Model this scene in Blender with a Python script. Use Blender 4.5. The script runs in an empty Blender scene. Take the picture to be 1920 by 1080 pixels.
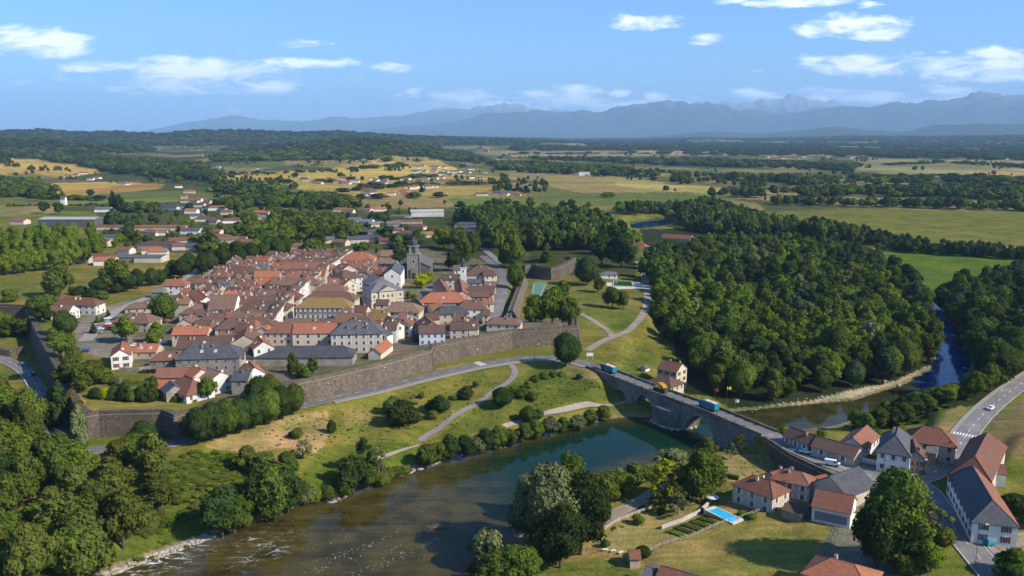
import bpy, math, random
import numpy as np
from math import radians, sin, cos, pi, atan2, hypot
random.seed(7); RNG = np.random.default_rng(7)
SC = bpy.context.scene; COL = SC.collection
# ---------------------------------------------------------------- camera
F = 1600.0; HOR = 250.0; CAMZ = 110.0
PITCH = math.atan((540-HOR)/F)
cp, sp = cos(PITCH), sin(PITCH)
cam = bpy.data.cameras.new('camera'); cam.lens = 36*F/1920; cam.sensor_width = 36
cam.clip_start = 1; cam.clip_end = 200000
camo = bpy.data.objects.new('camera', cam); COL.objects.link(camo)
camo.location = (0, 0, CAMZ); camo.rotation_euler = (pi/2-PITCH, 0, 0); SC.camera = camo
def P(px, py, z=0.0):
    X = (px-960)/F; Y = (540-py)/F
    dy = cp+Y*sp; dz = -sp+Y*cp
    t = (z-CAMZ)/dz
    return X*t, dy*t
def proj(x, y, z):
    zc = z-CAMZ; d = y*cp-zc*sp; u = y*sp+zc*cp
    d = np.maximum(d, 1e-3)
    return 960+F*x/d, 540-F*u/d
# ---------------------------------------------------------------- geometry helpers
def inpoly(px, py, poly):
    r = np.zeros(np.shape(px), bool); n = len(poly)
    for i in range(n):
        x1, y1 = poly[i]; x2, y2 = poly[(i+1) % n]
        if y1 == y2: continue
        c = ((y1 > py) != (y2 > py)) & (px < (x2-x1)*(py-y1)/(y2-y1)+x1)
        r ^= c
    return r
def segdist(x, y, line, closed=False):
    d = np.full(np.shape(x), 1e9); n = len(line)
    for i in range(n if closed else n-1):
        ax, ay = line[i]; bx, by = line[(i+1) % n]
        vx, vy = bx-ax, by-ay; L = vx*vx+vy*vy+1e-9
        t = np.clip(((x-ax)*vx+(y-ay)*vy)/L, 0, 1)
        d = np.minimum(d, np.hypot(x-ax-t*vx, y-ay-t*vy))
    return d
def sstep(t): t = np.clip(t, 0, 1); return t*t*(3-2*t)
def _h2(i, j, s):
    v = np.sin(i*127.1+j*311.7+s*74.7)*43758.5453
    return v-np.floor(v)
def vnoise(x, y, s=0):
    i = np.floor(x); j = np.floor(y); fx = x-i; fy = y-j
    fx = fx*fx*(3-2*fx); fy = fy*fy*(3-2*fy)
    a = _h2(i, j, s); b = _h2(i+1, j, s); c = _h2(i, j+1, s); d = _h2(i+1, j+1, s)
    return a+(b-a)*fx+(c-a)*fy+(a-b-c+d)*fx*fy
def fbm(x, y, s=0, o=4):
    r = 0; a = .5
    for k in range(o): r = r+a*vnoise(x, y, s+k); x = x*2.03+11; y = y*2.03+5; a *= .5
    return r
def WP(pts, z): return [P(a, b, z) for a, b in pts]
# ---------------------------------------------------------------- terrain height
WZ = -11.0
R_MAIN = WP([(120,1180),(187,1078),(250,1055),(320,1030),(390,1005),(440,990),(500,972),(560,947),(620,937),(650,925),(720,897),(770,880),(850,853),(930,838),(1000,816),(1060,797),(1120,787),(1170,782),(1215,782),(1262,782),(1310,777),(1380,771),(1450,764),(1520,757),(1600,750),(1700,718),(1745,692),(1756,665),(1752,625),(1742,595),(1728,578),(1722,566),(1745,562),(1760,575),(1785,600),(1812,640),(1822,680),(1805,725),(1750,745),(1650,775),(1560,800),(1480,808),(1400,818),(1362,835),(1345,850),(1290,856),(1210,872),(1120,905),(1060,935),(1000,965),(975,1000),(960,1050),(930,1100),(900,1200)], WZ)
R_POND = WP([(1178,416),(1215,410),(1262,408),(1262,420),(1240,428),(1215,434),(1192,438),(1183,428)], -8)
TOPZ = 9.5
WALLPX = [(-120,566),(45,572),(57,600),(67,622),(104,690),(140,760),(160,775),(185,771),(303,768),(325,777),(372,764),(470,742),(565,713),(700,684),(808,655),(812,646),(880,633),(960,618),(1083,611)]
WALLW = WP(WALLPX, TOPZ)
def _inset_poly():
    c = list(WALLW)
    c += WP([(1083,596),(985,596),(958,592),(972,552),(985,517)], 7)
    c += [P(1000, 470, 6), P(900, 420, 4), P(500, 390, 3), P(-300, 390, 3), P(-900, 500, 5)]
    return c
PLAT = _inset_poly()
CTRL = [(165,840,0),(290,838,0),(370,825,0),(600,745,0),(800,705,0),(900,682,0),(1000,670,0),(1110,688,0),(200,815,0),(480,790,0),
(480,870,-5),(640,850,-7),(780,850,-9),(900,790,-7.5),(940,710,-1.5),(960,695,-.5),(700,790,-5),(620,780,-2.5),(500,930,-9),(350,950,-8.5),(300,1010,-9.5),(100,900,-3),(0,800,-2),(50,1000,-6),(100,780,-2.5),(60,715,-3),(15,676,-3),(0,640,0),
(400,850,-3),(560,800,-2.5),(850,740,-3),(820,800,-8),(1000,770,-8.8),(1100,758,-8.8),(1080,715,-3),(1000,705,-1.5),(1150,735,-9),
(1150,640,1),(1200,600,2),(1100,590,3),(1180,560,3),(1130,510,4),(1200,500,3),(1200,660,-3),(1250,700,-7),(1180,690,-4.5),(1280,735,-9),(1140,670,-1.5),
(1020,560,3),(1010,530,3),(1300,700,-8.5),(1400,740,-9.6),(1450,750,-10.5),(1550,737,-10.5),(1650,712,-10.5),(1720,688,-10.5),(1400,757,-10.5),(1500,650,-8),(1600,600,-8),(1300,500,-6),(1700,500,-7.5),(1500,450,-6),(1800,400,-6),(1250,600,-6),
(1560,870,0),(1640,895,0),(1750,905,0),(1470,858,-6),(1500,875,-5.5),(1430,833,-6.5),(1450,845,-6.5),(1530,888,-4),(1800,830,0),(1850,780,0),(1910,730,0),(1730,850,0),(1600,840,-1),(1520,820,-2),(1700,800,-5),(1800,770,-1),(1650,790,-8),(1750,960,0),(1800,1050,0),(1900,1000,1),(1910,860,3),(1840,900,.5),
(1400,870,-6),(1430,850,-6),(1300,900,-7),(1200,930,-8),(1150,1000,-8),(1300,1000,-6.5),(1450,1000,-4.5),(1550,960,-2.5),(1400,1060,-6),(1600,1060,-1.5),(1120,1060,-8),(1380,940,-5),(1440,950,-4),(1500,900,-2.5),(1560,910,-1.5),(1090,960,-9),
(900,400,0),(600,400,3),(300,400,6),(1000,350,-3),(1300,350,-5),(1800,330,-5),(1900,550,-6),(1500,300,-5),(400,330,3),(100,480,6)]
CT = np.array(CTRL, float)
# ridges of hills and mountains: (distance, half width, profile of pixels (x, y of the skyline))
RIDGES = [
 (2900, 700, [(-700,285),(-100,292),(0,297),(60,300),(130,306),(190,322),(250,340),(400,360),(2600,370)]),
 (4600, 1100, [(-900,258),(0,262),(120,264),(200,272),(330,283),(450,280),(600,270),(660,263),(740,266),(830,280),(900,292),(1000,300),(2600,300)]),
 (8200, 1800, [(-900,247),(0,249),(90,246),(150,250),(240,249),(300,252),(380,247),(470,246),(560,250),(640,248),(700,252),(760,256),(850,259),(930,262),(1050,268),(1200,275),(2600,275)]),
 (13000, 2500, [(-900,256),(600,256),(900,259),(1020,262),(1100,266),(1200,264),(1300,260),(1400,262),(1600,256),(1750,257),(1920,255),(2600,255)]),
 (20000, 2500, [(-900,262),(1000,262),(1200,256),(1330,247),(1420,250),(1500,243),(1560,238),(1620,242),(1680,247),(1740,236),(1820,234),(1900,238),(2600,236)]),
 (34000, 4500, [(-900,262),(560,262),(660,250),(760,236),(860,226),(940,214),(1040,210),(1120,207),(1190,192),(1260,193),(1330,194),(1380,206),(1440,212),(1500,206),(1560,202),(1620,210),(1700,197),(1760,196),(1815,189),(1870,196),(1920,192),(2200,196),(2600,200)]),
 (47000, 6000, [(-900,262),(250,252),(340,236),(430,221),(500,226),(620,218),(660,224),(760,214),(830,204),(880,208),(960,197),(1010,206),(1060,200),(1110,206),(1200,200),(1350,192),(1400,197),(1432,189),(1470,182),(1500,190),(1550,198),(1600,208),(1700,206),(1920,200),(2600,200)]),
]
RB_PX = [(1440,813),(1495,843),(1540,863),(1600,885),(1660,899),(1715,903),(1762,882),(1790,850),(1812,815),(1840,780),(1880,745),(1925,713),(1990,672),(2060,640)]
FLAT = [([P(a, b, 0) for a, b in RB_PX[:4]], -.05, 4.6, 1.0), ([P(a, b, 0) for a, b in [(1492,826),(1550,846),(1612,860),(1680,876)]], -.1, 6.5, 4.0),
 ([P(a, b, 0) for a, b in RB_PX[3:6]], -.05, 7.0, 6.0), ([P(a, b, 0) for a, b in RB_PX[5:]], 0.0, 9.0, 9.0),
 ([P(a, b, 0) for a, b in [(1690,900),(1735,915),(1752,940),(1780,980),(1830,1040),(1880,1100),(1930,1180)]], 0.0, 9.0, 8.0),
 ([P(a, b, 0) for a, b in [(400,812),(450,795),(600,752),(800,706),(920,681),(1030,670),(1112,686)]], 0.0, 6.5, 5.0)]
def hfun(x, y):
    x = np.asarray(x, float); y = np.asarray(y, float)
    px, py = proj(x, np.maximum(y, 30), np.zeros_like(x))
    px = np.clip(px, -900, 2800); py = np.clip(py, 262, 1500)
    num = np.zeros_like(px); den = np.zeros_like(px)
    for a, b, c in CT:
        w = 1/(((px-a)**2*.6+(py-b)**2*1.6)+60)**1.8
        num += w*c; den += w
    h = num/den
    r = np.hypot(x, y)
    far = sstep((r-600)/1200)
    h = h+far*(fbm(x/400, y/400, 3)-.5)*6*np.clip(r/2500, 0, 2)
    for ln_, z_, w_, f_ in FLAT:
        dd = segdist(x, y, ln_); k_ = 1-sstep((dd-w_)/f_); h = h*(1-k_)+z_*k_
    # plateau
    ins = inpoly(x, y, PLAT); dw = segdist(x, y, WALLW)
    front = y < 760
    t = np.where(ins, sstep((dw-1.2)/1.6), 0)
    dP = segdist(x, y, PLAT, True)
    back = np.where(ins, sstep(dP/12), 0)
    isw = dw < 40
    inner = 7.0+1.8*np.exp(-((dw-3)/6)**2)
    t = np.where(dw <= dP+.5, t, back)
    h = h*(1-t)+inner*t
    # far bastion mound
    mx, my = P(1035, 485, 11)
    h = h+7*np.exp(-((x-mx)/26)**4-((y-my-18)/24)**4)
    # skyline ridges
    for D, w, prof in RIDGES:
        a = np.interp(960+F*x/np.maximum(y, 1)/1.0, [q[0] for q in prof], [q[1] for q in prof])
        top = CAMZ+(HOR-a)*D/F
        n = fbm(x/(w*.9)+D, y/(w*.9), 5, 5)-.45
        if D > 15000:
            q = 0; am = .5; fx = x/(3600 if D > 30000 else 2600); fy = y/(3900 if D > 30000 else 3000)
            for o_ in range(6):
                q = q+am*(1-np.abs(2*vnoise(fx, fy, 60+o_+int(D/1000))-1)); fx = fx*2.1+7; fy = fy*2.1+3; am *= .60
            bump = np.exp(-((r-D)/w)**2)*(.34+.72*q)
        else:
            bump = np.exp(-((r-D-n*w)/w)**2)*(1+.12*n)
        h = np.where(r > 1500, np.maximum(h, -6+(top+6)*bump), h)
    # river
    for poly, wz, bw in ((R_MAIN, WZ, 9.0), (R_POND, -8, 10.0)):
        i = inpoly(x, y, poly); d = segdist(x, y, poly, True)
        bed = wz-np.minimum(2.2, .12*d)
        out = wz+.25+(h-wz-.25)*sstep(d/bw)
        h = np.where(i, bed, np.where(d < bw, np.minimum(out, np.maximum(h, out)), h))
    # gravel bars in the shallow reach, bottom of the picture
    for (gx, gy, sx, sy) in ((640,1075,48,30),(520,1095,30,25),(700,1030,24,12),(830,1020,28,14),(780,1075,16,10)):
        bx, by = P(gx, gy, WZ); m = CAMZ/ (gy-HOR)
        g = np.exp(-((x-bx)/(sx*m*1.0))**2-((y-by)/(sy*m*2.2))**2)
        h = np.where(inpoly(x, y, R_MAIN), np.maximum(h, WZ-.95+.80*g+.16*(vnoise(x/1.3, y/1.3, 4)-.5)), h)
    return h
def G(px, py):
    z = 0.0
    for _ in range(14):
        x, y = P(px, py, z); z = .5*z+.5*float(hfun(np.array([x]), np.array([y]))[0])
    x, y = P(px, py, z)
    return x, y, z
def GV(px, py):
    px = np.asarray(px, float); py = np.asarray(py, float); z = np.zeros_like(px)
    for _ in range(10):
        X = (px-960)/F; Y = (540-py)/F; t = (z-CAMZ)/(-sp+Y*cp); x = X*t; y = (cp+Y*sp)*t
        z = .5*z+.5*hfun(x, y)
    return x, y, hfun(x, y)
# ---------------------------------------------------------------- materials
MATS = {}
def newmat(name):
    m = bpy.data.materials.new(name); m.use_nodes = True; nt = m.node_tree; nt.nodes.clear()
    out = nt.nodes.new('ShaderNodeOutputMaterial'); MATS[name] = m
    return m, nt, out
def N(nt, t, **k):
    n = nt.nodes.new(t)
    for a, b in k.items():
        if a.startswith('i_'):
            n.inputs[a[2:].replace('_', ' ')].default_value = b
        else: setattr(n, a, b)
    return n
def mixc(nt, fac, a, b, mode='MIX'):
    n = nt.nodes.new('ShaderNodeMix'); n.data_type = 'RGBA'; n.blend_type = mode
    for s, v in ((0, fac), (6, a), (7, b)):
        if isinstance(v, (int, float)): n.inputs[s].default_value = v
        elif isinstance(v, tuple): n.inputs[s].default_value = v if len(v) == 4 else v+(1,)
        else: nt.links.new(v, n.inputs[s])
    return n.outputs[2]
def ramp(nt, sock, a, b, lo=0.0, hi=1.0):
    n = nt.nodes.new('ShaderNodeMapRange'); nt.links.new(sock, n.inputs[0])
    n.inputs[1].default_value = a; n.inputs[2].default_value = b; n.inputs[3].default_value = lo; n.inputs[4].default_value = hi
    return n.outputs[0]
def surf(name, col, col2=None, scale=1.0, rough=.9, bump=0.0, spec=.2, col3=None, stretch=None, coord='Object', metal=0.0, lo=.35, hi=.65):
    m, nt, out = newmat(name)
    b = N(nt, 'ShaderNodeBsdfPrincipled'); b.inputs['Roughness'].default_value = rough
    b.inputs['Specular IOR Level'].default_value = spec; b.inputs['Metallic'].default_value = metal
    nt.links.new(b.outputs[0], out.inputs[0])
    if col2 is None: b.inputs['Base Color'].default_value = col+(1,); return m
    tc = N(nt, 'ShaderNodeTexCoord'); src = tc.outputs[coord]
    oi = N(nt, 'ShaderNodeObjectInfo')
    ad = N(nt, 'ShaderNodeVectorMath', operation='ADD'); nt.links.new(src, ad.inputs[0])
    sc_ = N(nt, 'ShaderNodeVectorMath', operation='SCALE'); sc_.inputs[0].default_value = (37, 91, 53); nt.links.new(oi.outputs['Random'], sc_.inputs['Scale'])
    nt.links.new(sc_.outputs[0], ad.inputs[1]); src = ad.outputs[0]
    if stretch:
        mp = N(nt, 'ShaderNodeMapping'); mp.inputs['Scale'].default_value = stretch; nt.links.new(src, mp.inputs[0]); src = mp.outputs[0]
    n1 = N(nt, 'ShaderNodeTexNoise'); n1.inputs['Scale'].default_value = scale; n1.inputs['Detail'].default_value = 5; n1.inputs['Roughness'].default_value = .65
    nt.links.new(src, n1.inputs['Vector'])
    c = mixc(nt, ramp(nt, n1.outputs[0], lo, hi), col, col2)
    if col3:
        n2 = N(nt, 'ShaderNodeTexNoise'); n2.inputs['Scale'].default_value = scale*.17; n2.inputs['Detail'].default_value = 3
        nt.links.new(src, n2.inputs['Vector'])
        c = mixc(nt, ramp(nt, n2.outputs[0], .48, .66), c, col3)
    # small shift in value from one object to the next
    hs = N(nt, 'ShaderNodeHueSaturation'); nt.links.new(c, hs.inputs['Color'])
    nt.links.new(ramp(nt, oi.outputs['Random'], 0, 1, .8, 1.2), hs.inputs['Value'])
    nt.links.new(hs.outputs[0], b.inputs['Base Color'])
    if bump:
        bp = N(nt, 'ShaderNodeBump'); bp.inputs['Strength'].default_value = bump; bp.inputs['Distance'].default_value = .1
        nt.links.new(n1.outputs[0], bp.inputs['Height']); nt.links.new(bp.outputs[0], b.inputs['Normal'])
    return m
def roofmat(name, c1, c2, c3):
    # clay or slate courses: rows running along the ridge, blotches of weathering
    m, nt, out = newmat(name)
    b = N(nt, 'ShaderNodeBsdfPrincipled'); b.inputs['Roughness'].default_value = .85; b.inputs['Specular IOR Level'].default_value = .25
    nt.links.new(b.outputs[0], out.inputs[0])
    tc = N(nt, 'ShaderNodeTexCoord'); oi = N(nt, 'ShaderNodeObjectInfo')
    ad = N(nt, 'ShaderNodeVectorMath', operation='ADD'); nt.links.new(tc.outputs['Object'], ad.inputs[0])
    s = N(nt, 'ShaderNodeVectorMath', operation='SCALE'); s.inputs[0].default_value = (131, 57, 0); nt.links.new(oi.outputs['Random'], s.inputs['Scale']); nt.links.new(s.outputs[0], ad.inputs[1])
    br = N(nt, 'ShaderNodeTexBrick'); br.inputs['Scale'].default_value = 1.0
    br.inputs['Brick Width'].default_value = .55; br.inputs['Row Height'].default_value = .38; br.inputs['Mortar Size'].default_value = .02; br.inputs['Mortar Smooth'].default_value = .3
    br.inputs['Color1'].default_value = c1+(1,); br.inputs['Color2'].default_value = c2+(1,)
    br.inputs['Mortar'].default_value = tuple(v*.55 for v in c1)+(1,)
    nt.links.new(ad.outputs[0], br.inputs['Vector'])
    n1 = N(nt, 'ShaderNodeTexNoise'); n1.inputs['Scale'].default_value = .35; n1.inputs['Detail'].default_value = 6; n1.inputs['Roughness'].default_value = .7; nt.links.new(ad.outputs[0], n1.inputs['Vector'])
    c = mixc(nt, ramp(nt, n1.outputs[0], .42, .68), br.outputs[0], c3)
    n2 = N(nt, 'ShaderNodeTexNoise'); n2.inputs['Scale'].default_value = 2.6; n2.inputs['Detail'].default_value = 4; nt.links.new(ad.outputs[0], n2.inputs['Vector'])
    hs = N(nt, 'ShaderNodeHueSaturation'); nt.links.new(c, hs.inputs['Color'])
    mu = N(nt, 'ShaderNodeMath', operation='MULTIPLY'); nt.links.new(ramp(nt, n2.outputs[0], .3, .7, .72, 1.25), mu.inputs[0]); nt.links.new(ramp(nt, oi.outputs['Random'], 0, 1, .75, 1.2), mu.inputs[1])
    nt.links.new(mu.outputs[0], hs.inputs['Value']); nt.links.new(hs.outputs[0], b.inputs['Base Color'])
    return m
def leafmat(name, c1, c2, tr=.22):
    m, nt, out = newmat(name)
    d = N(nt, 'ShaderNodeBsdfDiffuse'); t = N(nt, 'ShaderNodeBsdfTranslucent'); mx = N(nt, 'ShaderNodeMixShader'); mx.inputs[0].default_value = tr
    tc = N(nt, 'ShaderNodeTexCoord'); oi = N(nt, 'ShaderNodeObjectInfo')
    n1 = N(nt, 'ShaderNodeTexNoise'); n1.inputs['Scale'].default_value = 7; n1.inputs['Detail'].default_value = 4; nt.links.new(tc.outputs['Object'], n1.inputs['Vector'])
    c = mixc(nt, ramp(nt, n1.outputs[0], .35, .65), c1, c2)
    hs = N(nt, 'ShaderNodeHueSaturation'); nt.links.new(c, hs.inputs['Color'])
    nt.links.new(ramp(nt, oi.outputs['Random'], 0, 1, .492, .515), hs.inputs['Hue'])
    mm = N(nt, 'ShaderNodeMath', operation='MULTIPLY'); nt.links.new(oi.outputs['Random'], mm.inputs[0]); mm.inputs[1].default_value = 7.31
    fr = N(nt, 'ShaderNodeMath', operation='FRACT'); nt.links.new(mm.outputs[0], fr.inputs[0])
    nt.links.new(ramp(nt, fr.outputs[0], 0, 1, .78, 1.25), hs.inputs['Value'])
    nt.links.new(hs.outputs[0], d.inputs[0]); nt.links.new(hs.outputs[0], t.inputs[0])
    nt.links.new(d.outputs[0], mx.inputs[1]); nt.links.new(t.outputs[0], mx.inputs[2]); nt.links.new(mx.outputs[0], out.inputs[0])
    return m
ROOF = {
 'B': roofmat('brown_clay_tiles', (.195,.10,.064), (.145,.077,.053), (.115,.082,.062)),
 'D': roofmat('dark_brown_tiles', (.135,.068,.046), (.10,.055,.04), (.10,.075,.056)),
 'O': roofmat('orange_clay_tiles', (.36,.125,.06), (.29,.10,.052), (.22,.10,.06)),
 'R': roofmat('weathered_red_tiles', (.25,.098,.056), (.19,.08,.05), (.14,.08,.054)),
 'T': roofmat('tan_weathered_tiles', (.255,.145,.09), (.20,.118,.078), (.14,.10,.07)),
 'Y': roofmat('mossy_yellow_tiles', (.25,.15,.05), (.20,.12,.045), (.17,.13,.04)),
 'G': roofmat('grey_slate', (.075,.078,.088), (.06,.064,.074), (.095,.092,.09)),
 'L': roofmat('light_grey_slate', (.16,.155,.15), (.135,.13,.13), (.11,.105,.10)),
 'W': surf('pale_sheet_roof', (.42,.41,.38), (.34,.33,.30), .3, .6),
}
WALL = {
 'W': surf('white_render', (.72,.70,.65), (.62,.59,.53), .5, .9, col3=(.52,.49,.43)),
 'C': surf('cream_render', (.56,.48,.36), (.48,.41,.31), .5, .9, col3=(.40,.34,.26)),
 'S': surf('grey_stone', (.30,.27,.225), (.21,.19,.16), 1.6, .95, bump=.3, col3=(.17,.15,.13)),
 'P': surf('pink_render', (.56,.40,.31), (.48,.35,.28), .5, .9),
 'Z': surf('pale_blue_shopfront', (.50,.53,.58), (.42,.45,.50), .6, .9),
 'K': surf('dark_metal_cladding', (.12,.12,.125), (.09,.09,.095), .4, .6),
}
M_RAMP = surf('rampart_stone', (.145,.115,.08), (.066,.054,.042), .9, .95, bump=.5, col3=(.085,.068,.05), lo=.4, hi=.62)
M_CORD = surf('pale_cut_stone', (.28,.245,.195), (.19,.165,.135), 1.5, .95)
M_BRG = surf('bridge_stone', (.25,.21,.165), (.15,.13,.105), .8, .95, bump=.5, col3=(.125,.11,.09), lo=.42, hi=.6)
M_ASPH = surf('asphalt', (.19,.175,.16), (.145,.133,.122), .6, .9, col3=(.215,.20,.18))
M_PAVE = surf('pavement', (.26,.235,.205), (.20,.18,.16), .8, .95)
M_DIRT = surf('dirt_path', (.33,.28,.22), (.25,.205,.155), .7, .95, col3=(.22,.19,.12))
M_WHITE = surf('white_paint', (.8,.8,.78), (.62,.61,.58), 2.0, .6)
M_GLASS = surf('window_glass', (.02,.024,.03), rough=.2, spec=.4)
M_FRAME = surf('window_frame', (.62,.60,.55), rough=.6)
M_DOOR = surf('dark_wood', (.06,.045,.035), (.045,.035,.028), 3, .7)
M_SHUT = surf('shutter_paint', (.58,.57,.55), rough=.6)
M_SHUTB = surf('brown_shutter_paint', (.13,.07,.045), rough=.6)
M_BARK = surf('bark', (.10,.08,.06), (.065,.052,.04), 4, .95)
M_METAL = surf('grey_metal', (.22,.22,.22), rough=.5, metal=.6)
M_TYRE = surf('tyre_rubber', (.02,.02,.02), rough=.8)
M_TEAL = surf('teal_paint', (.012,.20,.27), (.01,.17,.23), 2, .35, spec=.5)
M_YEL = surf('yellow_paint', (.72,.42,.02), rough=.5)
M_RED = surf('red_paint', (.42,.02,.02), rough=.4, spec=.5)
M_CONC = surf('pale_concrete', (.50,.46,.40), (.42,.385,.335), .6, .9)
M_ROCK = surf('pale_rock', (.42,.37,.30), (.26,.22,.18), 1.2, .95, bump=.4)
M_TURQ = surf('pool_water', (.01,.33,.62), (.02,.40,.68), .8, .05, spec=.5)
M_STEM = surf('bare_twigs', (.20,.165,.125), (.15,.125,.10), 3, .95)
LEAF = {
 'dark': leafmat('dark_green_leaves', (.032,.052,.013), (.048,.072,.017)),
 'mid': leafmat('mid_green_leaves', (.068,.098,.016), (.100,.128,.019)),
 'bright': leafmat('bright_green_leaves', (.10,.145,.016), (.14,.18,.02)),
 'yellow': leafmat('yellow_green_leaves', (.24,.26,.012), (.30,.29,.016)),
 'olive': leafmat('olive_leaves', (.080,.096,.018), (.110,.122,.023)),
 'pale': leafmat('pale_willow_leaves', (.125,.145,.055), (.165,.18,.068)),
 'brown': leafmat('russet_leaves', (.105,.080,.024), (.13,.10,.03)),
 'blue': leafmat('blue_green_leaves', (.042,.070,.028), (.065,.095,.036)),
}
# ---------------------------------------------------------------- mesh builder
class MB:
    def __init__(s): s.v = []; s.f = []; s.m = []
    def add(s, vs, fs, mi=0):
        o = len(s.v); s.v += [tuple(map(float, q)) for q in vs]
        for f in fs: s.f.append(tuple(o+i for i in f)); s.m.append(mi)
    def box(s, x0, x1, y0, y1, z0, z1, mi=0, T=None):
        vs = [(x0,y0,z0),(x1,y0,z0),(x1,y1,z0),(x0,y1,z0),(x0,y0,z1),(x1,y0,z1),(x1,y1,z1),(x0,y1,z1)]
        if T: vs = [T(q) for q in vs]
        s.add(vs, [(0,3,2,1),(4,5,6,7),(0,1,5,4),(1,2,6,5),(2,3,7,6),(3,0,4,7)], mi)
    def tube(s, p, q, r0, r1, n=8, mi=0, cap=True):
        p = np.array(p, float); q = np.array(q, float); d = q-p; d /= np.linalg.norm(d)+1e-9
        a = np.cross(d, (0, 0, 1) if abs(d[2]) < .9 else (1, 0, 0)); a /= np.linalg.norm(a); b = np.cross(d, a)
        vs = [p+r0*(cos(2*pi*i/n)*a+sin(2*pi*i/n)*b) for i in range(n)]+[q+r1*(cos(2*pi*i/n)*a+sin(2*pi*i/n)*b) for i in range(n)]
        fs = [(i, (i+1) % n, n+(i+1) % n, n+i) for i in range(n)]
        if cap: fs += [tuple(range(n))[::-1], tuple(range(n, 2*n))]
        s.add(vs, fs, mi)
    def slab(s, quad, t, mi=0):
        q = [np.array(k, float) for k in quad]; n = np.cross(q[1]-q[0], q[-1]-q[0]); n /= np.linalg.norm(n)
        k = len(q); vs = q+[a-n*t for a in q]
        s.add(vs, [tuple(range(k)), tuple(range(2*k-1, k-1, -1))]+[(i, k+i, k+(i+1) % k, (i+1) % k) for i in range(k)], mi)
    def mesh(s, name, mats, smooth=False):
        me = bpy.data.meshes.new(name); me.from_pydata(s.v, [], s.f)
        for m in (mats if isinstance(mats, (list, tuple)) else [mats]): me.materials.append(m)
        me.polygons.foreach_set('material_index', s.m)
        if smooth: me.polygons.foreach_set('use_smooth', [True]*len(s.f))
        me.update(); return me
def link(name, data, parent=None, loc=None, rz=None, scale=None):
    o = bpy.data.objects.new(name, data); COL.objects.link(o)
    if parent: o.parent = parent
    if loc is not None: o.location = loc
    if rz is not None: o.rotation_euler = (0, 0, rz)
    if scale is not None: o.scale = scale
    return o
TOPS = []
def tag(o, label, cat, group=None, auto=None, kind=None):
    if label: o['label'] = label
    if cat: o['category'] = cat
    if group: o['group'] = group
    if kind: o['kind'] = kind
    if auto: TOPS.append((o, auto))
    return o
def struct(o, label=None):
    o['kind'] = 'structure'
    if label: o['label'] = label
    return o
def wmesh(name, verts, faces, mat, smooth=True):
    me = bpy.data.meshes.new(name); verts = np.asarray(verts, np.float32); faces = np.asarray(faces, np.int32)
    me.vertices.add(len(verts)); me.vertices.foreach_set('co', verts.ravel())
    k = faces.shape[1]; me.loops.add(faces.size); me.loops.foreach_set('vertex_index', faces.ravel())
    me.polygons.add(len(faces)); me.polygons.foreach_set('loop_start', np.arange(0, faces.size, k, dtype=np.int32))
    me.polygons.foreach_set('use_smooth', np.full(len(faces), smooth))
    for m in (mat if isinstance(mat, (list, tuple)) else [mat]): me.materials.append(m)
    me.update(calc_edges=True); me.validate(); return me
# ---------------------------------------------------------------- terrain sheet (polar grid round the camera, out past the mountains)
def build_terrain():
    rows = []
    y = 1230.0
    while y > 262: rows.append(CAMZ*F/(y-HOR)/1.02); y -= 2.2 if y > 420 else 1.0
    r = rows[-1]
    while r < 62000: r *= 1.012 if r < 18000 else 1.005; rows.append(r)
    rows = [20, 60, 100]+rows
    R = np.array(sorted(rows))
    A = np.concatenate([np.linspace(-75, -37, 60, endpoint=False), np.linspace(-37, 37, 760), np.linspace(37, 75, 61)[1:]])*pi/180
    rr, aa = np.meshgrid(R, A, indexing='ij')
    x = rr*np.sin(aa); y = rr*np.cos(aa)
    z = hfun(x.ravel(), y.ravel())
    V = np.stack([x.ravel(), y.ravel(), z], 1)
    nr, na = rr.shape
    global GRR, GRA, GRZ
    GRR, GRA, GRZ = R, A, z.reshape(nr, na)
    i, j = np.meshgrid(np.arange(nr-1), np.arange(na-1), indexing='ij')
    a = (i*na+j).ravel(); fc = np.stack([a, a+1, a+na+1, a+na], 1)[:, ::-1]
    return V, fc
import time; _t0 = time.time()
TV, TF = build_terrain(); print('terrain', round(time.time()-_t0, 1))
def hgrid(x, y):
    """height of the finished ground sheet"""
    x = np.asarray(x, float); y = np.asarray(y, float)
    a = np.interp(np.arctan2(x, y), GRA, np.arange(len(GRA))); b = np.interp(np.hypot(x, y), GRR, np.arange(len(GRR)))
    i = np.minimum(a.astype(int), len(GRA)-2); j = np.minimum(b.astype(int), len(GRR)-2); fa = a-i; fb = b-j
    return (GRZ[j, i]*(1-fa)+GRZ[j, i+1]*fa)*(1-fb)+(GRZ[j+1, i]*(1-fa)+GRZ[j+1, i+1]*fa)*fb
hfun = hgrid
GR = (.105,.125,.028)      # meadow green
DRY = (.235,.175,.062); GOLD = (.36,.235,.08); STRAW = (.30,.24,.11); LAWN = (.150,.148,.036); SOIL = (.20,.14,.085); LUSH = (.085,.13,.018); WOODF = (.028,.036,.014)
TOWNG = (.15,.128,.105)  # town ground, darkened in colour so gaps between houses read as shadow
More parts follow.
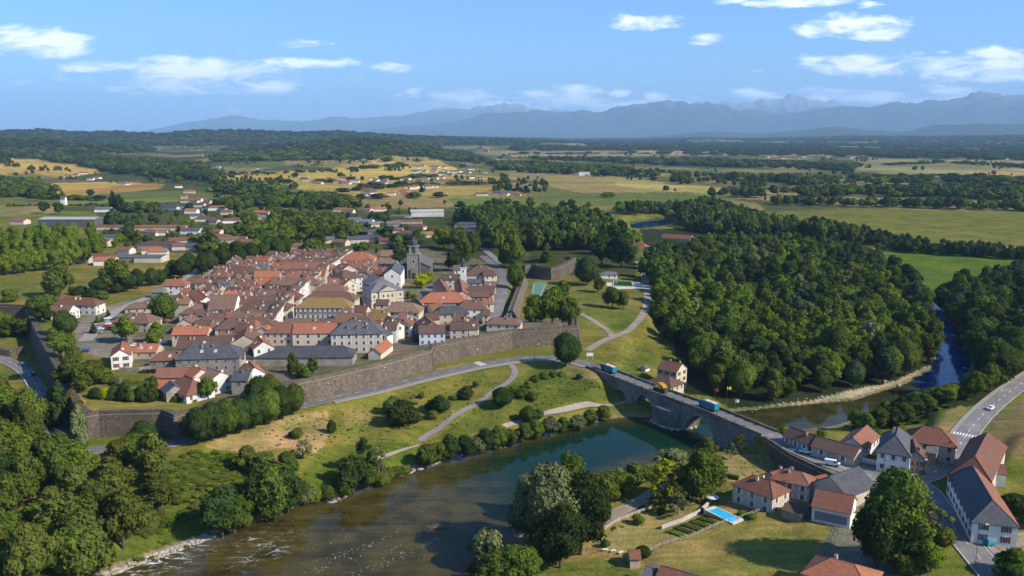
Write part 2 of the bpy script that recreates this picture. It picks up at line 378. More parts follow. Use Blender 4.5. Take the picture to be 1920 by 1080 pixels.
COVER = [   # (pixel outline, colour)
 ([(-400,395),(2300,395),(2300,1300),(-400,1300)], LAWN),
 ([(1640,462),(1980,470),(1980,560),(1860,560),(1740,545),(1650,515)], (.095,.135,.018)),
 ([(1455,396),(1600,390),(1980,398),(1980,440),(1700,440),(1560,420)], (.15,.15,.032)),
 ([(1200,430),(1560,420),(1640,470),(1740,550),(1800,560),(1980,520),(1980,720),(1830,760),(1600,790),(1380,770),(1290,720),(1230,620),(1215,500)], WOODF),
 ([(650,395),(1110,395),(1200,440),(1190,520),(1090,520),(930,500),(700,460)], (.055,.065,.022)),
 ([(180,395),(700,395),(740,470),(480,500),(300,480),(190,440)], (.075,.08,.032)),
 ([(-200,470),(200,470),(480,480),(520,500),(300,560),(180,560),(60,590),(-200,580)], (.20,.155,.052)),
 ([(0,520),(90,510),(180,500),(200,540),(120,545),(60,560),(0,560)], (.155,.145,.042)),
 ([(195,575),(330,545),(270,505),(360,490),(440,480),(450,500),(330,540),(260,560),(215,580)], (.27,.185,.06)),
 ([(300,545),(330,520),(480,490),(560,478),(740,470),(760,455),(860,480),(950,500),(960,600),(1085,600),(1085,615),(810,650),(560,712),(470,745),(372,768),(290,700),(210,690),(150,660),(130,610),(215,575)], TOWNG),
 ([(195,575),(250,560),(260,600),(230,680),(150,660),(130,610)], (.20,.185,.17)),
 ([(60,600),(135,610),(150,660),(290,690),(290,745),(380,745),(380,775),(160,780),(60,620)], (.15,.14,.036)),
 ([(57,600),(67,600),(155,745),(175,775),(155,775)], (.30,.21,.085)),
 ([(160,775),(160,762),(200,748),(330,750),(375,752),(375,768)], (.20,.18,.05)),
 ([(960,600),(985,517),(1080,515),(1090,600)], (.16,.15,.04)),
 ([(570,755),(800,705),(930,690),(965,690),(930,760),(760,850),(700,880),(580,900),(440,900),(380,840),(500,790)], (.175,.162,.040)),
 ([(380,835),(470,795),(560,775),(615,772),(620,800),(600,845),(560,830),(480,830),(430,850)], (.31,.225,.11)),
 ([(420,835),(470,815),(540,805),(610,830),(600,850),(540,840),(450,850)], (.35,.25,.13)),
 ([(640,770),(700,765),(700,790),(650,800)], (.25,.20,.075)),
 ([(570,880),(600,840),(680,830),(760,830),(790,850),(700,880),(640,930),(560,940)], (.115,.135,.024)),
 ([(290,850),(430,850),(480,900),(560,890),(600,940),(480,975),(300,1060),(200,1090),(150,1000)], (.085,.108,.020)),
 ([(790,845),(950,780),(1130,755),(1200,770),(1130,790),(950,835),(800,870)], (.15,.15,.04)),
 ([(820,820),(965,715),(1000,690),(1100,700),(1150,745),(960,795),(840,825)], (.10,.118,.024)),
 ([(1040,680),(1110,690),(1130,715),(1050,705)], (.26,.20,.09)),
 ([(1100,655),(1170,640),(1260,600),(1270,680),(1180,700),(1130,680)], (.145,.145,.032)),
 ([(1085,560),(1215,560),(1200,620),(1160,640),(1110,650),(1085,640)], (.18,.162,.046)),
 ([(1110,585),(1150,575),(1195,585),(1180,620),(1150,615)], (.125,.145,.03)),
 ([(815,690),(880,680),(870,700),(820,705)], (.27,.21,.09)),
 ([(1180,790),(1480,800),(1500,860),(1400,880),(1340,850),(1250,860)], (.19,.16,.06)),
 ([(1340,855),(1450,850),(1480,870),(1380,905),(1350,900)], (.26,.205,.095)),
 ([(1120,1000),(1240,950),(1330,925),(1500,950),(1570,1000),(1500,1100),(1000,1100)], (.24,.195,.075)),
 ([(1200,1060),(1330,1000),(1430,960),(1560,990),(1580,1020),(1520,1100),(1180,1100)], (.24,.20,.068)),
 ([(1000,1060),(1120,1045),(1200,1075),(1180,1110),(980,1110)], (.13,.145,.035)),
 ([(1130,980),(1240,955),(1280,1000),(1190,1035),(1130,1030)], (.29,.235,.10)),
 ([(1620,795),(1720,800),(1800,760),(1820,770),(1790,810),(1700,800)], (.235,.185,.085)),
 ([(1860,780),(1960,730),(1960,870),(1890,850),(1850,820)], (.17,.125,.07)),
 ([(1690,1010),(1780,960),(1830,1100),(1700,1100)], (.15,.16,.035)),
 ([(1560,990),(1620,970),(1690,1060),(1800,1100),(1500,1100)], (.19,.175,.16)),
 ([(1500,855),(1640,870),(1700,900),(1720,950),(1600,1000),(1500,960),(1440,900)], (.22,.20,.17)),
 ([(1860,1000),(1980,990),(1980,1100),(1880,1100)], (.25,.225,.19)),
 # the plain beyond
 ([(-300,288),(110,300),(215,318),(120,335),(60,325),(-300,335)], (.40,.255,.09)),
 ([(60,352),(100,343),(200,341),(310,345),(300,354),(200,362),(90,372)], (.44,.265,.085)),
 ([(-300,372),(60,368),(200,368),(420,362),(420,372),(200,385),(-300,395)], (.15,.165,.045)),
 ([(-300,385),(120,385),(100,400),(-300,415)], (.25,.20,.10)),
 ([(400,326),(620,318),(640,308),(820,300),(860,318),(760,330),(600,345),(420,345)], (.42,.28,.09)),
 ([(520,340),(900,330),(960,345),(860,372),(700,372),(560,355)], (.33,.235,.08)),
 ([(640,372),(960,362),(960,372),(840,388),(700,392)], (.25,.18,.085)),
 ([(840,372),(1080,366),(1300,362),(1420,366),(1330,378),(1090,388),(860,392)], (.13,.16,.04)),
 ([(1020,330),(1130,328),(1330,350),(1400,358),(1250,360),(1090,362),(1030,350)], (.33,.25,.105)),
 ([(960,340),(1030,345),(1020,362),(960,366)], (.28,.21,.085)),
 ([(700,288),(820,298),(720,304),(640,300)], (.34,.245,.10)),
 ([(1290,352),(1560,360),(1560,366),(1300,362)], (.28,.22,.10)),
 ([(940,284),(1330,282),(1330,292),(960,294)], (.28,.22,.12)),
 ([(1600,300),(1920,300),(1920,318),(1720,335),(1610,318)], (.22,.20,.10)),
 ([(1800,318),(1980,315),(1980,335),(1850,333)], (.33,.22,.12)),
 ([(520,268),(580,266),(580,278),(530,276)], (.20,.20,.07)),
]
GRAVEL = [[(1370,774),(1440,760),(1520,752),(1590,733),(1680,714),(1735,688),(1746,688),(1744,708),(1690,736),(1620,754),(1560,772),(1450,774)],
 [(187,1078),(320,1028),(400,1000),(410,1008),(330,1042),(230,1085)],[(900,840),(960,820),(965,832),(905,850)],[(1180,785),(1320,770),(1320,782),(1200,796)],
 [(740,890),(860,858),(860,866),(750,900)]]
def paint():
    px, py = proj(TV[:,0], TV[:,1], TV[:,2]); x, y, z = TV.T; r = np.hypot(x, y)
    px0, py0 = px.copy(), py.copy()
    # slightly irregular field edges
    w = np.clip((py-262)/140, 0.1, 1); px = px+(fbm(x/14, y/14, 21)-.5)*10*w; py = py+(fbm(x/14, y/14, 22)-.5)*5*w
    # patchwork of the far plain: nearest of many seeds, long in depth
    n = len(x); col = np.zeros((n, 3)); pal = np.array([(.12,.14,.045),(.27,.21,.09),(.16,.155,.05),(.21,.175,.075),(.10,.12,.04),(.31,.235,.105),(.075,.085,.032),(.24,.19,.10)])
    gx = (x+.35*y)/230; gy = (y-.2*x)/420
    i0 = np.floor(gx); j0 = np.floor(gy); best = np.full(n, 9e9); idx = np.zeros(n)
    for di in (-1, 0, 1):
        for dj in (-1, 0, 1):
            a = i0+di; b = j0+dj; sx = a+_h2(a, b, 1); sy = b+_h2(a, b, 2); d = np.abs(gx-sx)+np.abs(gy-sy)*1.0
            m = d < best; best = np.where(m, d, best); idx = np.where(m, _h2(a, b, 3), idx)
    col = pal[(idx*7.99).astype(int)]
    # wooded hills
    wood = sstep(((fbm(x/500, y/350, 31)-.40)/.08))
    hil = sstep((z-12)/25)*(r > 2000)
    wf = np.clip(hil*.93+wood*.55*(r > 1700), 0, 1)
    for poly, gold in (((( -300,286),(120,300),(220,318),(120,336),(-300,336)), 1), (((400,345),(420,322),(640,300),(720,286),(860,300),(960,335),(960,372),(640,372)), 1)):
        wf = np.where(inpoly(px0, py0, poly), 0, wf)
    col = col*(1-wf[:, None])+np.array((.030,.042,.016))*wf[:, None]
    patch = _h2(np.floor(idx*97), np.floor(idx*31), 8)
    strip = vnoise(x/260+y/900, y/55, 71)
    mod = 1+(((patch-.5)*.55)+(strip-.5)*.5)*np.clip((r-1100)/900, 0, 1)
    tint = np.stack([np.ones(n)*1.0, 1+.12*(patch-.4), 1-.1*patch], 1)
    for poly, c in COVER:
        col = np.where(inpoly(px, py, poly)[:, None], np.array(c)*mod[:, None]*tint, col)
    col = np.where((r > 15000)[:, None], np.array((.045,.055,.04)), col)
    rock = sstep((z-900)/900)[:, None]; col = col*(1-rock)+np.array((.26,.25,.24))*rock
    for g in GRAVEL: col = np.where(inpoly(px0, py0, g)[:, None], np.array((.40,.34,.26)), col)
    # river bed and strand
    i = inpoly(x, y, R_MAIN); d = segdist(x, y, R_MAIN, True); low = z < WZ+.05
    col = np.where(i[:, None], np.array((.16,.11,.05)), col)
    col = np.where((i & ~low)[:, None], np.array((.36,.30,.23)), col)
    col = np.where(((~i) & (d < 2.0) & (y < 500))[:, None], np.array((.24,.195,.135)), col)
    return np.concatenate([col, np.ones((n, 1))], 1)
me = wmesh('ground', TV, TF, [], True)
ca = me.color_attributes.new('cover', 'FLOAT_COLOR', 'POINT'); ca.data.foreach_set('color', paint().astype(np.float32).ravel())
def groundmat():
    m, nt, out = newmat('land_cover')
    b = N(nt, 'ShaderNodeBsdfPrincipled'); b.inputs['Roughness'].default_value = 1; b.inputs['Specular IOR Level'].default_value = .05
    at = N(nt, 'ShaderNodeVertexColor', layer_name='cover'); g = N(nt, 'ShaderNodeNewGeometry')
    def noi(s, d=5, st=None):
        n = N(nt, 'ShaderNodeTexNoise'); n.inputs['Scale'].default_value = s; n.inputs['Detail'].default_value = d; n.inputs['Roughness'].default_value = .65
        src = g.outputs['Position']
        if st:
            mp = N(nt, 'ShaderNodeMapping'); mp.inputs['Scale'].default_value = st; mp.inputs['Rotation'].default_value = (0, 0, .5); nt.links.new(src, mp.inputs[0]); src = mp.outputs[0]
        nt.links.new(src, n.inputs['Vector']); return n.outputs[0]
    c = at.outputs[0]
    big = mixc(nt, ramp(nt, noi(.045), .35, .68), (.55,.76,.48), (1.34,1.12,1.12)); c = mixc(nt, 1.0, c, big, 'MULTIPLY')
    mid = mixc(nt, ramp(nt, noi(.35), .3, .7), (.72,.78,.7), (1.22,1.15,1.15)); c = mixc(nt, 1.0, c, mid, 'MULTIPLY')
    fine = mixc(nt, ramp(nt, noi(1.8, 3), .3, .7), (.70,.74,.66), (1.25,1.2,1.22)); c = mixc(nt, 1.0, c, fine, 'MULTIPLY')
    st = mixc(nt, ramp(nt, noi(.5, 2, (.05, 1.0, .05)), .35, .65), (.84,.86,.84), (1.14,1.12,1.12)); c = mixc(nt, 1.0, c, st, 'MULTIPLY')
    nt.links.new(c, b.inputs['Base Color']); nt.links.new(b.outputs[0], out.inputs[0])
    bp = N(nt, 'ShaderNodeBump'); bp.inputs['Strength'].default_value = .6; bp.inputs['Distance'].default_value = .5
    nt.links.new(noi(.9, 6), bp.inputs['Height']); nt.links.new(bp.outputs[0], b.inputs['Normal'])
    return m
me.materials.append(groundmat()); struct(link('ground', me), 'meadows, river banks, fields and hills of the valley')
# ---------------------------------------------------------------- water
def watermat():
    m, nt, out = newmat('river_water')
    b = N(nt, 'ShaderNodeBsdfPrincipled'); b.inputs['Specular IOR Level'].default_value = .2; b.inputs['Roughness'].default_value = .06; b.inputs['IOR'].default_value = 1.33
    at = N(nt, 'ShaderNodeVertexColor', layer_name='depth'); g = N(nt, 'ShaderNodeNewGeometry')
    n = N(nt, 'ShaderNodeTexNoise'); n.inputs['Scale'].default_value = .12; n.inputs['Detail'].default_value = 6; nt.links.new(g.outputs['Position'], n.inputs['Vector'])
    bed = mixc(nt, ramp(nt, n.outputs[0], .35, .65), (.034,.029,.007), (.080,.062,.016))
    bed = mixc(nt, ramp(nt, n.outputs[0], .62, .72, 0, .5), bed, (.025,.032,.010))
    sx = N(nt, 'ShaderNodeSeparateColor'); nt.links.new(at.outputs[0], sx.inputs[0])
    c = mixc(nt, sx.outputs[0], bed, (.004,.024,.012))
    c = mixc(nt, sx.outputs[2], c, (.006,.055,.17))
    mpf = N(nt, 'ShaderNodeMapping'); mpf.inputs['Rotation'].default_value = (0, 0, -.72); mpf.inputs['Scale'].default_value = (.035, .5, 1); nt.links.new(g.outputs['Position'], mpf.inputs[0])
    nf = N(nt, 'ShaderNodeTexNoise'); nf.inputs['Scale'].default_value = 1; nf.inputs['Detail'].default_value = 5; nf.inputs['Distortion'].default_value = .8; nt.links.new(mpf.outputs[0], nf.inputs['Vector'])
    c = mixc(nt, 1.0, c, mixc(nt, ramp(nt, nf.outputs[0], .35, .65), (.7,.74,.7), (1.12,1.1,1.08)), 'MULTIPLY')
    # stones seen through the shallows
    v = N(nt, 'ShaderNodeTexVoronoi'); v.inputs['Scale'].default_value = .9; nt.links.new(g.outputs['Position'], v.inputs['Vector'])
    n3 = N(nt, 'ShaderNodeTexNoise'); n3.inputs['Scale'].default_value = .25; n3.inputs['Detail'].default_value = 4; nt.links.new(g.outputs['Position'], n3.inputs['Vector'])
    s1 = N(nt, 'ShaderNodeMath', operation='MULTIPLY'); nt.links.new(ramp(nt, v.outputs['Distance'], .22, .12), s1.inputs[0]); nt.links.new(ramp(nt, n3.outputs[0], .5, .66), s1.inputs[1])
    s2 = N(nt, 'ShaderNodeMath', operation='MULTIPLY'); nt.links.new(s1.outputs[0], s2.inputs[0]); nt.links.new(ramp(nt, sx.outputs[0], .45, .0, 0, .8), s2.inputs[1])
    c = mixc(nt, s2.outputs[0], c, (.30,.235,.15))
    # white water
    n2 = N(nt, 'ShaderNodeTexNoise'); n2.inputs['Scale'].default_value = .55; n2.inputs['Detail'].default_value = 7; n2.inputs['Roughness'].default_value = .75; n2.inputs['Distortion'].default_value = 1.2
    mp = N(nt, 'ShaderNodeMapping'); mp.inputs['Scale'].default_value = (.35, 1, 1); mp.inputs['Rotation'].default_value = (0, 0, -.9)
    nt.links.new(g.outputs['Position'], mp.inputs[0]); nt.links.new(mp.outputs[0], n2.inputs['Vector'])
    f = N(nt, 'ShaderNodeMath', operation='MULTIPLY'); nt.links.new(ramp(nt, n2.outputs[0], .54, .63), f.inputs[0]); nt.links.new(sx.outputs[1], f.inputs[1])
    c = mixc(nt, f.outputs[0], c, (.75,.78,.78)); nt.links.new(c, b.inputs['Base Color'])
    nt.links.new(ramp(nt, f.outputs[0], 0, 1, .05, .8), b.inputs['Roughness'])
    w = N(nt, 'ShaderNodeTexNoise'); w.inputs['Scale'].default_value = .8; w.inputs['Detail'].default_value = 4; nt.links.new(g.outputs['Position'], w.inputs['Vector'])
    bp = N(nt, 'ShaderNodeBump'); bp.inputs['Distance'].default_value = .05; nt.links.new(w.outputs[0], bp.inputs['Height'])
    nt.links.new(ramp(nt, sx.outputs[0], 0, .8, .55, .10), bp.inputs['Strength']); nt.links.new(bp.outputs[0], b.inputs['Normal'])
    nt.links.new(b.outputs[0], out.inputs[0]); return m
M_WATER = watermat()
def water(name, poly, z, label):
    p = np.array(poly); x0, y0 = p.min(0)-3; x1, y1 = p.max(0)+3; s = 2.5
    nx = int((x1-x0)/s)+1; ny = int((y1-y0)/s)+1
    X, Y = np.meshgrid(np.linspace(x0, x1, nx), np.linspace(y0, y1, ny), indexing='ij')
    x = X.ravel(); y = Y.ravel(); i, j = np.meshgrid(np.arange(nx-1), np.arange(ny-1), indexing='ij')
    a = (i*ny+j).ravel(); fc = np.stack([a, a+ny, a+ny+1, a+1], 1)
    keep = inpoly(x, y, poly) | (segdist(x, y, poly, True) < 6)
    fc = fc[keep[fc].any(1)]
    me = wmesh(name, np.stack([x, y, np.full_like(x, z)], 1), fc, M_WATER)
    px, py = proj(x, y, np.full_like(x, z)); d = segdist(x, y, poly, True)
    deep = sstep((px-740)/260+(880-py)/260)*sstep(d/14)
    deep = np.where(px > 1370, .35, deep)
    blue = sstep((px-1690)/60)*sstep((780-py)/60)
    foam = np.zeros_like(x)
    for (cx, cy, rx, ry, k) in ((290,1058,85,22,1),(490,1035,50,20,.62),(460,1012,34,10,.55),(540,1003,24,7,.35),(1760,598,26,5,1),(1745,585,20,4,.8)):
        foam = np.maximum(foam, k*np.exp(-((px-cx)/rx)**2-((py-cy+(px-cx)*.35)/ry)**2))
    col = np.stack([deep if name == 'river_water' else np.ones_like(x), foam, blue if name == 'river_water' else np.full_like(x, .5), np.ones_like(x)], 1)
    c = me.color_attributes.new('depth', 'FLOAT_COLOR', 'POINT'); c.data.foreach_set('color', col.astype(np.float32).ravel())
    struct(link(name, me), label)
water('river_water', R_MAIN, WZ, 'river running brown over its shallows and deep green below the bridge')
water('lake_water', R_POND, -8, 'blue reach of water behind the trees')
# ---------------------------------------------------------------- roads and paths
def resample(pts, step):
    out = [pts[0]]
    for a, b in zip(pts[:-1], pts[1:]):
        L = hypot(b[0]-a[0], b[1]-a[1]); n = max(1, int(L/step))
        out += [(a[0]+(b[0]-a[0])*k/n, a[1]+(b[1]-a[1])*k/n) for k in range(1, n+1)]
    return out
def smooth(pts, it=2):
    for _ in range(it):
        q = [pts[0]]
        for a, b in zip(pts[:-1], pts[1:]): q += [(a[0]*.75+b[0]*.25, a[1]*.75+b[1]*.25), (a[0]*.25+b[0]*.75, a[1]*.25+b[1]*.75)]
        pts = q+[pts[-1]]
    return pts
def offset_line(pts, off):
    p = np.array(pts); t = np.gradient(p, axis=0); t /= np.linalg.norm(t, axis=1)[:, None]+1e-9
    return p+np.stack([t[:,1], -t[:,0]], 1)*off        # positive = right-hand side
def ribbon(name, pts, w, mat, dz, label=None, off=0.0, flat=None, nw=5, thick=0.0):
    pts = resample(pts, 1.5); L = [offset_line(pts, off+w*(k/(nw-1)-.5)) for k in range(nw)]
    V = np.stack(L, 1).reshape(-1, 2)
    z = hfun(V[:,0], V[:,1])+dz if flat is None else np.full(len(V), flat+dz)
    if flat is None:   # level across, highest of the row, so the road keeps a crown rather than a tilt
        zz = z.reshape(-1, nw); z = (zz*.4+.6*zz.mean(1, keepdims=True)).ravel()+.05
        z = np.maximum(z, hfun(V[:,0], V[:,1])+dz*.8)
    n = len(pts); i, j = np.meshgrid(np.arange(n-1), np.arange(nw-1), indexing='ij'); a = (i*nw+j).ravel()
    fc = np.stack([a, a+nw, a+nw+1, a+1], 1)[:, ::-1]
    V3 = np.concatenate([V, z[:, None]], 1)
    if thick:
        n0 = len(V3); low = V3.copy(); low[:,2] -= thick; V3 = np.concatenate([V3, low])
        e0 = np.arange(n-1)*nw; e1 = e0+nw-1
        fc = np.concatenate([fc, np.stack([e0, e0+nw, e0+nw+n0, e0+n0], 1), np.stack([e1+n0, e1+nw+n0, e1+nw, e1], 1)])
    o = link(name, wmesh(name, V3, fc, mat, False)); struct(o, label); return o
def GL(pp): return [G(a, b)[:2] for a, b in pp]
ROAD_A = smooth(GL([(100,860),(160,846),(230,842),(290,838),(370,822),(450,795),(520,772),(600,752),(700,731),(800,706),(870,690),(920,681),(980,672),(1030,670),(1075,676),(1112,686)]))
BR0 = G(1118,690); BR1 = G(1500,848)
ROAD_B = smooth([P(a, b, 0) for a, b in RB_PX])
ROAD_C = smooth([P(a, b, 0) for a, b in [(1690,898),(1735,915),(1752,940),(1780,980),(1830,1040),(1880,1100),(1930,1180)]])
ROAD_M = smooth(GL([(-60,650),(12,675),(50,695),(75,735),(98,785),(104,830),(115,850),(165,846)]))
ribbon('road', ROAD_A, 8.0, M_ASPH, .15, 'asphalt road at the foot of the ramparts')
ribbon('road', ROAD_B, 7.6, M_ASPH, .15, 'asphalt road through the houses by the bridge end')
ribbon('road', ROAD_C, 8.5, M_ASPH, .155, 'asphalt road leading down to the lower right corner')
ribbon('road', ROAD_M, 7.0, M_ASPH, .14, 'asphalt road in the old moat on the left')
ribbon('pavement', ROAD_A[30:], 1.8, M_PAVE, .26, 'pale pavement on the river side of the road', off=5.4, thick=.3)
ribbon('pavement', ROAD_B[8:60], 1.6, M_PAVE, .26, 'pavement before the riverside houses', off=-4.7, thick=.3)
ribbon('pavement', ROAD_C[8:], 2.0, M_PAVE, .27, 'pavement beside the long white house', off=-5.4, thick=.3)
ribbon('path', smooth(GL([(958,684),(968,695),(960,712),(920,738),(880,765),(830,800),(800,815),(788,828)])), 3.0, M_PAVE, .12, 'grey footpath down the grass bank')
ribbon('path', smooth(GL([(945,800),(990,785),(1050,772),(1110,760),(1160,755),(1190,752)])), 2.6, M_DIRT, .12, 'pale dirt path along the river to the bridge')
ribbon('path', smooth(GL([(1100,658),(1120,645),(1150,632),(1180,620),(1205,595),(1215,565),(1212,535),(1205,505),(1195,490)])), 4.5, M_DIRT, .12, 'pale dirt track climbing past the pool')
ribbon('path', smooth(GL([(1148,632),(1140,618),(1115,603),(1095,592),(1085,585)])), 3.6, M_DIRT, .14, 'pale dirt track fork to the clump of trees')
ribbon('path', smooth(GL([(1110,985),(1150,965),(1200,940),(1240,915),(1290,905),(1340,915)])), 5.0, M_DIRT, .12, 'pale gravel track to the riverbank parking')
ribbon('path', smooth(GL([(785,835),(740,850),(700,865),(650,880)])), 1.6, M_DIRT, .1, 'worn footpath along the river meadow')
ribbon('street', [P(a, b, 7) for a, b in [(500,662),(516,640),(560,600),(610,550),(642,520),(662,492),(668,478)]], 7.5, M_PAVE, .12, 'main street through the old town')
ribbon('street', [P(a, b, 7) for a, b in [(757,628),(775,605),(790,575),(800,550),(806,525)]], 7, M_ASPH, .12, 'shaded street left of the orange hipped roof')
ribbon('street', [P(a, b, 7) for a, b in [(925,602),(935,570),(942,545),(945,520),(930,500),(905,480)]], 7, M_ASPH, .12, 'asphalt street along the right edge of the town')
ribbon('street', [P(a, b, 7) for a, b in [(160,640),(185,610),(215,585),(260,565),(300,550),(380,500)]], 7, M_PAVE, .12, 'lane curving past the left car park')
ribbon('terrace', smooth(GL([(1140,537),(1175,536),(1210,536)])), 26, M_CONC, .14, 'pale paved terrace round the public pool', nw=9)
ribbon('road', [P(a, b, 5) for a, b in [(905,470),(940,500)]], 6, M_ASPH, .4, 'short lane behind the town')
def marks(line, off, w, dash, gap, s0=0, s1=1e9, dz=.30):
    mb = MB(); pts = resample(line, .5); o = offset_line(pts, off); s = 0.0
    q0 = offset_line(pts, off-w/2); q1 = offset_line(pts, off+w/2)
    V = np.concatenate([q0, q1]); z = hfun(V[:,0], V[:,1])
    zc = hfun(o[:,0], o[:,1])
    for k in range(len(pts)-1):
        if s0 < s < s1 and (s % (dash+gap)) < dash:
            zz = max(zc[k], zc[k+1])+dz
            mb.add([(q0[k][0],q0[k][1],zz),(q1[k][0],q1[k][1],zz),(q1[k+1][0],q1[k+1][1],zz),(q0[k+1][0],q0[k+1][1],zz)], [(0,1,2,3)])
        s += .5
    return mb
for nm, ln, off, d, g in (('ROAD_A',ROAD_A,0,3,5),('ROAD_B',ROAD_B,0,3,5),('ROAD_C',ROAD_C,0,3,5),('e1',ROAD_C,3.9,2,.01),('e2',ROAD_C,-3.9,2,.01),('e3',ROAD_B,3.9,2,.01),('e5',ROAD_M,3.2,2,.01),('e6',ROAD_M,0,3,5),('e7',ROAD_A,3.8,2,.01)):
    mb = marks(ln, off, .18, d, g)
    if mb.f: struct(link('road_marking', mb.mesh('road_marking', M_WHITE)), 'white painted line on the road')
def zebra(c0, along, n, L, w=.5, gap=.5, dz=.32, label=None):
    # bars lie along the road direction `along`, row runs across
    mb = MB(); c = np.array(c0); t = np.array(along)/np.linalg.norm(along); s = np.array([t[1], -t[0]])
    for k in range(n):
        o = c+s*((k-(n-1)/2)*(w+gap)); q = [o-t*L/2-s*w/2, o+t*L/2-s*w/2, o+t*L/2+s*w/2, o-t*L/2+s*w/2]
        zz = float(hfun(np.array([o[0]]), np.array([o[1]]))[0])+dz
        mb.add([(a[0], a[1], zz) for a in q], [(0,3,2,1)])
    struct(link('zebra_crossing', mb.mesh('zebra_crossing', M_WHITE)), label)
def dirpx(a, b): p, q = np.array(P(*a)), np.array(P(*b)); return q-p
zebra(P(1812,817), dirpx((1800,840),(1830,795)), 9, 3, label='zebra crossing on the road above the junction')
zebra(P(1494,843), dirpx((1440,813),(1495,843)), 6, 3, label='zebra crossing beside the low stone house')
zebra(G(900,683)[:2], dirpx((870,690),(930,679)), 5, 4, 1.0, .5, label='white markings on the road below the rampart')

print('ground', round(time.time()-_t0, 1))
# ---------------------------------------------------------------- tree shapes
_ICO = None
def ico(sub=2):
    t = (1+5**.5)/2
    v = [(-1,t,0),(1,t,0),(-1,-t,0),(1,-t,0),(0,-1,t),(0,1,t),(0,-1,-t),(0,1,-t),(t,0,-1),(t,0,1),(-t,0,-1),(-t,0,1)]
    f = [(0,11,5),(0,5,1),(0,1,7),(0,7,10),(0,10,11),(1,5,9),(5,11,4),(11,10,2),(10,7,6),(7,1,8),(3,9,4),(3,4,2),(3,2,6),(3,6,8),(3,8,9),(4,9,5),(2,4,11),(6,2,10),(8,6,7),(9,8,1)]
    v = [np.array(a)/np.linalg.norm(a) for a in v]
    for _ in range(sub):
        c = {}; nf = []
        def mid(a, b):
            k = (min(a, b), max(a, b))
            if k not in c: m = v[a]+v[b]; v.append(m/np.linalg.norm(m)); c[k] = len(v)-1
            return c[k]
        for a, b, d in f:
            x, y, z = mid(a, b), mid(b, d), mid(d, a); nf += [(a,x,z),(b,y,x),(d,z,y),(x,y,z)]
        f = nf
    return np.array(v), np.array(f)
ICO1, ICO2 = ico(1), ico(2)
def crown_shape(kind, rng):
    """lumps (centre, radius) of a crown of height 1 and radius about .5"""
    L = []
    if kind == 'round':
        for k in range(16):
            a = rng.uniform(0, 2*pi); t = rng.uniform(0, 1); r = .24*math.sin(pi*min(1, t*.9+.12)); L.append((r*cos(a), r*sin(a), .34+.38*t, .24))
        L.append((0, 0, .5, .36)); L.append((0, 0, .38, .33)); L.append((0,0,.70,.25))
    elif kind == 'broad':
        for k in range(22):
            a = rng.uniform(0, 2*pi); t = rng.uniform(0, 1); e = math.sin(pi*(t*.78+.16)); r = rng.uniform(.10, .36)*e
            L.append((r*cos(a), r*sin(a), .28+.58*t, rng.uniform(.10, .19)))
        L.append((0, 0, .52, .27))
    elif kind == 'tall':
        for k in range(20):
            a = rng.uniform(0, 2*pi); t = k/19; r = .24*math.sin(pi*(t*.8+.15))*rng.uniform(.4, 1)
            L.append((r*cos(a), r*sin(a), .2+.72*t, rng.uniform(.10, .18)*(1-.35*t)))
    elif kind == 'cone':
        for k in range(24):
            t = k/23; r = .34*(1-t)*rng.uniform(.5, 1); a = rng.uniform(0, 2*pi)
            L.append((r*cos(a), r*sin(a), .12+.80*t, .05+.15*(1-t)))
    elif kind == 'sparse':
        for k in range(18):
            a = rng.uniform(0, 2*pi); t = rng.uniform(0, 1); r = rng.uniform(.15, .42)*math.sin(pi*(t*.75+.2))
            L.append((r*cos(a), r*sin(a), .3+.62*t, rng.uniform(.06, .11)))
    elif kind == 'bush':
        for k in range(14):
            a = rng.uniform(0, 2*pi); t = rng.uniform(0, 1); r = .30*math.sqrt(rng.uniform(0, 1))*(1-.5*t)
            L.append((r*cos(a), r*sin(a), .22+.5*t, rng.uniform(.16, .27)))
        L.append((0, 0, .35, .36))
    elif kind == 'box':
        L = [(0, 0, .5, .46)]
    return L
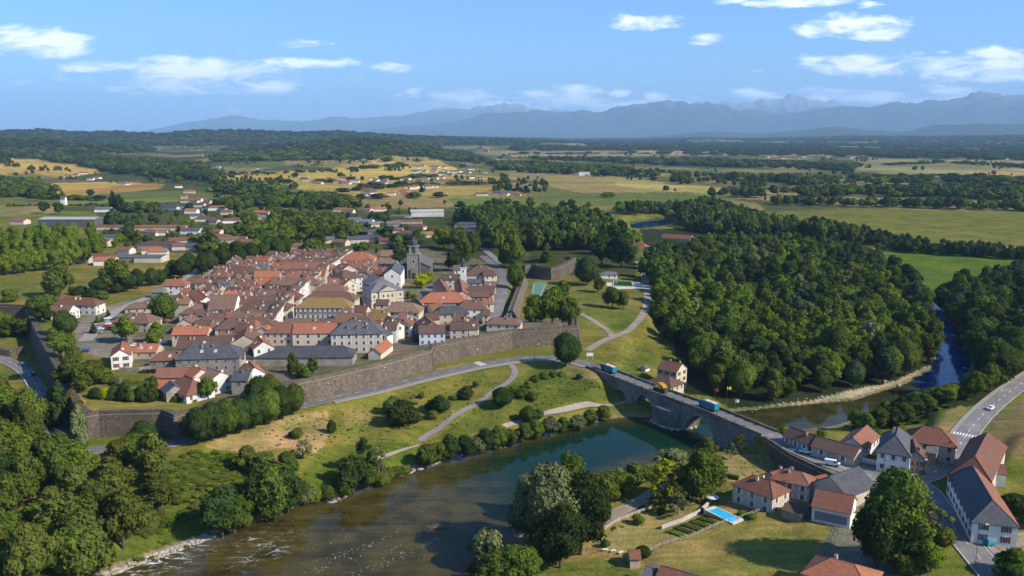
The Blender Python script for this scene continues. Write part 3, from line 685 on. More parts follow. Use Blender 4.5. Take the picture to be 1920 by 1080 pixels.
def crown_mesh(name, kind, seed, nleaf, leaf, mat, sq=None):
    rng = random.Random(seed); r = np.random.default_rng(seed)
    L = crown_shape(kind, rng); V = []; Fq = []; n0 = 0
    cv, cf = ICO1 if nleaf < 900 else ICO2
    core = .80 if kind != 'sparse' else .35
    for (x, y, z, s) in L:
        v = cv*(s*core*(1+.22*(fbm(cv[:,0]*2.2+x*9+seed, cv[:,1]*2.2+cv[:,2]*1.7+z*9, seed)-.45)))[:, None]+np.array((x, y, z)); v[:,2] = np.maximum(v[:,2], .02)
        V.append(v); Fq.append(np.stack([cf[:,0], cf[:,1], cf[:,2], cf[:,2]], 1)+n0); n0 += len(v)
    tri = np.concatenate(Fq)[:, :3]
    w = np.array([q[3]**2 for q in L]); w = w/w.sum(); pick = r.choice(len(L), nleaf, p=w)
    C = np.array(L)[pick]; d = r.normal(size=(nleaf, 3)); d[:,2] += .25; d /= np.linalg.norm(d, axis=1)[:, None]
    rad = C[:,3]*(r.uniform(.78, 1.20, nleaf) if kind not in ('round','box') else r.uniform(.88, 1.03, nleaf))
    p = C[:,:3]+d*rad[:, None]; p[:,2] = np.maximum(p[:,2], .03)
    nrm = d+r.normal(size=(nleaf, 3))*(.40 if kind not in ('round','box') else .30); nrm /= np.linalg.norm(nrm, axis=1)[:, None]
    u = np.cross(nrm, r.normal(size=(nleaf, 3))); u /= np.linalg.norm(u, axis=1)[:, None]; v2 = np.cross(nrm, u)
    s = leaf*r.uniform(.6, 1.35, nleaf)[:, None]; k = r.uniform(.55, 1, nleaf)[:, None]
    q = np.stack([p-u*s, p-v2*s*k, p+u*s, p+v2*s*k], 1).reshape(-1, 3)
    qi = np.arange(nleaf*4).reshape(-1, 4)+n0
    tris = np.concatenate([tri, qi[:, [0,1,2]], qi[:, [0,2,3]]])
    me = wmesh(name, np.concatenate(V+[q]), tris, mat, False)
    sm = np.zeros(len(tris), bool); sm[:len(tri)] = True; me.polygons.foreach_set('use_smooth', sm); return me
def trunk_mesh(kind, seed):
    mb = MB(); rng = random.Random(seed); t = .62 if kind != 'cone' else .9
    if kind == 'sparse': t = .75
    mb.tube((0,0,-.06), (.005,0,.22), .030, .022, 8); mb.tube((.005,0,.22), (0,.01,t), .022, .008, 7)
    for k in range(6 if kind != 'sparse' else 14):
        a = rng.uniform(0, 2*pi); z = rng.uniform(.2, .5); e = rng.uniform(.18, .36 if kind != 'sparse' else .42)
        mb.tube((0,0,z), (e*cos(a), e*sin(a), z+rng.uniform(.1, .35)), .012, .004, 5)
    return mb.mesh('trunk', M_BARK)
SHAPES = {}
for kind, ns, nl, lf in (('round',2,3600,.026),('broad',4,3400,.034),('tall',2,2800,.032),('cone',2,2600,.030),('sparse',2,1500,.030),('bush',3,2000,.042),('box',1,2000,.035)):
    SHAPES[kind] = [(crown_mesh('crown_'+kind, kind, 10+s, nl, lf, LEAF['mid']), trunk_mesh(kind, s)) for s in range(ns)]
BIG = [(crown_mesh('crown_large', 'broad', 77+s, 11000, .021, LEAF['mid']), trunk_mesh('broad', 5+s)) for s in range(2)]
LOWS = {}
def low(kind, c, seed=3):
    k = (kind, c, seed)
    if k not in LOWS:
        o = bpy.data.objects.new('low_crown', crown_mesh('low_crown', kind, seed, 520, .075, LEAF[c])); LOWS[k] = o
    return LOWS[k]
MIDS = {}
def midt(kind, c, seed=3):
    k = (kind, c, seed)
    if k not in MIDS:
        o = bpy.data.objects.new('mid_crown', crown_mesh('mid_crown', kind, seed, 1700, .042, LEAF[c])); MIDS[k] = o
    return MIDS[k]
def scatter(name, pts, temps, label):
    """one stuff object: pts rows x, y, z, radius, height, template index; leafy crowns set on the points"""
    pts = np.asarray(pts, float)
    me = bpy.data.meshes.new(name); me.vertices.add(len(pts)); me.vertices.foreach_set('co', pts[:, :3].astype(np.float32).ravel())
    a = me.attributes.new('size', 'FLOAT_VECTOR', 'POINT'); a.data.foreach_set('vector', np.stack([pts[:,3]*2, pts[:,3]*2, pts[:,4]], 1).astype(np.float32).ravel())
    a = me.attributes.new('turn', 'FLOAT_VECTOR', 'POINT'); a.data.foreach_set('vector', np.stack([np.zeros(len(pts)), np.zeros(len(pts)), RNG.uniform(0, 6.28, len(pts))], 1).astype(np.float32).ravel())
    a = me.attributes.new('variant', 'INT', 'POINT'); a.data.foreach_set('value', pts[:,5].astype(np.int32))
    o = link(name, me); o['kind'] = 'stuff'; o['label'] = label
    ng = bpy.data.node_groups.new(name, 'GeometryNodeTree'); ng.interface.new_socket('Geometry', in_out='INPUT', socket_type='NodeSocketGeometry'); ng.interface.new_socket('Geometry', in_out='OUTPUT', socket_type='NodeSocketGeometry')
    gi = ng.nodes.new('NodeGroupInput'); go = ng.nodes.new('NodeGroupOutput'); jn = ng.nodes.new('GeometryNodeJoinGeometry')
    def named(n, t):
        q = ng.nodes.new('GeometryNodeInputNamedAttribute'); q.data_type = t; q.inputs[0].default_value = n
        return [s for s in q.outputs if s.enabled][0]
    sz = named('size', 'FLOAT_VECTOR'); tn = named('turn', 'FLOAT_VECTOR'); vr = named('variant', 'INT')
    for k, t in enumerate(temps):
        cm = ng.nodes.new('FunctionNodeCompare'); cm.data_type = 'INT'; cm.operation = 'EQUAL'
        ii = [s for s in cm.inputs if s.type == 'INT']; ng.links.new(vr, ii[0]); ii[1].default_value = k
        ob = ng.nodes.new('GeometryNodeObjectInfo'); ob.inputs[0].default_value = t; ob.inputs['As Instance'].default_value = True
        ip = ng.nodes.new('GeometryNodeInstanceOnPoints'); ng.links.new(gi.outputs[0], ip.inputs['Points']); ng.links.new(cm.outputs[0], ip.inputs['Selection'])
        ng.links.new(ob.outputs['Geometry'], ip.inputs['Instance']); ng.links.new(tn, ip.inputs['Rotation']); ng.links.new(sz, ip.inputs['Scale']); ng.links.new(ip.outputs[0], jn.inputs[0])
    ng.links.new(jn.outputs[0], go.inputs[0]); md = o.modifiers.new('scatter', 'NODES'); md.node_group = ng
    return o
COLNAME = {'dark':'dark green','mid':'mid green','bright':'bright green','yellow':'yellow green','olive':'olive green','pale':'pale grey green','brown':'russet','blue':'bluish green'}
KNAME = {'round':('round_tree','dense round-crowned tree','tree'),'broad':('broadleaf_tree','spreading leafy tree','tree'),'tall':('tall_tree','tall slender tree','tree'),'cone':('conifer','pointed conifer','tree'),'sparse':('sparse_tree','thin sparse tree','tree'),'bush':('bush','rounded bush','bush'),'box':('clipped_shrub','tightly clipped shrub','bush')}
NT = 0
def tree(x, y, z, H, R, kind, c, px, py, group=None, label=None, big=False):
    global NT
    NT += 1; nm, adj, cat = KNAME[kind]
    e = link(nm, None, None, (x, y, z), random.uniform(0, 6.28)); e.empty_display_size = .5
    cm, tm = (random.choice(BIG) if big else random.choice(SHAPES[kind]))
    k = {'sparse':.46,'tall':.40,'bush':.52,'box':.46,'cone':.42,'round':.46}.get(kind, .46)
    s = (R/k, R/k*random.uniform(.9, 1.1), H/{'bush':.93,'box':.97,'round':.95}.get(kind, .96))
    o = link('crown', cm, e, scale=s); o.material_slots[0].link = 'OBJECT'; o.material_slots[0].material = LEAF[c]
    if kind not in ('bush', 'box'): link('trunk', tm, e, scale=(max(H*1.0, R), max(H*1.0, R), H))
    tag(e, label, cat, group, auto=None if label else (px, py-H*.5*(py-HOR)/CAMZ, COLNAME[c]+' '+adj))
    return e
def T(px, py, H, R, kind='broad', c='mid', group=None, label=None, z=None, big=False):
    if z is None: x, y, z = G(px, py)
    else: x, y = P(px, py, z)
    return tree(x, y, z-.1, H, R, kind, c, px, py, group, label, big)
# ---- named trees near the camera and round the town
for a in [
 (1060,687,17,8,'round','dark'),(1003,612,19,8,'broad','bright'),(1035,612,22,9,'broad','bright'),(1066,614,18,7,'broad','mid'),(1100,535,21,9.5,'round','dark'),
 (1128,500,27,12,'broad','dark'),(1165,503,28,13,'broad','dark'),(1150,478,26,12,'broad','dark'),(962,503,25,11,'broad','bright'),(965,547,20,7.5,'broad','mid'),(945,500,18,7,'broad','mid'),(1000,450,22,9,'broad','olive'),
 (1122,548,11,5,'broad','olive'),(1148,578,14,6.5,'broad','olive'),(1168,580,12,5,'broad','olive'),(1024,492,15,6,'tall','olive'),(1056,560,12,6,'broad','mid'),(1206,520,15,6,'broad','mid'),
 (832,466,20,11,'broad','bright'),(872,498,22,9,'broad','mid'),(850,508,17,8,'broad','dark'),(888,480,20,9,'broad','mid'),(862,470,22,10,'broad','olive'),
 (789,540,10,6,'broad','yellow'),(803,533,9,5,'broad','yellow'),(750,495,13,7,'broad','dark'),(766,560,5,2.5,'bush','mid'),(776,566,5,2.5,'bush','olive'),
 (285,536,13,6,'round','dark'),(301,534,11,5,'round','dark'),(314,522,8,4,'round','dark'),(326,519,13,5.5,'round','dark'),(341,522,15,6.5,'round','dark'),(355,515,17,7,'round','dark'),
 (380,514,17,7,'round','dark'),(395,510,17,6.5,'round','dark'),(408,505,16,6,'round','dark'),(419,505,19,6.5,'round','dark'),(446,499,17,7.5,'round','dark'),(455,498,10,4,'round','mid'),(472,495,18,7,'round','dark'),(492,491,16,6.5,'round','dark'),(505,487,9,4,'round','mid'),(520,487,19,7.5,'round','dark'),(534,484,20,6,'round','dark'),
 (20,566,8,6.5,'bush','mid'),(112,556,21,9,'broad','olive'),(104,558,15,8,'broad','mid'),(222,548,23,11,'broad','mid'),(238,547,15,7,'round','dark'),(258,541,14,6,'round','dark'),(210,545,16,7,'round','mid'),(221,550,8,4,'round','dark'),
 (185,552,11,6.5,'round','dark'),(172,558,6,6,'bush','dark'),(152,552,6,6,'bush','dark'),(138,551,5,4,'bush','mid'),(190,562,6,6,'bush','mid'),(70,592,11,8,'broad','mid'),(92,580,9,6,'broad','mid'),(84,604,9,6,'broad','dark'),(122,634,15,6.5,'round','dark'),(100,640,7,4,'bush','mid'),
 (308,606,16,8,'broad','mid'),(296,598,12,6,'broad','mid'),(238,642,13,7,'broad','bright'),(295,642,10,5.5,'broad','bright'),(285,652,8,4.5,'broad','bright'),(176,625,6,2.2,'cone','dark'),(203,595,4.5,1.6,'cone','dark'),(183,606,4.5,1.7,'cone','mid'),(192,604,4,1.4,'cone','mid'),
 (50,632,11,8,'broad','mid'),(22,630,10,9,'broad','mid'),(-5,622,11,9,'broad','bright'),(12,610,7,6,'bush','mid'),(38,618,8,6,'broad','bright'),
 (132,732,13,7,'broad','mid'),(158,735,12,6.5,'broad','mid'),(172,722,11,6,'broad','olive'),(115,672,12,6,'broad','mid'),(140,680,8,5,'bush','mid'),(128,650,7,4,'bush','olive'),(198,718,7,4,'bush','mid'),(225,722,4,4,'bush','pale'),
 (180,748,5,4,'bush','dark'),(197,749,5,3.5,'bush','yellow'),(214,749,6,4,'bush','dark'),(232,750,6,4,'bush','dark'),(250,751,7,4,'bush','mid'),(268,752,6.5,4,'bush','dark'),(284,752,6,4,'bush','dark'),(260,740,6,4,'bush','mid'),(240,728,4,3,'bush','mid'),(290,742,8,3,'tall','mid'),(275,730,4,3,'bush','mid'),
 (391,748,8.5,3.8,'broad','bright'),(455,735,5,2.5,'bush','bright'),(330,752,2.5,3,'bush','mid'),(345,752,2.5,3,'bush','mid'),(360,752,2.5,3,'bush','mid'),
 (548,700,9,3.5,'tall','mid'),(566,706,6,4,'bush','olive'),(586,700,7,3,'tall','mid'),(574,708,5,3,'bush','mid'),(525,645,3.5,2.6,'bush','bright'),(550,645,3.5,2.8,'bush','bright'),(575,645,4,3.2,'bush','bright'),(606,646,3,2.6,'bush','bright'),(755,632,7,2.6,'tall','bright'),(780,640,2.5,2.5,'bush','bright'),(895,560,5,3.5,'bush','bright'),
 (372,832,13.9,6.2,'round','dark'),(398,826,14.8,6.2,'round','dark'),(424,819,14.8,6.2,'round','mid'),(450,812,13.9,5.7,'round','dark'),(478,803,13.9,6.2,'round','dark'),(505,795,14.8,6.2,'round','mid'),(530,786,13.9,5.7,'round','dark'),(552,777,13.1,5.3,'round','mid'),(485,760,12.2,5.3,'round','dark'),(505,752,11.3,5.3,'round','mid'),
 (268,836,9.5,5.5,'round','dark'),(250,860,9,5.5,'broad','mid'),(236,880,10,6,'broad','mid'),(285,865,8,5,'broad','mid'),
 (115,800,19,5.5,'cone','dark'),(138,792,13,5,'broad','brown'),(150,802,11,4,'broad','brown'),(152,870,20,5,'tall','pale'),(100,770,9,4,'broad','mid'),
 (752,797,9.5,8.5,'bush','dark'),(735,775,7,5,'bush','mid'),(770,792,7,5,'bush','dark'),(825,772,7.5,4.8,'bush','dark'),(808,766,4,3,'bush','mid'),(873,748,6,4.6,'bush','dark'),(892,725,2.5,2,'bush','mid'),(940,764,9,5,'round','dark'),(622,810,5,2.4,'bush','dark'),(557,822,4,2.8,'bush','mid'),(545,818,2,1.6,'bush','mid'),(812,784,3.5,3,'bush','olive'),(790,746,2.5,2,'bush','olive'),(852,750,2.5,2,'bush','mid'),
 (485,972,16,7,'broad','dark'),(515,978,17,7,'broad','mid'),(540,962,15,6.5,'broad','dark'),(555,945,9,5,'broad','mid'),(500,950,14,6,'broad','mid'),(572,945,6,4,'bush','pale'),(590,938,5,4,'bush','bright'),(612,935,5,4,'bush','mid'),(463,884,9,5.5,'broad','olive'),(500,890,8,5,'broad','mid'),(538,895,9,5,'broad','mid'),(568,860,7,4.5,'sparse','pale'),(525,910,8,5,'broad','bright'),
 (662,922,13,6.5,'broad','dark'),(690,915,9,5,'broad','mid'),(682,900,15,6,'sparse','dark'),(705,905,13,5,'sparse','pale'),(715,912,6,4,'bush','olive'),(648,930,7,4,'bush','mid'),(742,892,4,3,'bush','mid'),(760,888,3.5,3,'bush','olive'),(728,898,4,3,'bush','olive'),
 (418,1012,17,7,'broad','dark'),(440,1002,13,6,'broad','mid'),(455,990,8,4,'broad','mid'),
 (798,876,9,5,'broad','mid'),(820,870,8.5,4.5,'broad','mid'),(845,866,10,5,'broad','dark'),(870,860,9,5,'broad','dark'),(890,856,8,4.5,'broad','pale'),(912,848,9,5,'broad','dark'),(936,842,9,5,'broad','mid'),(958,838,7,4,'broad','mid'),
 (983,829,8,4.5,'broad','mid'),(1006,824,7.5,4.5,'broad','mid'),(1030,818,8,4.5,'broad','pale'),(1055,812,6.5,4,'broad','mid'),(1080,808,7,4.5,'broad','pale'),(1104,797,6.5,4,'broad','mid'),(1132,789,7,3.8,'broad','olive'),(990,797,8.5,4.2,'round','dark'),(1010,782,4,3,'bush','mid'),
 (1003,716,3.5,3,'bush','mid'),(1020,710,3.5,3,'bush','mid'),(1037,707,3,2.6,'bush','mid'),(1054,705,3,2.6,'bush','bright'),(990,728,3.5,3,'bush','bright'),(976,745,4.5,4,'bush','mid'),(998,748,4,3.5,'bush','mid'),(965,740,4,4,'bush','bright'),(1086,710,2,2.4,'bush','dark'),
 (1140,940,10,6,'broad','mid'),(1168,930,8,5,'broad','mid'),(1190,912,8,6,'broad','mid'),(1160,912,7,4,'broad','pale'),(1212,900,5,3.5,'bush','mid'),(1262,890,9.5,6.5,'broad','pale'),(1325,866,9,5,'broad','olive'),
 (1313,940,17,7.5,'broad','mid'),(1335,925,13,6,'broad','mid'),(1290,935,12,5.5,'broad','bright'),(1246,945,15,6.5,'sparse','yellow'),(1262,950,8,4,'sparse','olive'),(1370,860,6,3,'sparse','pale'),(1387,848,7,3,'sparse','olive'),
 (1197,983,3.2,2.7,'bush','bright'),(1135,1024,2.2,2,'bush','mid'),(1205,1045,3.4,2.3,'box','dark'),(1271,965,7,4.5,'sparse','pale'),(1230,952,6,4,'sparse','olive'),(1240,965,3,2,'bush','dark'),
 (1392,968,1.8,1.7,'box','bright'),(1410,972,1.6,1.6,'box','bright'),(1316,960,1.6,1.5,'bush','dark'),(1480,925,2,2,'bush','mid'),
 (915,1072,13,6,'broad','pale'),(905,1050,9,5,'broad','pale'),(962,1095,11,7,'broad','mid'),(985,1080,8,5,'broad','mid'),(935,1110,11,7,'broad','mid'),
 (1028,1045,8,5,'broad','bright'),
 (1750,1000,8,5,'sparse','pale'),(1732,980,6,4,'broad','olive'),(1745,1072,7.5,4.5,'broad','bright'),(1715,1060,7,5,'broad','olive'),(1770,1020,5,4,'bush','olive'),(1700,1075,5,4,'bush','olive'),
 (1903,1082,7,5,'broad','mid'),(1902,968,7,5.5,'broad','dark'),(1925,985,7,5,'broad','dark'),(1893,1100,6,4,'broad','dark'),
 (1625,812,8,4.5,'broad','bright'),(1608,800,7,4,'broad','bright'),(1650,805,9,5,'broad','mid'),(1672,800,8,5,'broad','dark'),(1692,794,9,5.5,'broad','mid'),(1712,785,9,6,'broad','dark'),(1735,775,8,6,'broad','mid'),(1690,780,8,5,'broad','dark'),(1715,770,8,6,'broad','bright'),(1745,760,8,5.5,'broad','mid'),(1775,755,8,5,'broad','bright'),(1790,748,7,4.5,'broad','mid'),(1642,825,5,3.5,'bush','mid'),(1660,782,7,4.5,'broad','mid'),
 (1830,745,11,6,'broad','mid'),(1855,735,12,7,'broad','mid'),(1880,720,12,7,'broad','dark'),(1850,700,13,7,'broad','mid'),(1815,738,9,5,'broad','mid'),(1905,700,10,7,'broad','mid'),
 (1499,830,5,1.6,'sparse','olive'),(1470,812,3,2.6,'bush','bright'),(1540,818,2.5,2.8,'bush','bright'),(1765,838,4,3,'bush','mid'),
 (42,368,20,6,'tall','mid'),(118,380,18,5,'tall','mid'),(213,395,26,8,'tall','dark'),(225,396,22,7,'tall','dark'),(170,368,12,7,'broad','dark'),(83,400,16,8,'broad','dark'),(110,402,16,8,'broad','dark'),(246,500,1,1,'bush','dark')][:-1]:
    T(*a)
T(1035,1035,25,12,'broad','pale', big=True); T(1088,1040,23,10,'broad','dark', big=True); T(995,1010,21,9,'broad','pale', big=True); T(1068,965,21,8,'broad','mid', big=True); T(1050,1065,17,8,'broad','dark', big=True)
T(1668,1052,23.5,11,'broad','mid', big=True, label='huge dense green tree towering over the road junction at lower right', z=-1)
T(1640,1060,19,7,'broad','dark', big=True, label='dark lower tree tucked against the left side of the huge junction tree', z=-1)
T(1700,1050,17,7,'broad','mid', big=True, label='green tree merging with the right side of the huge junction tree', z=-1)
# plane-tree avenue on the left: rows of tall bright trees
gy = 0
for (x0, y0, x1, y1, n, H) in [(-30,518,125,505,9,17),(120,505,182,488,4,22),(-30,500,120,490,8,20),(-20,484,130,474,7,21),(0,466,170,452,7,20)]:
    for k in range(n):
        t = k/(n-1); T(x0+(x1-x0)*t+random.uniform(-3, 3), y0+(y1-y0)*t+random.uniform(-1.5, 1.5), H*random.uniform(.93, 1.05), 7, 'broad', 'bright', 'plane trees in rows beside the park')
SUB = [(285,441,12,'W','R'),(303,441,12,'W','R'),(360,438,20,'W','G'),(305,465,26,'W','D'),(340,457,22,'C','R'),(340,468,14,'W','R'),(362,468,12,'C','G'),(238,475,12,'W','O'),(285,476,16,'W','O'),(297,478,10,'W','O'),(210,450,14,'W','G'),(192,460,22,'C','R'),(175,490,20,'C','R'),(200,496,16,'W','O'),(158,492,14,'C','R'),(415,450,14,'C','R'),(427,456,20,'C','B'),(445,455,18,'C','D'),(465,460,12,'C','R'),(408,440,12,'C','R'),
 (370,410,16,'C','G'),(385,415,14,'W','B'),(400,420,14,'C','D'),(415,418,12,'C','G'),(433,418,12,'W','R'),(375,388,14,'W','D'),(390,394,14,'W','D'),(408,394,16,'W','R'),(425,402,14,'C','R'),(360,400,16,'W','O'),(320,392,18,'W','G'),(345,396,10,'W','L'),(345,372,10,'C','R'),(352,380,12,'W','R'),(366,382,12,'C','R'),(335,352,14,'W','R'),(355,362,12,'C','O'),(372,378,12,'W','B'),(390,382,12,'C','R'),(450,417,12,'W','G'),(195,397,20,'W','L'),(38,420,18,'C','R'),(230,345,14,'W','L'),(240,347,10,'W','O'),(170,338,14,'W','L'),
 (488,403,12,'W','O'),(500,404,10,'C','O'),(496,412,14,'W','L'),(640,397,14,'C','O'),(655,400,14,'W','R'),(690,398,12,'W','O'),(712,396,14,'W','O'),(665,417,14,'W','L'),(688,421,16,'W','L'),(705,425,14,'C','L'),(738,425,16,'S','L'),(745,437,12,'W','R'),(765,443,12,'W','R'),(800,445,12,'C','O'),(885,434,18,'W','G'),(875,427,16,'C','G'),(680,440,18,'K','G'),(670,455,20,'C','G'),(690,453,18,'K','G'),(700,440,12,'W','L'),(640,460,14,'C','R'),(620,455,14,'C','L'),(560,468,14,'C','R'),(725,457,12,'C','R'),(780,430,14,'C','R')]
VIL = []
vr = random.Random(5)
for (cx, cy, sx, sy, n) in ((620,340,50,6,12),(740,345,60,9,18),(830,318,55,7,22),(870,330,60,7,10),(700,362,60,5,10),(790,350,40,5,8),(980,352,30,5,8),(930,365,40,3,5),(1560,296,120,3,20),(1250,288,120,3,10),(1830,300,60,5,8),(420,318,60,10,3),(160,330,40,8,4),(950,280,80,3,10)):
    for k in range(n): VIL.append((cx+vr.uniform(-1, 1)*sx, cy+vr.uniform(-1, 1)*sy))
KEEP = [(a, b, L*.55) for a, b, L, w, r in SUB]+[(a, b, 9) for a, b in VIL]+[(136,424,34),(120,384,8),(800,405,26),(750,412,16),(765,419,22),(250,489,26),(285,490,14),(560,482,18),(205,430,28),(290,432,40),(1096,329,14),(1272,452,34),(1206,462,10)]
KA = np.array(KEEP)
FIELDS = [p for p, c_ in COVER[-17:]]
def hides(a, b, h):
    s = (b-HOR)/CAMZ
    return bool(np.any((np.abs(a-KA[:,0]) < KA[:,2]+h*.3*s) & (b > KA[:,1]-3) & (b-h*s < KA[:,1]-3)))
def infield(a, b): return any(inpoly(np.array([a]), np.array([b]), q)[0] for q in FIELDS)
# ---- woods: jittered grids in world space, tested against outlines
def wood(poly, sp, H, cols, kinds=('broad',), zrow=None, rej=None, fit=False, gap=0):
    Wp = np.array([G(a, b)[:2] for a, b in poly]); x0, y0 = Wp.min(0); x1, y1 = Wp.max(0)
    nx = int((x1-x0)/sp)+1; ny = int((y1-y0)/sp)+1
    X, Y = np.meshgrid(np.arange(nx), np.arange(ny)); X = x0+(X.ravel()+RNG.uniform(-.42, .42, nx*ny))*sp; Y = y0+(Y.ravel()+RNG.uniform(-.42, .42, nx*ny))*sp
    m = inpoly(X, Y, [tuple(w) for w in Wp]); X = X[m]; Y = Y[m]; Z = hfun(X, Y)
    px, py = proj(X, Y, Z); out = []
    for x, y, z, a, b in zip(X, Y, Z, px, py):
        if rej is not None and any(inpoly(np.array([a]), np.array([b]), q)[0] for q in rej): continue
        q_ = random.uniform(.58, 1.28); h = H*q_
        if gap and float(fbm(np.array([x/95]), np.array([y/70]), 33)[0]) < gap: continue
        if fit and (not inpoly(np.array([a]), np.array([b-.75*h*(b-HOR)/CAMZ]), poly)[0] or hides(a, b, h)): continue
        nn = float(fbm(np.array([x/38]), np.array([y/38]), 17)[0]); ci = int(np.clip((nn-.28)/.4+random.gauss(0, .30), 0, .999)*len(cols))
        out.append([x, y, z, sp*random.uniform(.50, .74)*q_**.5*1.1, h, random.choice(kinds), cols[ci], a, b])
    return out
CLEAR = [[(1290,532),(1355,532),(1360,565),(1300,560)],[(1380,530),(1445,530),(1450,568),(1390,566)],[(1440,548),(1475,550),(1478,572),(1448,570)],[(1215,435),(1310,440),(1308,466),(1215,462)]]
ISL = wood([(1222,500),(1300,478),(1420,470),(1560,480),(1650,500),(1728,560),(1745,600),(1750,680),(1690,712),(1600,738),(1450,756),(1400,762),(1345,742),(1322,735),(1310,690),(1255,650),(1232,600),(1226,540)], 10.2, 15, ['dark','dark','blue','mid','mid','mid','mid','mid','olive','bright','mid','bright','pale','bright'], ('broad','broad','broad','broad','broad','round'), rej=CLEAR)
RTE = wood([(1760,565),(1800,548),(1990,505),(2100,560),(2100,650),(1960,690),(1905,700),(1845,735),(1828,690),(1795,620)], 10.5, 15, ['dark','dark','dark','mid','mid','blue'], ('broad','round'))
LFT = wood([(-90,720),(-20,722),(15,755),(45,800),(80,850),(98,880),(150,880),(165,925),(230,885),(300,905),(320,960),(260,1015),(200,1060),(150,1130),(-90,1180)], 9.6, 14, ['mid','mid','mid','olive','bright','dark','olive'], ('broad',))
near = sorted(ISL+RTE+LFT, key=lambda t: hypot(t[0], t[1]))
cap = 140
def front(t):   # how large it shows: nearer, and not hidden right behind a nearer crown
    return (t[8]-HOR)
chosen = sorted(near, key=lambda t: -front(t))
seen = [t for t in chosen if -60 < t[7] < 1980 and t[8] < 1150]
top = seen[:max(0, cap)]; ids = set(map(id, top)); rest = [t for t in near if id(t) not in ids]
for t in top:
    g = 'trees of the wood beyond the river' if t[7] > 1100 else 'trees of the wood on the lower left bank'
    if t[7] > 1760: g = 'trees of the wood at the right river bend'
    lab = COLNAME[t[6]]+' tree in the wood '+('beyond the river' if 'beyond' in g else 'on the lower left river bank' if 'left' in g else 'at the right river bend')
    tree(t[0], t[1], t[2], t[4], t[3], t[5], t[6], t[7], t[8], group=g+', '+COLNAME[t[6]], label=lab)
TK = [('broad','mid',3),('broad','mid',4),('broad','dark',5),('broad','olive',6),('broad','bright',7),('round','dark',3),('tall','mid',3),('broad','brown',3),('broad','blue',8),('round','mid',6),('tall','olive',5),('broad','pale',9)]
def tidx(kind, c):
    c_ = [i for i, q in enumerate(TK) if q[1] == c and q[0] == kind] or [i for i, q in enumerate(TK) if q[1] == c] or [0]
    return random.choice(c_)
def stuff(name, rows, label, mid=False):
    scatter(name, [[t[0], t[1], t[2]-.3, t[3]/.46, t[4]/.96, tidx(t[5], t[6])] for t in rows], [(midt if mid else low)(*q) for q in TK], label)
def halve(rows):
    for t in rows: t[3] *= .5
    return rows
stuff('woodland', halve(rest), 'dense mixed wood filling the river bend', mid=True)
# ---- woods and hedges further off
W2 = []
allc = ['mid','mid','dark','dark','olive','blue','blue','bright']
def thin(rows, keep): return [t for t in rows if random.random() < keep]
back = lambda poly, sp, H, cols=allc, kinds=('broad','broad','broad','round'), keep=1.0, fit=True: W2.extend(thin(wood(poly, sp, H, cols, kinds, rej=CLEAR+[[(1175,405),(1268,405),(1268,440),(1175,440)]], fit=fit, gap=.42 if min(q[1] for q in poly) < 360 else 0), keep))
back([(990,470),(1090,470),(1195,470),(1195,440),(1130,400),(1080,388),(1010,392),(900,385),(860,395),(850,420),(900,450),(930,475)], 10, 17)
back([(1100,392),(1180,404),(1270,404),(1280,430),(1330,440),(1450,445),(1560,458),(1640,470),(1600,420),(1440,402),(1330,372),(1320,368),(1300,380),(1200,380),(1100,380)], 11, 18)
back([(1215,470),(1240,442),(1330,440),(1480,440),(1600,455),(1640,480),(1560,480),(1420,472),(1300,480),(1222,502)], 9, 15)
back([(1600,425),(1640,450),(1750,470),(1980,485),(1980,470),(1760,458),(1650,440),(1615,418)], 9, 13, ['dark','dark','mid','blue'])
back([(1440,385),(1600,388),(1980,398),(1980,378),(1700,372),(1450,368)], 13, 17)
back([(1330,372),(1700,372),(1980,378),(1980,352),(1800,345),(1560,348),(1300,352)], 16, 16)
back([(1120,330),(1300,348),(1560,348),(1590,330),(1300,322),(1000,302),(900,300),(930,318),(1000,325)], 19, 17)
back([(1580,345),(1980,352),(1980,332),(1600,326)], 30, 15, keep=.7)
back([(560,485),(640,480),(740,470),(760,455),(720,425),(640,405),(540,395),(440,400),(400,420),(470,450),(480,480)], 11, 12, ['mid','mid','bright','bright','olive','dark','mid'], keep=.85)
back([(180,462),(205,450),(300,455),(330,440),(260,415),(205,395),(200,420)], 11, 14, ['dark','mid','dark','blue'], keep=.7)
back([(200,400),(330,398),(400,400),(520,390),(640,395),(700,385),(620,360),(480,362),(400,378),(330,385),(240,380)], 12, 13, keep=.9)
back([(740,470),(800,460),(820,435),(760,415),(700,400),(660,402),(720,430)], 10, 10, keep=.75)
back([(0,380),(100,378),(115,352),(60,340),(0,345)], 13, 14, ['mid','dark','olive','mid'])
back([(-100,325),(0,295),(60,297),(150,312),(240,330),(400,345),(420,325),(380,305),(200,290),(0,282),(-100,282)], 22, 18, ['mid','dark','blue'])
back([(300,385),(400,350),(420,345),(560,348),(520,362),(420,372)], 17, 15)
back([(700,290),(740,292),(880,305),(940,304),(880,285),(760,274),(700,272),(560,272),(560,280)], 30, 18, ['mid','dark','blue'])
back([(400,305),(560,302),(740,304),(720,285),(560,280),(400,285)], 30, 16, ['mid','dark','blue','bright'])
back([(1000,300),(1300,312),(1600,322),(1620,305),(1330,296),(1000,292)], 30, 15, ['mid','dark','blue'])
back([(1240,290),(1600,294),(1980,304),(1980,284),(1600,276),(1250,274)], 60, 18, ['blue','dark'])
back([(1100,372),(1150,372),(1150,362),(1130,360)], 15, 14)
back([(0,360),(60,350),(90,338),(0,330)], 14, 12)
back([(1600,452),(1700,474),(1980,494),(1980,484),(1750,470),(1605,440)], 7, 11, ['dark','mid','blue','dark'], fit=False)
back([(170,500),(190,480),(250,470),(330,476),(330,466),(230,462),(170,478)], 9, 8, ['mid','dark','olive'])
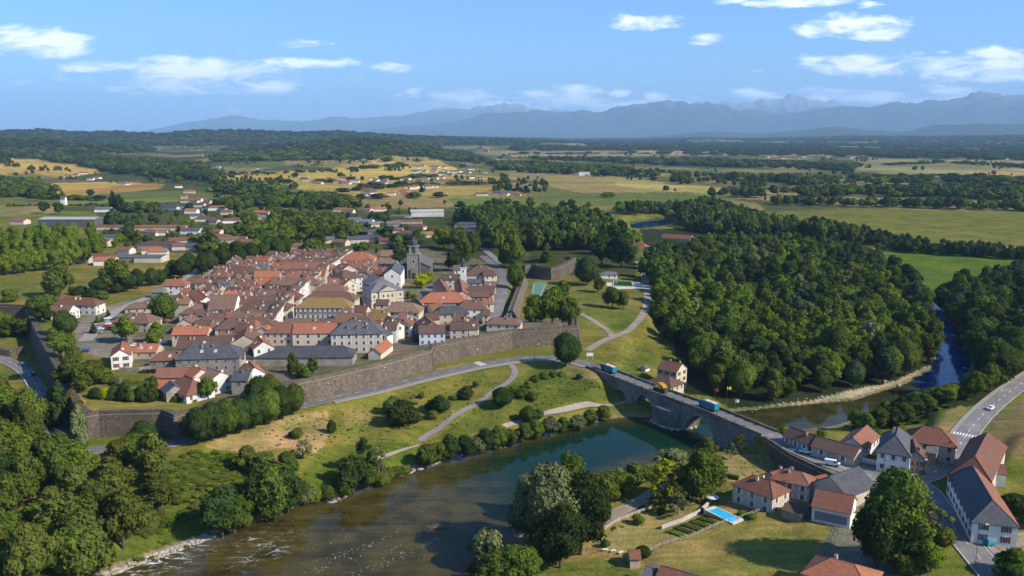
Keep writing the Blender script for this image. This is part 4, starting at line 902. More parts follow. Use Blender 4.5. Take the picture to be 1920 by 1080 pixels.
back([(340,470),(480,478),(560,470),(480,445),(350,440)], 10, 10, ['mid','dark','bright'], keep=.8)
def hedge(pts, sp, H, cols=('mid','dark')):
    for (a, b), (c, d) in zip(pts[:-1], pts[1:]):
        A = np.array(G(a, b)[:2]); B = np.array(G(c, d)[:2]); n = max(1, int(np.linalg.norm(B-A)/sp))
        for k in range(n):
            if random.random() < .18: continue
            q = A+(B-A)*(k+random.random()*.6)/n; z = float(hfun(q[:1], q[1:])[0]); a_, b_ = proj(q[0], q[1], z)
            W2.append([q[0], q[1], z, sp*random.uniform(.5, .75), H*random.uniform(.5, 1.3), 'broad', random.choice(cols), a_, b_])
hedge([(0,388),(120,386),(210,385)], 7, 4); hedge([(0,375),(60,372),(200,376)], 25, 7)
hedge([(400,330),(520,325),(640,322)], 22, 9); hedge([(420,345),(560,344),(700,340),(830,330)], 30, 10); hedge([(640,375),(760,372),(850,370)], 25, 11)
hedge([(860,392),(960,385),(1100,390)], 14, 12); hedge([(640,360),(760,350),(960,345)], 30, 12); hedge([(920,355),(980,362),(1030,362)], 10, 15); hedge([(985,352),(1030,350)], 12, 14)
hedge([(660,318),(760,312),(840,312)], 40, 12); hedge([(960,290),(1300,288)], 60, 12); hedge([(1600,340),(1760,330),(1980,345)], 30, 12); hedge([(1650,310),(1780,305),(1980,320)], 40, 12); hedge([(1560,362),(1700,364)], 14, 12)
hedge([(1640,470),(1760,472),(1980,488)], 7, 9, ('dark','mid','blue')); hedge([(1760,565),(1860,548),(1980,520)], 8, 9, ('dark','mid'))
# single trees sprinkled through the suburbs and fields
for _ in range(420):
    a = random.uniform(-60, 1980); b = 262+ (random.random()**1.6)*125
    x, y, z = G(a, b); h = random.uniform(6, 12)
    if (a < 330 and b > 330) or hides(a, b, h) or (infield(a, b) and random.random() < .75): continue
    W2.append([x, y, z, h*.42, h, random.choice(['broad','round']), random.choice(['mid','dark','blue','olive']), a, b])
for _ in range(420):
    a = random.uniform(190, 780); b = random.uniform(385, 478)
    if a < 330 and b > 465: continue
    x, y, z = G(a, b); h = random.uniform(5, 10)
    if hides(a, b, h): continue
    W2.append([x, y, z, h*.45, h, random.choice(['broad','round','cone'] if 0 else ['broad','round']), random.choice(['mid','dark','olive','bright']), a, b])
for _ in range(260):
    a = random.uniform(-60, 1980); b = 266+random.random()**1.3*95
    if a < 420 and b > 345: continue
    x0, y0, z0 = G(a, b); n_ = random.randint(3, 9); L_ = random.uniform(15, 90); dr = random.choice((0.1, .25, 1.4, -.2))
    for k in range(n_):
        x = x0+cos(dr)*(random.random()-.5)*L_+random.gauss(0, 5); y = y0+sin(dr)*(random.random()-.5)*L_+random.gauss(0, 8); h = random.uniform(6, 14); z = float(hfun(np.array([x]), np.array([y]))[0]); a_, b_ = proj(x, y, z)
        if not hides(a_, b_, h): W2.append([x, y, z, h*.48, h, 'broad', random.choice(['mid','dark','blue','olive','mid']), a_, b_])
halve(W2)
ROOFSPOTS = []
nearw = [t for t in W2 if t[8] > 395]; farw = [t for t in W2 if t[8] <= 395]
stuff('woodland', nearw, 'belt of mixed trees behind the town and along the river', mid=False)
stuff('woodland', farw, 'distant hedgerows and copses across the plain')
# wooded ridges far off: clumps of forest canopy
W3 = []
n = 20000; A_ = RNG.uniform(-44, 44, n)*pi/180; D_ = RNG.uniform(1900**.5, 16000**.5, n)**2
X = D_*np.sin(A_); Y = D_*np.cos(A_); Z = hfun(X, Y); keep = (Z > 22)
for x, y, z, d in zip(X[keep], Y[keep], Z[keep], D_[keep]):
    s = .0045*d+6; W3.append([x, y, z-2, s*random.uniform(.6, 1.1)*.5, (11+.0012*d)*random.uniform(.7, 1.3), 'broad', random.choice(['mid','dark','blue','dark']), 0, 0])
stuff('distant_forest', W3, 'forest covering the far ridges')
W4 = []
n = 9000; A_ = RNG.uniform(0, 40, n)*pi/180; D_ = RNG.uniform(5200, 15000, n)
X = D_*np.sin(A_); Y = D_*np.cos(A_); Z = hfun(X, Y); keep = (fbm(X/700, Y/900, 44) > .40) & (Z <= 22)
PX, PY = proj(X, Y, Z)
for q in FIELDS: keep &= ~inpoly(PX, PY, q)
for x, y, z, d in zip(X[keep], Y[keep], Z[keep], D_[keep]):
    s = .005*d+6; W4.append([x, y, z-1, s*random.uniform(.6, 1.1)*.5, (11+.0012*d)*random.uniform(.7, 1.3), 'broad', random.choice(['dark','blue','dark']), 0, 0])
stuff('distant_forest', W4, 'dark forest on the far plain before the mountains')

print('trees', round(time.time()-_t0, 1))

# undergrowth: brambles and tall herbs on the banks
UG = []
def under(poly, sp, r0, r1, cols, keep=1.0):
    for t in thin(wood(poly, sp, 1.0, cols, ('bush',)), keep):
        r = random.uniform(r0, r1)*random.uniform(.6, 1.1); x = t[0]+random.gauss(0, sp*.7); y = t[1]+random.gauss(0, sp*.7); z = float(hfun(np.array([x]), np.array([y]))[0])
        if random.random() < .75*float(fbm(np.array([x/6]), np.array([y/6]), 90)[0] < .42): continue
        UG.append([x, y, z-.05, r*.5, r*random.uniform(.35, .65), 'bush', t[6], 0, 0])
under([(300,885),(360,845),(430,850),(470,900),(430,945),(350,975),(300,1000),(260,1010)], 1.35, .9, 2.1, ['bright','mid','bright','olive'])
under([(230,1050),(330,1015),(420,985),(440,1000),(330,1030),(250,1052)], 2.4, .7, 1.7, ['mid','olive','bright'], .7)
under([(560,935),(640,905),(760,870),(860,848),(780,872),(700,900),(620,930)], 2.3, .6, 1.5, ['mid','olive','bright'], .6)
under([(440,905),(570,850),(600,870),(560,920),(470,955)], 3.0, .7, 1.8, ['mid','olive','bright'], .5)
under([(1000,720),(1100,712),(1130,745),(1000,775),(960,790),(975,740)], 2.6, .5, 1.2, ['mid','bright','olive'], .5)
under([(1120,700),(1250,720),(1330,755),(1310,772),(1240,735),(1160,715)], 2.3, .5, 1.2, ['mid','bright','olive'], .5)
under([(1130,1000),(1160,975),(1230,950),(1240,962),(1180,985),(1140,1010)], 2, .4, 1.0, ['mid','olive','bright'], .5)
under([(620,770),(760,745),(800,790),(700,840),(620,830)], 5, .4, 1.2, ['olive','mid'], .5)
under([(1580,805),(1640,785),(1700,775),(1790,745),(1800,760),(1720,800),(1640,830)], 2.6, .8, 2.2, ['mid','bright','dark'], .8)
under([(560,770),(700,745),(900,700),(960,700),(930,760),(790,845),(640,880),(470,850)], 1.9, .25, .75, ['olive','bright','mid'], .5)
under([(830,815),(960,720),(1000,700),(1100,705),(1150,745),(960,795)], 1.9, .25, .75, ['bright','mid','olive'], .5)
under([(1110,660),(1170,645),(1250,610),(1262,670),(1180,700)], 2.0, .25, .7, ['bright','mid','olive'], .5)
under([(480,900),(560,860),(690,880),(640,930),(560,940)], 1.9, .25, .8, ['bright','mid','olive'], .5)
under([(1010,1070),(1130,1050),(1200,1080),(1180,1110),(1000,1110)], 1.3, .2, .5, ['bright','mid','olive'], .4)
under([(1350,860),(1440,850),(1480,870),(1390,905)], 1.3, .2, .5, ['olive','mid'], .3)
scatter('undergrowth', [[t[0], t[1], t[2], t[3]/.46, t[4]/.93, ['bright','mid','olive','dark'].index(t[6])] for t in UG], [low('bush', c_) for c_ in ('bright','mid','olive','dark')], 'brambles and tall herbs along the banks')
print('undergrowth', len(UG))
# ---------------------------------------------------------------- window, chimney and other shared part meshes
def winmesh(kind):
    f = MB(); f.box(-.5, .5, 0, .06, -.5, .5, 1); f.box(-.43, .43, .06, .075, -.45, .45, 0)
    f.box(-.03, .03, .075, .09, -.42, .42, 1)
    if kind == 's':
        f.box(-1.02, -.54, 0, .07, -.5, .5, 2); f.box(.54, 1.02, 0, .07, -.5, .5, 2)
    if kind == 'b':
        f.box(-1.02, -.54, 0, .07, -.5, .5, 3); f.box(.54, 1.02, 0, .07, -.5, .5, 3)
    return f.mesh('window', [M_GLASS, M_FRAME, M_SHUT, M_SHUTB])
WIN = {k: winmesh(k) for k in 'psb'}
def mk(fn, name, mats): mb = MB(); fn(mb); return mb.mesh(name, mats)
def _ch(mb):
    mb.box(-.5, .5, -.35, .35, -1.2, 1.0, 0); mb.box(-.6, .6, -.45, .45, 1.0, 1.15, 1); mb.tube((-.2,0,1.15), (-.2,0,1.5), .14, .12, 6, 2); mb.tube((.2,0,1.15), (.2,0,1.5), .14, .12, 6, 2)
CHIM = [mk(_ch, 'chimney', [WALL['C'], M_CORD, ROOF['O']]), mk(_ch, 'chimney', [WALL['W'], M_CORD, ROOF['O']]), mk(_ch, 'chimney', [WALL['S'], M_CORD, ROOF['R']])]
def _dr(mb):
    mb.box(-.6, .6, -.1, 1.6, -.6, .9, 0); mb.add([(-.85,-.3,.85),(.85,-.3,.85),(.85,1.8,.85),(-.85,1.8,.85),(0,-.3,1.5),(0,1.8,1.5)], [(0,1,4),(3,5,2),(0,4,5,3),(1,2,5,4),(0,3,2,1)], 1); mb.box(-.4, .4, -.14, -.1, -.3, .65, 2)
DORM = {k: mk(_dr, 'dormer', [WALL['W'], ROOF[k], M_GLASS]) for k in 'DGOR'}
def _sk(mb): mb.box(-.6, .6, -.8, .8, 0, .1, 0); mb.box(-.48, .48, -.68, .68, .1, .12, 1)
SKYL = mk(_sk, 'skylight', [M_FRAME, surf('painted_sky_glass', (.35,.38,.42), rough=.2, spec=.8)])  # pale pane colour is a painted reflection of the sky
def _door(mb): mb.box(-.5, .5, 0, .07, 0, 1, 0); mb.box(-.6, .6, 0, .05, 0, 1.06, 1)
DOOR = mk(_door, 'door', [M_DOOR, M_CORD])
def _gd(mb):
    mb.box(-.5, .5, 0, .06, 0, 1, 0)
    for k in range(5): mb.box(-.48, .48, .06, .08, .05+.19*k, .2+.19*k, 0)
GDOOR = mk(_gd, 'garage_door', [surf('grey_garage_paint', (.22,.22,.21), rough=.6)])
CAMP = np.array((0.0, 0.0))
HN = 0; WINBUDGET = [0]; FOOT = []
RNAME = {'B':'brown tiled','D':'dark brown tiled','O':'orange tiled','R':'weathered red tiled','T':'tan tiled','Y':'mossy yellow tiled','G':'dark slate','L':'pale grey slate','W':'pale sheet-metal'}
WNAME = {'W':'white','C':'cream','S':'stone','P':'pink','Z':'pale blue','K':'dark clad'}
def roofmesh(hl, hw, e, rise, typ, W, two=0):
    """roof surfaces in local space: ridge along x; object origin at z=0"""
    mb = MB(); o = .45; t = .22
    k = rise/hw; ze = e-o*k*.8
    if typ == 'g':
        X = hl+.25
        mb.slab([(-X,-hw-o,ze),(X,-hw-o,ze),(X,0,e+rise),(-X,0,e+rise)], t); mb.slab([(X,hw+o,ze),(-X,hw+o,ze),(-X,0,e+rise),(X,0,e+rise)], t)
        mb.box(-X, X, -.14, .14, e+rise-.05, e+rise+.10)
    else:
        X = hl+o; s = min(hw*.85, hl) if typ == 'h' else hl
        r = max(hl-s, .02); b = ze-t
        P8 = [(-X,-hw-o,ze),(X,-hw-o,ze),(X,hw+o,ze),(-X,hw+o,ze),(-r,0,e+rise),(r,0,e+rise),(-X,-hw-o,b),(X,-hw-o,b),(X,hw+o,b),(-X,hw+o,b)]
        mb.add(P8, [(0,1,5,4),(1,2,5),(2,3,4,5),(3,0,4),(6,7,1,0),(7,8,2,1),(8,9,3,2),(9,6,0,3),(6,9,8,7)])
        if two: mb.m[0 if two < 0 else 2] = 1
        for a, c in ((0,4),(3,4),(1,5),(2,5),(4,5)):
            if P8[a] != P8[c]: mb.tube(P8[a], P8[c], .13, .13, 4)
    return mb
def house(r, W, eave, rise, typ, roof, wall, gz=None, desc=None, label=None, chim=1, win='p', wsp=3.6, cat='house', name=None, dorm=0, sky=0, group=None, auto=None, wrows=None, door=False, hx=0.0, lod=1, blank=(), two=0, roof2='O', gar=0):
    global HN
    HN += 1
    (x1, y1, x2, y2) = r
    if gz is None: gz = 7.0
    zr = gz+eave+rise
    A = np.array(P(x1, y1, zr)); B = np.array(P(x2, y2, zr)); u = B-A; L = float(np.linalg.norm(u)); u = u/max(L, 1e-6)
    c = (A+B)/2; hw = W/2
    hl = L/2+(hw*.85 if typ == 'h' else 0)+hx
    if typ == 'p': hl = hw
    FOOT.append((c[0], c[1], u[0], u[1], hl, hw)); rz = atan2(u[1], u[0]); nm = name or {'g':'gabled_house','h':'hipped_house','p':'hipped_house'}[typ]
    e = link(nm, None, None, (c[0], c[1], gz), rz)
    mb = MB(); b = -4.0 if gz < 7 else -.4
    if typ == 'g':
        mb.add([(-hl,-hw,b),(hl,-hw,b),(hl,hw,b),(-hl,hw,b),(-hl,-hw,eave),(hl,-hw,eave),(hl,hw,eave),(-hl,hw,eave),(-hl,0,eave+rise-.15),(hl,0,eave+rise-.15)],
               [(0,1,5,4),(2,3,7,6),(1,2,6,9,5),(3,0,4,8,7),(0,3,2,1),(4,5,9,8),(7,8,9,6)])
    else: mb.box(-hl, hl, -hw, hw, b, eave-.05)
    wo = link('wall', mb.mesh('wall', WALL[wall]), e)
    ro = link('roof', roofmesh(hl, hw, eave, rise, typ, W, two).mesh('roof', [ROOF[roof], ROOF[roof2]]), e)
    rnd = random.Random(HN)
    for k in range(chim):
        cx = (rnd.uniform(-.8, .8) if chim > 1 else rnd.choice((-.75, .75, .4)))*(L/2 if typ != 'p' else 0); cy = rnd.choice((-.25, .2))*hw
        link('chimney', CHIM[{'W':1,'S':2}.get(wall, 0)], ro, (cx, cy, eave+rise-abs(cy)/hw*rise+.1), 0 if k % 2 else pi/2, (.9, .9, .9))
    # the sides one can see
    sides = [((0,-1), hl, hw), ((1,0), hw, hl), ((0,1), hl, hw), ((-1,0), hw, hl)]
    tocam = -c/np.linalg.norm(c)
    for si, (nv, half, dist) in enumerate(sides):
        wn = np.array((u[0]*nv[0]-u[1]*nv[1], u[1]*nv[0]+u[0]*nv[1])); f = float(wn@tocam)
        if f < .12 or not win or si in blank: continue
        if gar and half == hl:
            for k in range(gar):
                s = (k+.5-gar/2)*2*half/gar*.82; link('garage_door', GDOOR, wo, (nv[0]*dist-nv[1]*s, nv[1]*dist+nv[0]*s, .3), atan2(nv[1], nv[0])-pi/2+pi*0, (3.2, 1, 2.6))
            continue
        n = int(2*half/wsp); rows = wrows or max(1, int(round((eave-.4)/2.9)))
        if lod == 0: rows = min(rows, 1); n = min(n, 3)
        ang = atan2(nv[1], nv[0])+pi/2+pi
        for j in range(rows):
            zz = eave-1.45-j*(eave/(rows))*(.98 if rows > 1 else 1)
            if zz < .9: continue
            for k in range(n):
                if lod < 2 and rnd.random() < .18: continue
                s = (k+.5-n/2)*2*half/n
                if lod == 2 and door and j == rows-1 and k == n//2 and si in (0, 2):
                    link('door', DOOR, wo, (s*-nv[1]+nv[0]*dist, s*nv[0]+nv[1]*dist, .02), ang, (1.3, 1, 2.3)); continue
                px_, py_ = (nv[0]*(dist+.0)-nv[1]*s, nv[1]*(dist+.0)+nv[0]*s)
                link('window', WIN[win], wo, (px_, py_, zz), ang, (1.2, 1, 1.75)); WINBUDGET[0] += 1
    if dorm or sky:
        # on the slope that faces the camera most
        sgn = -1 if float(np.array((u[1], -u[0]))@tocam) > 0 else 1
        for k in range(dorm):
            s = (k+.5-dorm/2)*(L*.95+hw*.3)/dorm; t = .62
            link('dormer', DORM[roof if roof in 'DGOR' else 'D'], ro, (s, sgn*hw*t, eave+rise*(1-t)+.1), 0 if sgn < 0 else pi)
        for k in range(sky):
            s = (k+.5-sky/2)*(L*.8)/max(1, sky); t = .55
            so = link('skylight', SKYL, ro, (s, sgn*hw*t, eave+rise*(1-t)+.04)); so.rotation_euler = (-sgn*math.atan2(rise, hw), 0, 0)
    d = desc or (RNAME[roof]+' '+{'g':'gabled','h':'hip-roofed','p':'pyramid-roofed'}[typ]+' house')
    tag(e, label, cat, group, auto=None if label else ((x1+x2)/2, (y1+y2)/2+6, d))
    return e
# ---------------------------------------------------------------- the old town
TOWN = [ # ridge, width, eave, rise, type, roof, wall, extra
((256,644,299,644),9,3.6,2.8,'g','O','C',dict(sky=2,label='orange tiled house with two skylights beside the small white gabled house')),
((300,660,342,659),8,4.5,2.6,'h','R','S',{}),((362,645,426,643),14,9,4.6,'h','G','S',dict(sky=2,chim=3,label='long stone building with dark slate hipped roof behind the walled yard',lod=2,win='p')),
((336,631,436,629),12,8,4.2,'g','D','C',dict(chim=3)),((327,612,393,611),10,6,3,'g','O','C',{}),((345,598,358,588),8,6,2.5,'g','B','C',{}),
((397,553,446,552),24,7,6,'g','T','W',dict(chim=0,label='big barn with one broad tan roof and white gable left of the main street')),
((382,588,422,587),9,5,2.5,'g','D','C',{}),((430,596,494,594),14,8,4,'h','B','C',dict(chim=2)),((437,583,497,583),11,8,3.4,'g','B','C',{}),
((470,563,524,563),14,8,4,'h','D','C',dict(sky=1)),((446,556,518,555),10,7.5,3,'g','D','C',{}),((522,544,549,544),11,8,4,'h','D','C',dict(dorm=3,label='dark brown hipped house with three small dormers left of the main street')),
((480,544,514,543),10,7.5,3,'g','B','C',{}),((487,521,509,521),12,8,3.6,'g','O','C',{}),((511,521,560,521),12,8,3.6,'h','B','C',{}),((478,508,525,507),12,8,3.4,'g','O','C',{}),
((446,525,477,524),10,7,3,'g','R','W',{}),((425,538,470,538),9,7,2.8,'g','D','C',{}),((400,546,415,546),9,7,2.6,'g','R','C',{}),((422,546,453,545),8,6,2.6,'g','O','W',{}),
((441,519,446,512),8,7,3,'g','T','S',{}),((457,519,462,512),8,7,3,'g','T','S',{}),((443,499,470,499),13,7,3.6,'h','B','C',{}),((484,497,494,491),8,7,3,'g','G','W',{}),((500,491,516,491),9,6,2.6,'h','O','W',{}),
((526,486,540,485),8,7,3,'h','R','C',{}),((548,484,622,485),10,8,3,'g','D','C',dict(chim=2)),((540,491,612,491),13,8,4,'h','R','C',dict(chim=3)),((585,503,612,503),13,8,3.6,'g','O','C',{}),
((545,509,584,509),12,8,3.4,'h','R','C',{}),((553,521,588,521),11,8,3,'h','T','C',{}),((545,534,566,533),11,8,3,'g','B','C',{}),((568,512,590,511),10,8,3,'g','R','C',{}),
((643,507,650,506),16,9.5,4.5,'h','B','W',dict(chim=1,lod=1)),((662,472,681,472),20,8,5,'h','O','C',dict(label='large orange hipped house at the far end of the main street')),((657,489,673,489),15,8,4,'h','R','C',{}),
((684,486,700,486),13,8,3.6,'g','B','C',{}),((712,484,730,484),13,8,4,'h','T','C',{}),((716,469,745,469),13,6,3.6,'g','T','C',{}),((697,503,704,497),9,7,3,'g','O','C',{}),((686,510,694,506),9,7,3,'g','R','C',{}),
((713,503,722,500),10,8,3.4,'h','R','S',dict(dorm=1)),((735,503,743,490),11,11,4,'g','G','W',dict(label='tall white-sided house with grey slate roof left of the church tower')),
((605,533,634,533),12,9,3.4,'h','B','C',{}),((616,522,636,521),10,8,3,'g','R','C',{}),((700,522,716,519),9,8,3,'g','B','C',{}),
((590,546,652,547),12,10.5,3.8,'h','B','C',dict(label='brown hip-roofed block just behind the mossy yellow-roofed one',chim=1)),
((578,558,640,558),13,10.5,4.2,'h','Y','S',dict(label='long grey-fronted building with a mossy yellow hipped roof',wsp=2.6,win='s',lod=2,chim=1)),
((522,604,544,604),12,9,3.8,'h','R','C',dict(lod=2,wsp=3,label='cream fronted block with hipped red roof at the left of the front row',chim=0)),
((552,606,630,605),12,9,3.6,'g','O','C',dict(lod=2,wsp=4,label='long cream building with bright orange roof in the middle of the front row',chim=0)),
((646,603,693,602),14,9.5,4.4,'h','G','C',dict(lod=2,wsp=3,win='s',dorm=3,label='cream building with dark slate roof and white dormers above the rampart',chim=2)),
((464,649,643,648),12,4.2,3.6,'h','G','S',dict(lod=0,win='',chim=0,label='very long low barracks with grey slate roof behind the rampart')),
((630,587,700,586),13,8,3.6,'g','B','C',dict(chim=2)),((664,594,688,594),11,8,3.4,'h','D','C',{}),((541,597,600,598),10,7,3,'h','B','C',dict(chim=2)),((604,598,628,597),9,7,3,'g','D','C',{}),
((703,581,728,581),15,8,4,'g','Y','C',{}),((740,566,772,567),13,8,4,'h','T','C',dict(label='tan hip-roofed house with a sunlit cream end beside the shaded street')),((722,603,745,603),9,7,3,'g','D','W',{}),((728,592,742,600),9,7,3,'g','B','W',{}),((712,615,722,612),9,7,3,'g','G','W',{}),((700,600,716,601),9,6,3,'g','R','C',{}),
((808,548,856,548),15,8,4.4,'h','O','C',dict(label='house with a big bright orange hipped roof in the right half of the town',chim=0)),
((823,522,838,545),8,7,2.6,'g','R','C',dict(chim=0)),((862,522,867,545),7,7,2.4,'g','R','C',dict(chim=0)),((828,514,862,514),9,7,2.8,'g','D','C',{}),((878,536,926,536),13,5.5,4,'g','B','C',dict(chim=0)),
((899,496,904,496),24,6,5.5,'h','D','C',{}),((850,501,878,500),8,7,1.6,'g','L','W',dict(chim=0,label='plain white gable-fronted hall at the back right of the town')),((877,523,903,523),8,5,2.2,'g','G','C',dict(chim=0)),((908,528,930,528),10,5,2.6,'g','B','C',{}),
((873,562,894,562),12,7,4,'h','B','W',dict(label='white-fronted house with brown hipped roof beside the right-hand town street',wsp=3.4)),((903,559,922,558),10,5,2.6,'g','R','C',{}),((803,571,828,568),12,7,3,'g','R','C',{}),((832,574,857,573),13,7,3,'h','G','C',{}),((797,587,822,586),9,6,2.6,'g','B','C',{}),((850,588,870,588),9,6,2.8,'g','D','C',{}),
((796,592,810,604),9,7,3,'g','R','S',dict(chim=0)),((786,610,834,609),9,6.4,3,'g','D','Z',dict(label='low house with a pale blue shopfront just inside the rampart',lod=2,wsp=3,chim=1)),((839,606,850,606),7.5,3.6,2.6,'h','R','W',{}),((845,603,878,603),10,5,3,'g','D','C',{}),((880,602,897,602),10,5,3,'g','D','C',{}),
((930,595,962,596),10,4.4,2.4,'h','B','C',dict(label='cream cottage with brown hip roof at the edge of the rampart near the car park')),((868,595,880,594),7,5,2.4,'g','B','C',{}),
((702,653,725,636),6,3.2,2.4,'g','O','C',dict(chim=0,win='')),((466,675,478,688),8,6.5,3,'g','O','W',{}),((297,689,355,689),10,3,2.8,'g','R','C',dict(chim=0,win='',name='open_shed',cat='shed',label='long open shed with reddish brown roof beside the walled yard')),
((362,686,378,692),8,4,2.6,'g','O','C',{}),((293,712,318,712),8,3,2.4,'g','O','C',{}),((318,714,328,722),7,4,2.4,'g','G','S',dict(chim=0)),((345,706,362,712),12,3.5,4,'h','R','W',dict(label='white cottage with steep brown hipped roof next to the hedge above the bastion')),
((396,690,414,697),10,6,2.8,'g','T','W',{}),((440,694,470,694),10,6,2.8,'g','G','S',{}),((458,628,464,613),15,8,4.6,'g','R','C',dict(dorm=0)),((440,655,458,654),9,7,3,'g','G','C',{}),((418,664,436,668),7,4,2.4,'g','B','S',{}),
((105,571,137,571),13,5,3.6,'g','B','W',dict(label='white house with brown gabled roof, nearer of the pair left of the car park')),((122,557,174,558),10,6,3.4,'h','R','W',dict(chim=2,label='long white row house with red roofs above the left car park')),
((252,567,282,566),10,3.2,2.4,'h','T','C',{}),((240,586,272,587),13,5,3.8,'h','B','C',{}),((325,523,338,523),12,6,3.4,'h','O','W',dict(label='white cube of a house with orange hip roof below the row of round trees')),((288,541,308,541),8,4,1.6,'g','L','S',{}),
((338,540,358,539),9,5,2.6,'g','R','W',{}),((358,543,380,543),9,6,2.8,'g','D','C',{}),((373,545,388,556),9,6,3,'g','O','W',{}),((408,507,418,507),11,7,3.6,'h','R','C',{}),((380,518,402,519),9,6,2.8,'g','D','C',{}),((408,525,428,524),9,7,3,'g','G','W',{}),((388,533,416,534),9,6,2.8,'g','B','C',{}),
((337,549,345,562),9,5,2.6,'g','O','C',{}),((357,576,370,569),10,6,2.8,'h','B','C',{}),((372,566,386,568),8,5,2.4,'g','B','C',{}),((460,598,478,600),10,8,3.4,'h','R','C',{}),((478,590,497,588),11,8,4,'h','B','C',{}),((446,606,470,607),9,8,3,'g','D','C',{}),((396,601,424,600),9,6,2.6,'g','B','C',{}),
((466,576,500,576),9,7,3,'g','D','C',{}),((395,575,425,576),8,4,2.4,'g','R','C',{}),((410,622,436,620),9,6,2.8,'g','B','C',{}),((448,544,470,544),9,7,3,'g','R','C',{}),((500,533,520,533),9,7,3,'g','D','C',{}),((460,534,488,534),9,7,3,'g','R','C',{}),((426,510,438,510),9,6,2.6,'g','B','C',{}),((470,488,480,488),8,6,2.6,'g','R','W',{}),
((640,520,656,524),9,8,3,'g','R','C',{}),((674,500,690,500),10,8,3,'g','D','C',{}),((640,578,660,578),9,8,3,'g','B','C',{}),((665,572,690,573),8,6,2.6,'g','R','C',{}),((770,583,780,575),8,6,2.6,'g','R','W',{}),((750,585,764,585),9,6,2.8,'g','B','C',{}),((757,600,768,596),8,6,2.6,'g','R','W',{}),
((905,508,925,507),10,6,2.8,'g','D','C',{}),((905,540,925,540),9,5,2.4,'g','R','C',{}),((780,560,795,575),7,6,2.4,'g','D','C',{}),((905,580,918,580),8,5,2.4,'g','D','C',{}),((640,492,654,497),10,9,3,'g','R','C',{}),
((492,613,502,608),9,8,2.8,'g','O','W',{}),((484,630,494,640),9,8,3,'g','O','W',{})]
for t in TOWN:
    k = dict(t[7]); k.setdefault('lod', 1); k.setdefault('chim', 2 if t[0][2]-t[0][0] > 28 else 1); k.setdefault('sky', 1 if (t[0][0]*7) % 4 == 0 and t[5] in 'BDRO' else 0)
    house(t[0], t[1], t[2], t[3], t[4], t[5], t[6], **k)
house((225,655,229,640),8,6.2,2.8,'g','O','W',label='small white gabled house with orange roof and balcony above the walled yard',lod=2,win='b',wsp=3)
# the terrace along the left of the main street: sunlit fronts facing right
yy = 424.0; k = 0
while yy < 690:
    w = random.choice((9, 11, 13, 15)); hh = random.uniform(9.8, 11.2)
    fx = float(np.interp(yy+w/2, [424, 471, 520, 572, 640, 690], [-121.5, -126.5, -129, -130.6, -131, -130]))-5.75
    f0 = float(np.interp(yy, [424, 471, 520, 572, 640, 690], [-121.5, -126.5, -129, -130.6, -131, -130]))-5.75; f1 = float(np.interp(yy+w, [424, 471, 520, 572, 640, 690], [-121.5, -126.5, -129, -130.6, -131, -130]))-5.75
    a = proj(f0+2.9, yy, 7+hh+.6); b = proj(f1+2.9, yy+w-.1, 7+hh+.6)
    house((a[0], a[1], b[0], b[1]), 5.7, hh, .6, 'g', random.choice('RBDBD'), random.choice('WCWWP'), wsp=3.2, lod=1, win='p', chim=1, desc='street terrace house')
    yy += w+.05; k += 1
# small houses of the back courts, wherever the rows leave room
STREETS = [[P(a, b, 7) for a, b in q] for q in ([(500,662),(516,640),(560,600),(610,550),(642,520),(662,492),(668,478)],[(757,628),(775,605),(790,575),(800,550),(806,525)],[(925,602),(935,570),(942,545),(945,520),(930,500)])]
def free(x, y, r):
    cx_, cy_ = P(777, 521, 7)
    if abs(x-cx_) < 16 and -16 < y-cy_ < 42: return False
    for (cx, cy, ux, uy, hl, hw) in FOOT:
        a = abs((x-cx)*ux+(y-cy)*uy)-hl; b = abs(-(x-cx)*uy+(y-cy)*ux)-hw
        if max(a, b) < r: return False
    return all(segdist(np.array([x]), np.array([y]), q)[0] > 7.5 for q in STREETS)
fr_ = random.Random(12); made = 0
for poly in ([(340,575),(380,540),(430,505),(540,484),(655,484),(640,510),(560,575),(500,628),(440,640),(345,625)],[(640,560),(700,495),(745,495),(735,520),(690,525),(660,560),(655,585)],[(640,600),(690,575),(750,592),(752,612),(715,625)],[(800,585),(865,560),(915,560),(915,598),(800,612)],[(815,515),(900,500),(935,500),(930,545),(865,555),(812,550)]):
    W_ = [P(a, b, 7) for a, b in poly]; lo = np.min(W_, 0); hi = np.max(W_, 0)
    for _ in range(900):
        x, y = fr_.uniform(lo[0], hi[0]), fr_.uniform(lo[1], hi[1])
        if not inpoly(np.array([x]), np.array([y]), W_)[0] or not free(x, y, 2.6): continue
        L_ = fr_.uniform(3.2, 5.5); ev = fr_.uniform(4.6, 7.2); r_ = 2.4; ro_ = fr_.choice('BBDRBDTO'); sl = fr_.choice((0, 0, 1))
        dx, dy = (L_, 0) if not sl else (0, L_*.8)
        a = proj(x-dx, y-dy, 7+ev+r_); b = proj(x+dx, y+dy, 7+ev+r_)
        house((a[0], a[1], b[0], b[1]), fr_.uniform(6.2, 7.6), ev, r_, 'g', ro_, fr_.choice('CCWS'), chim=1, lod=0, desc='small '+RNAME[ro_]+' back-court house'); made += 1
        if made > 90: break
print('infill', made, 'houses', HN, 'windows', WINBUDGET[0])
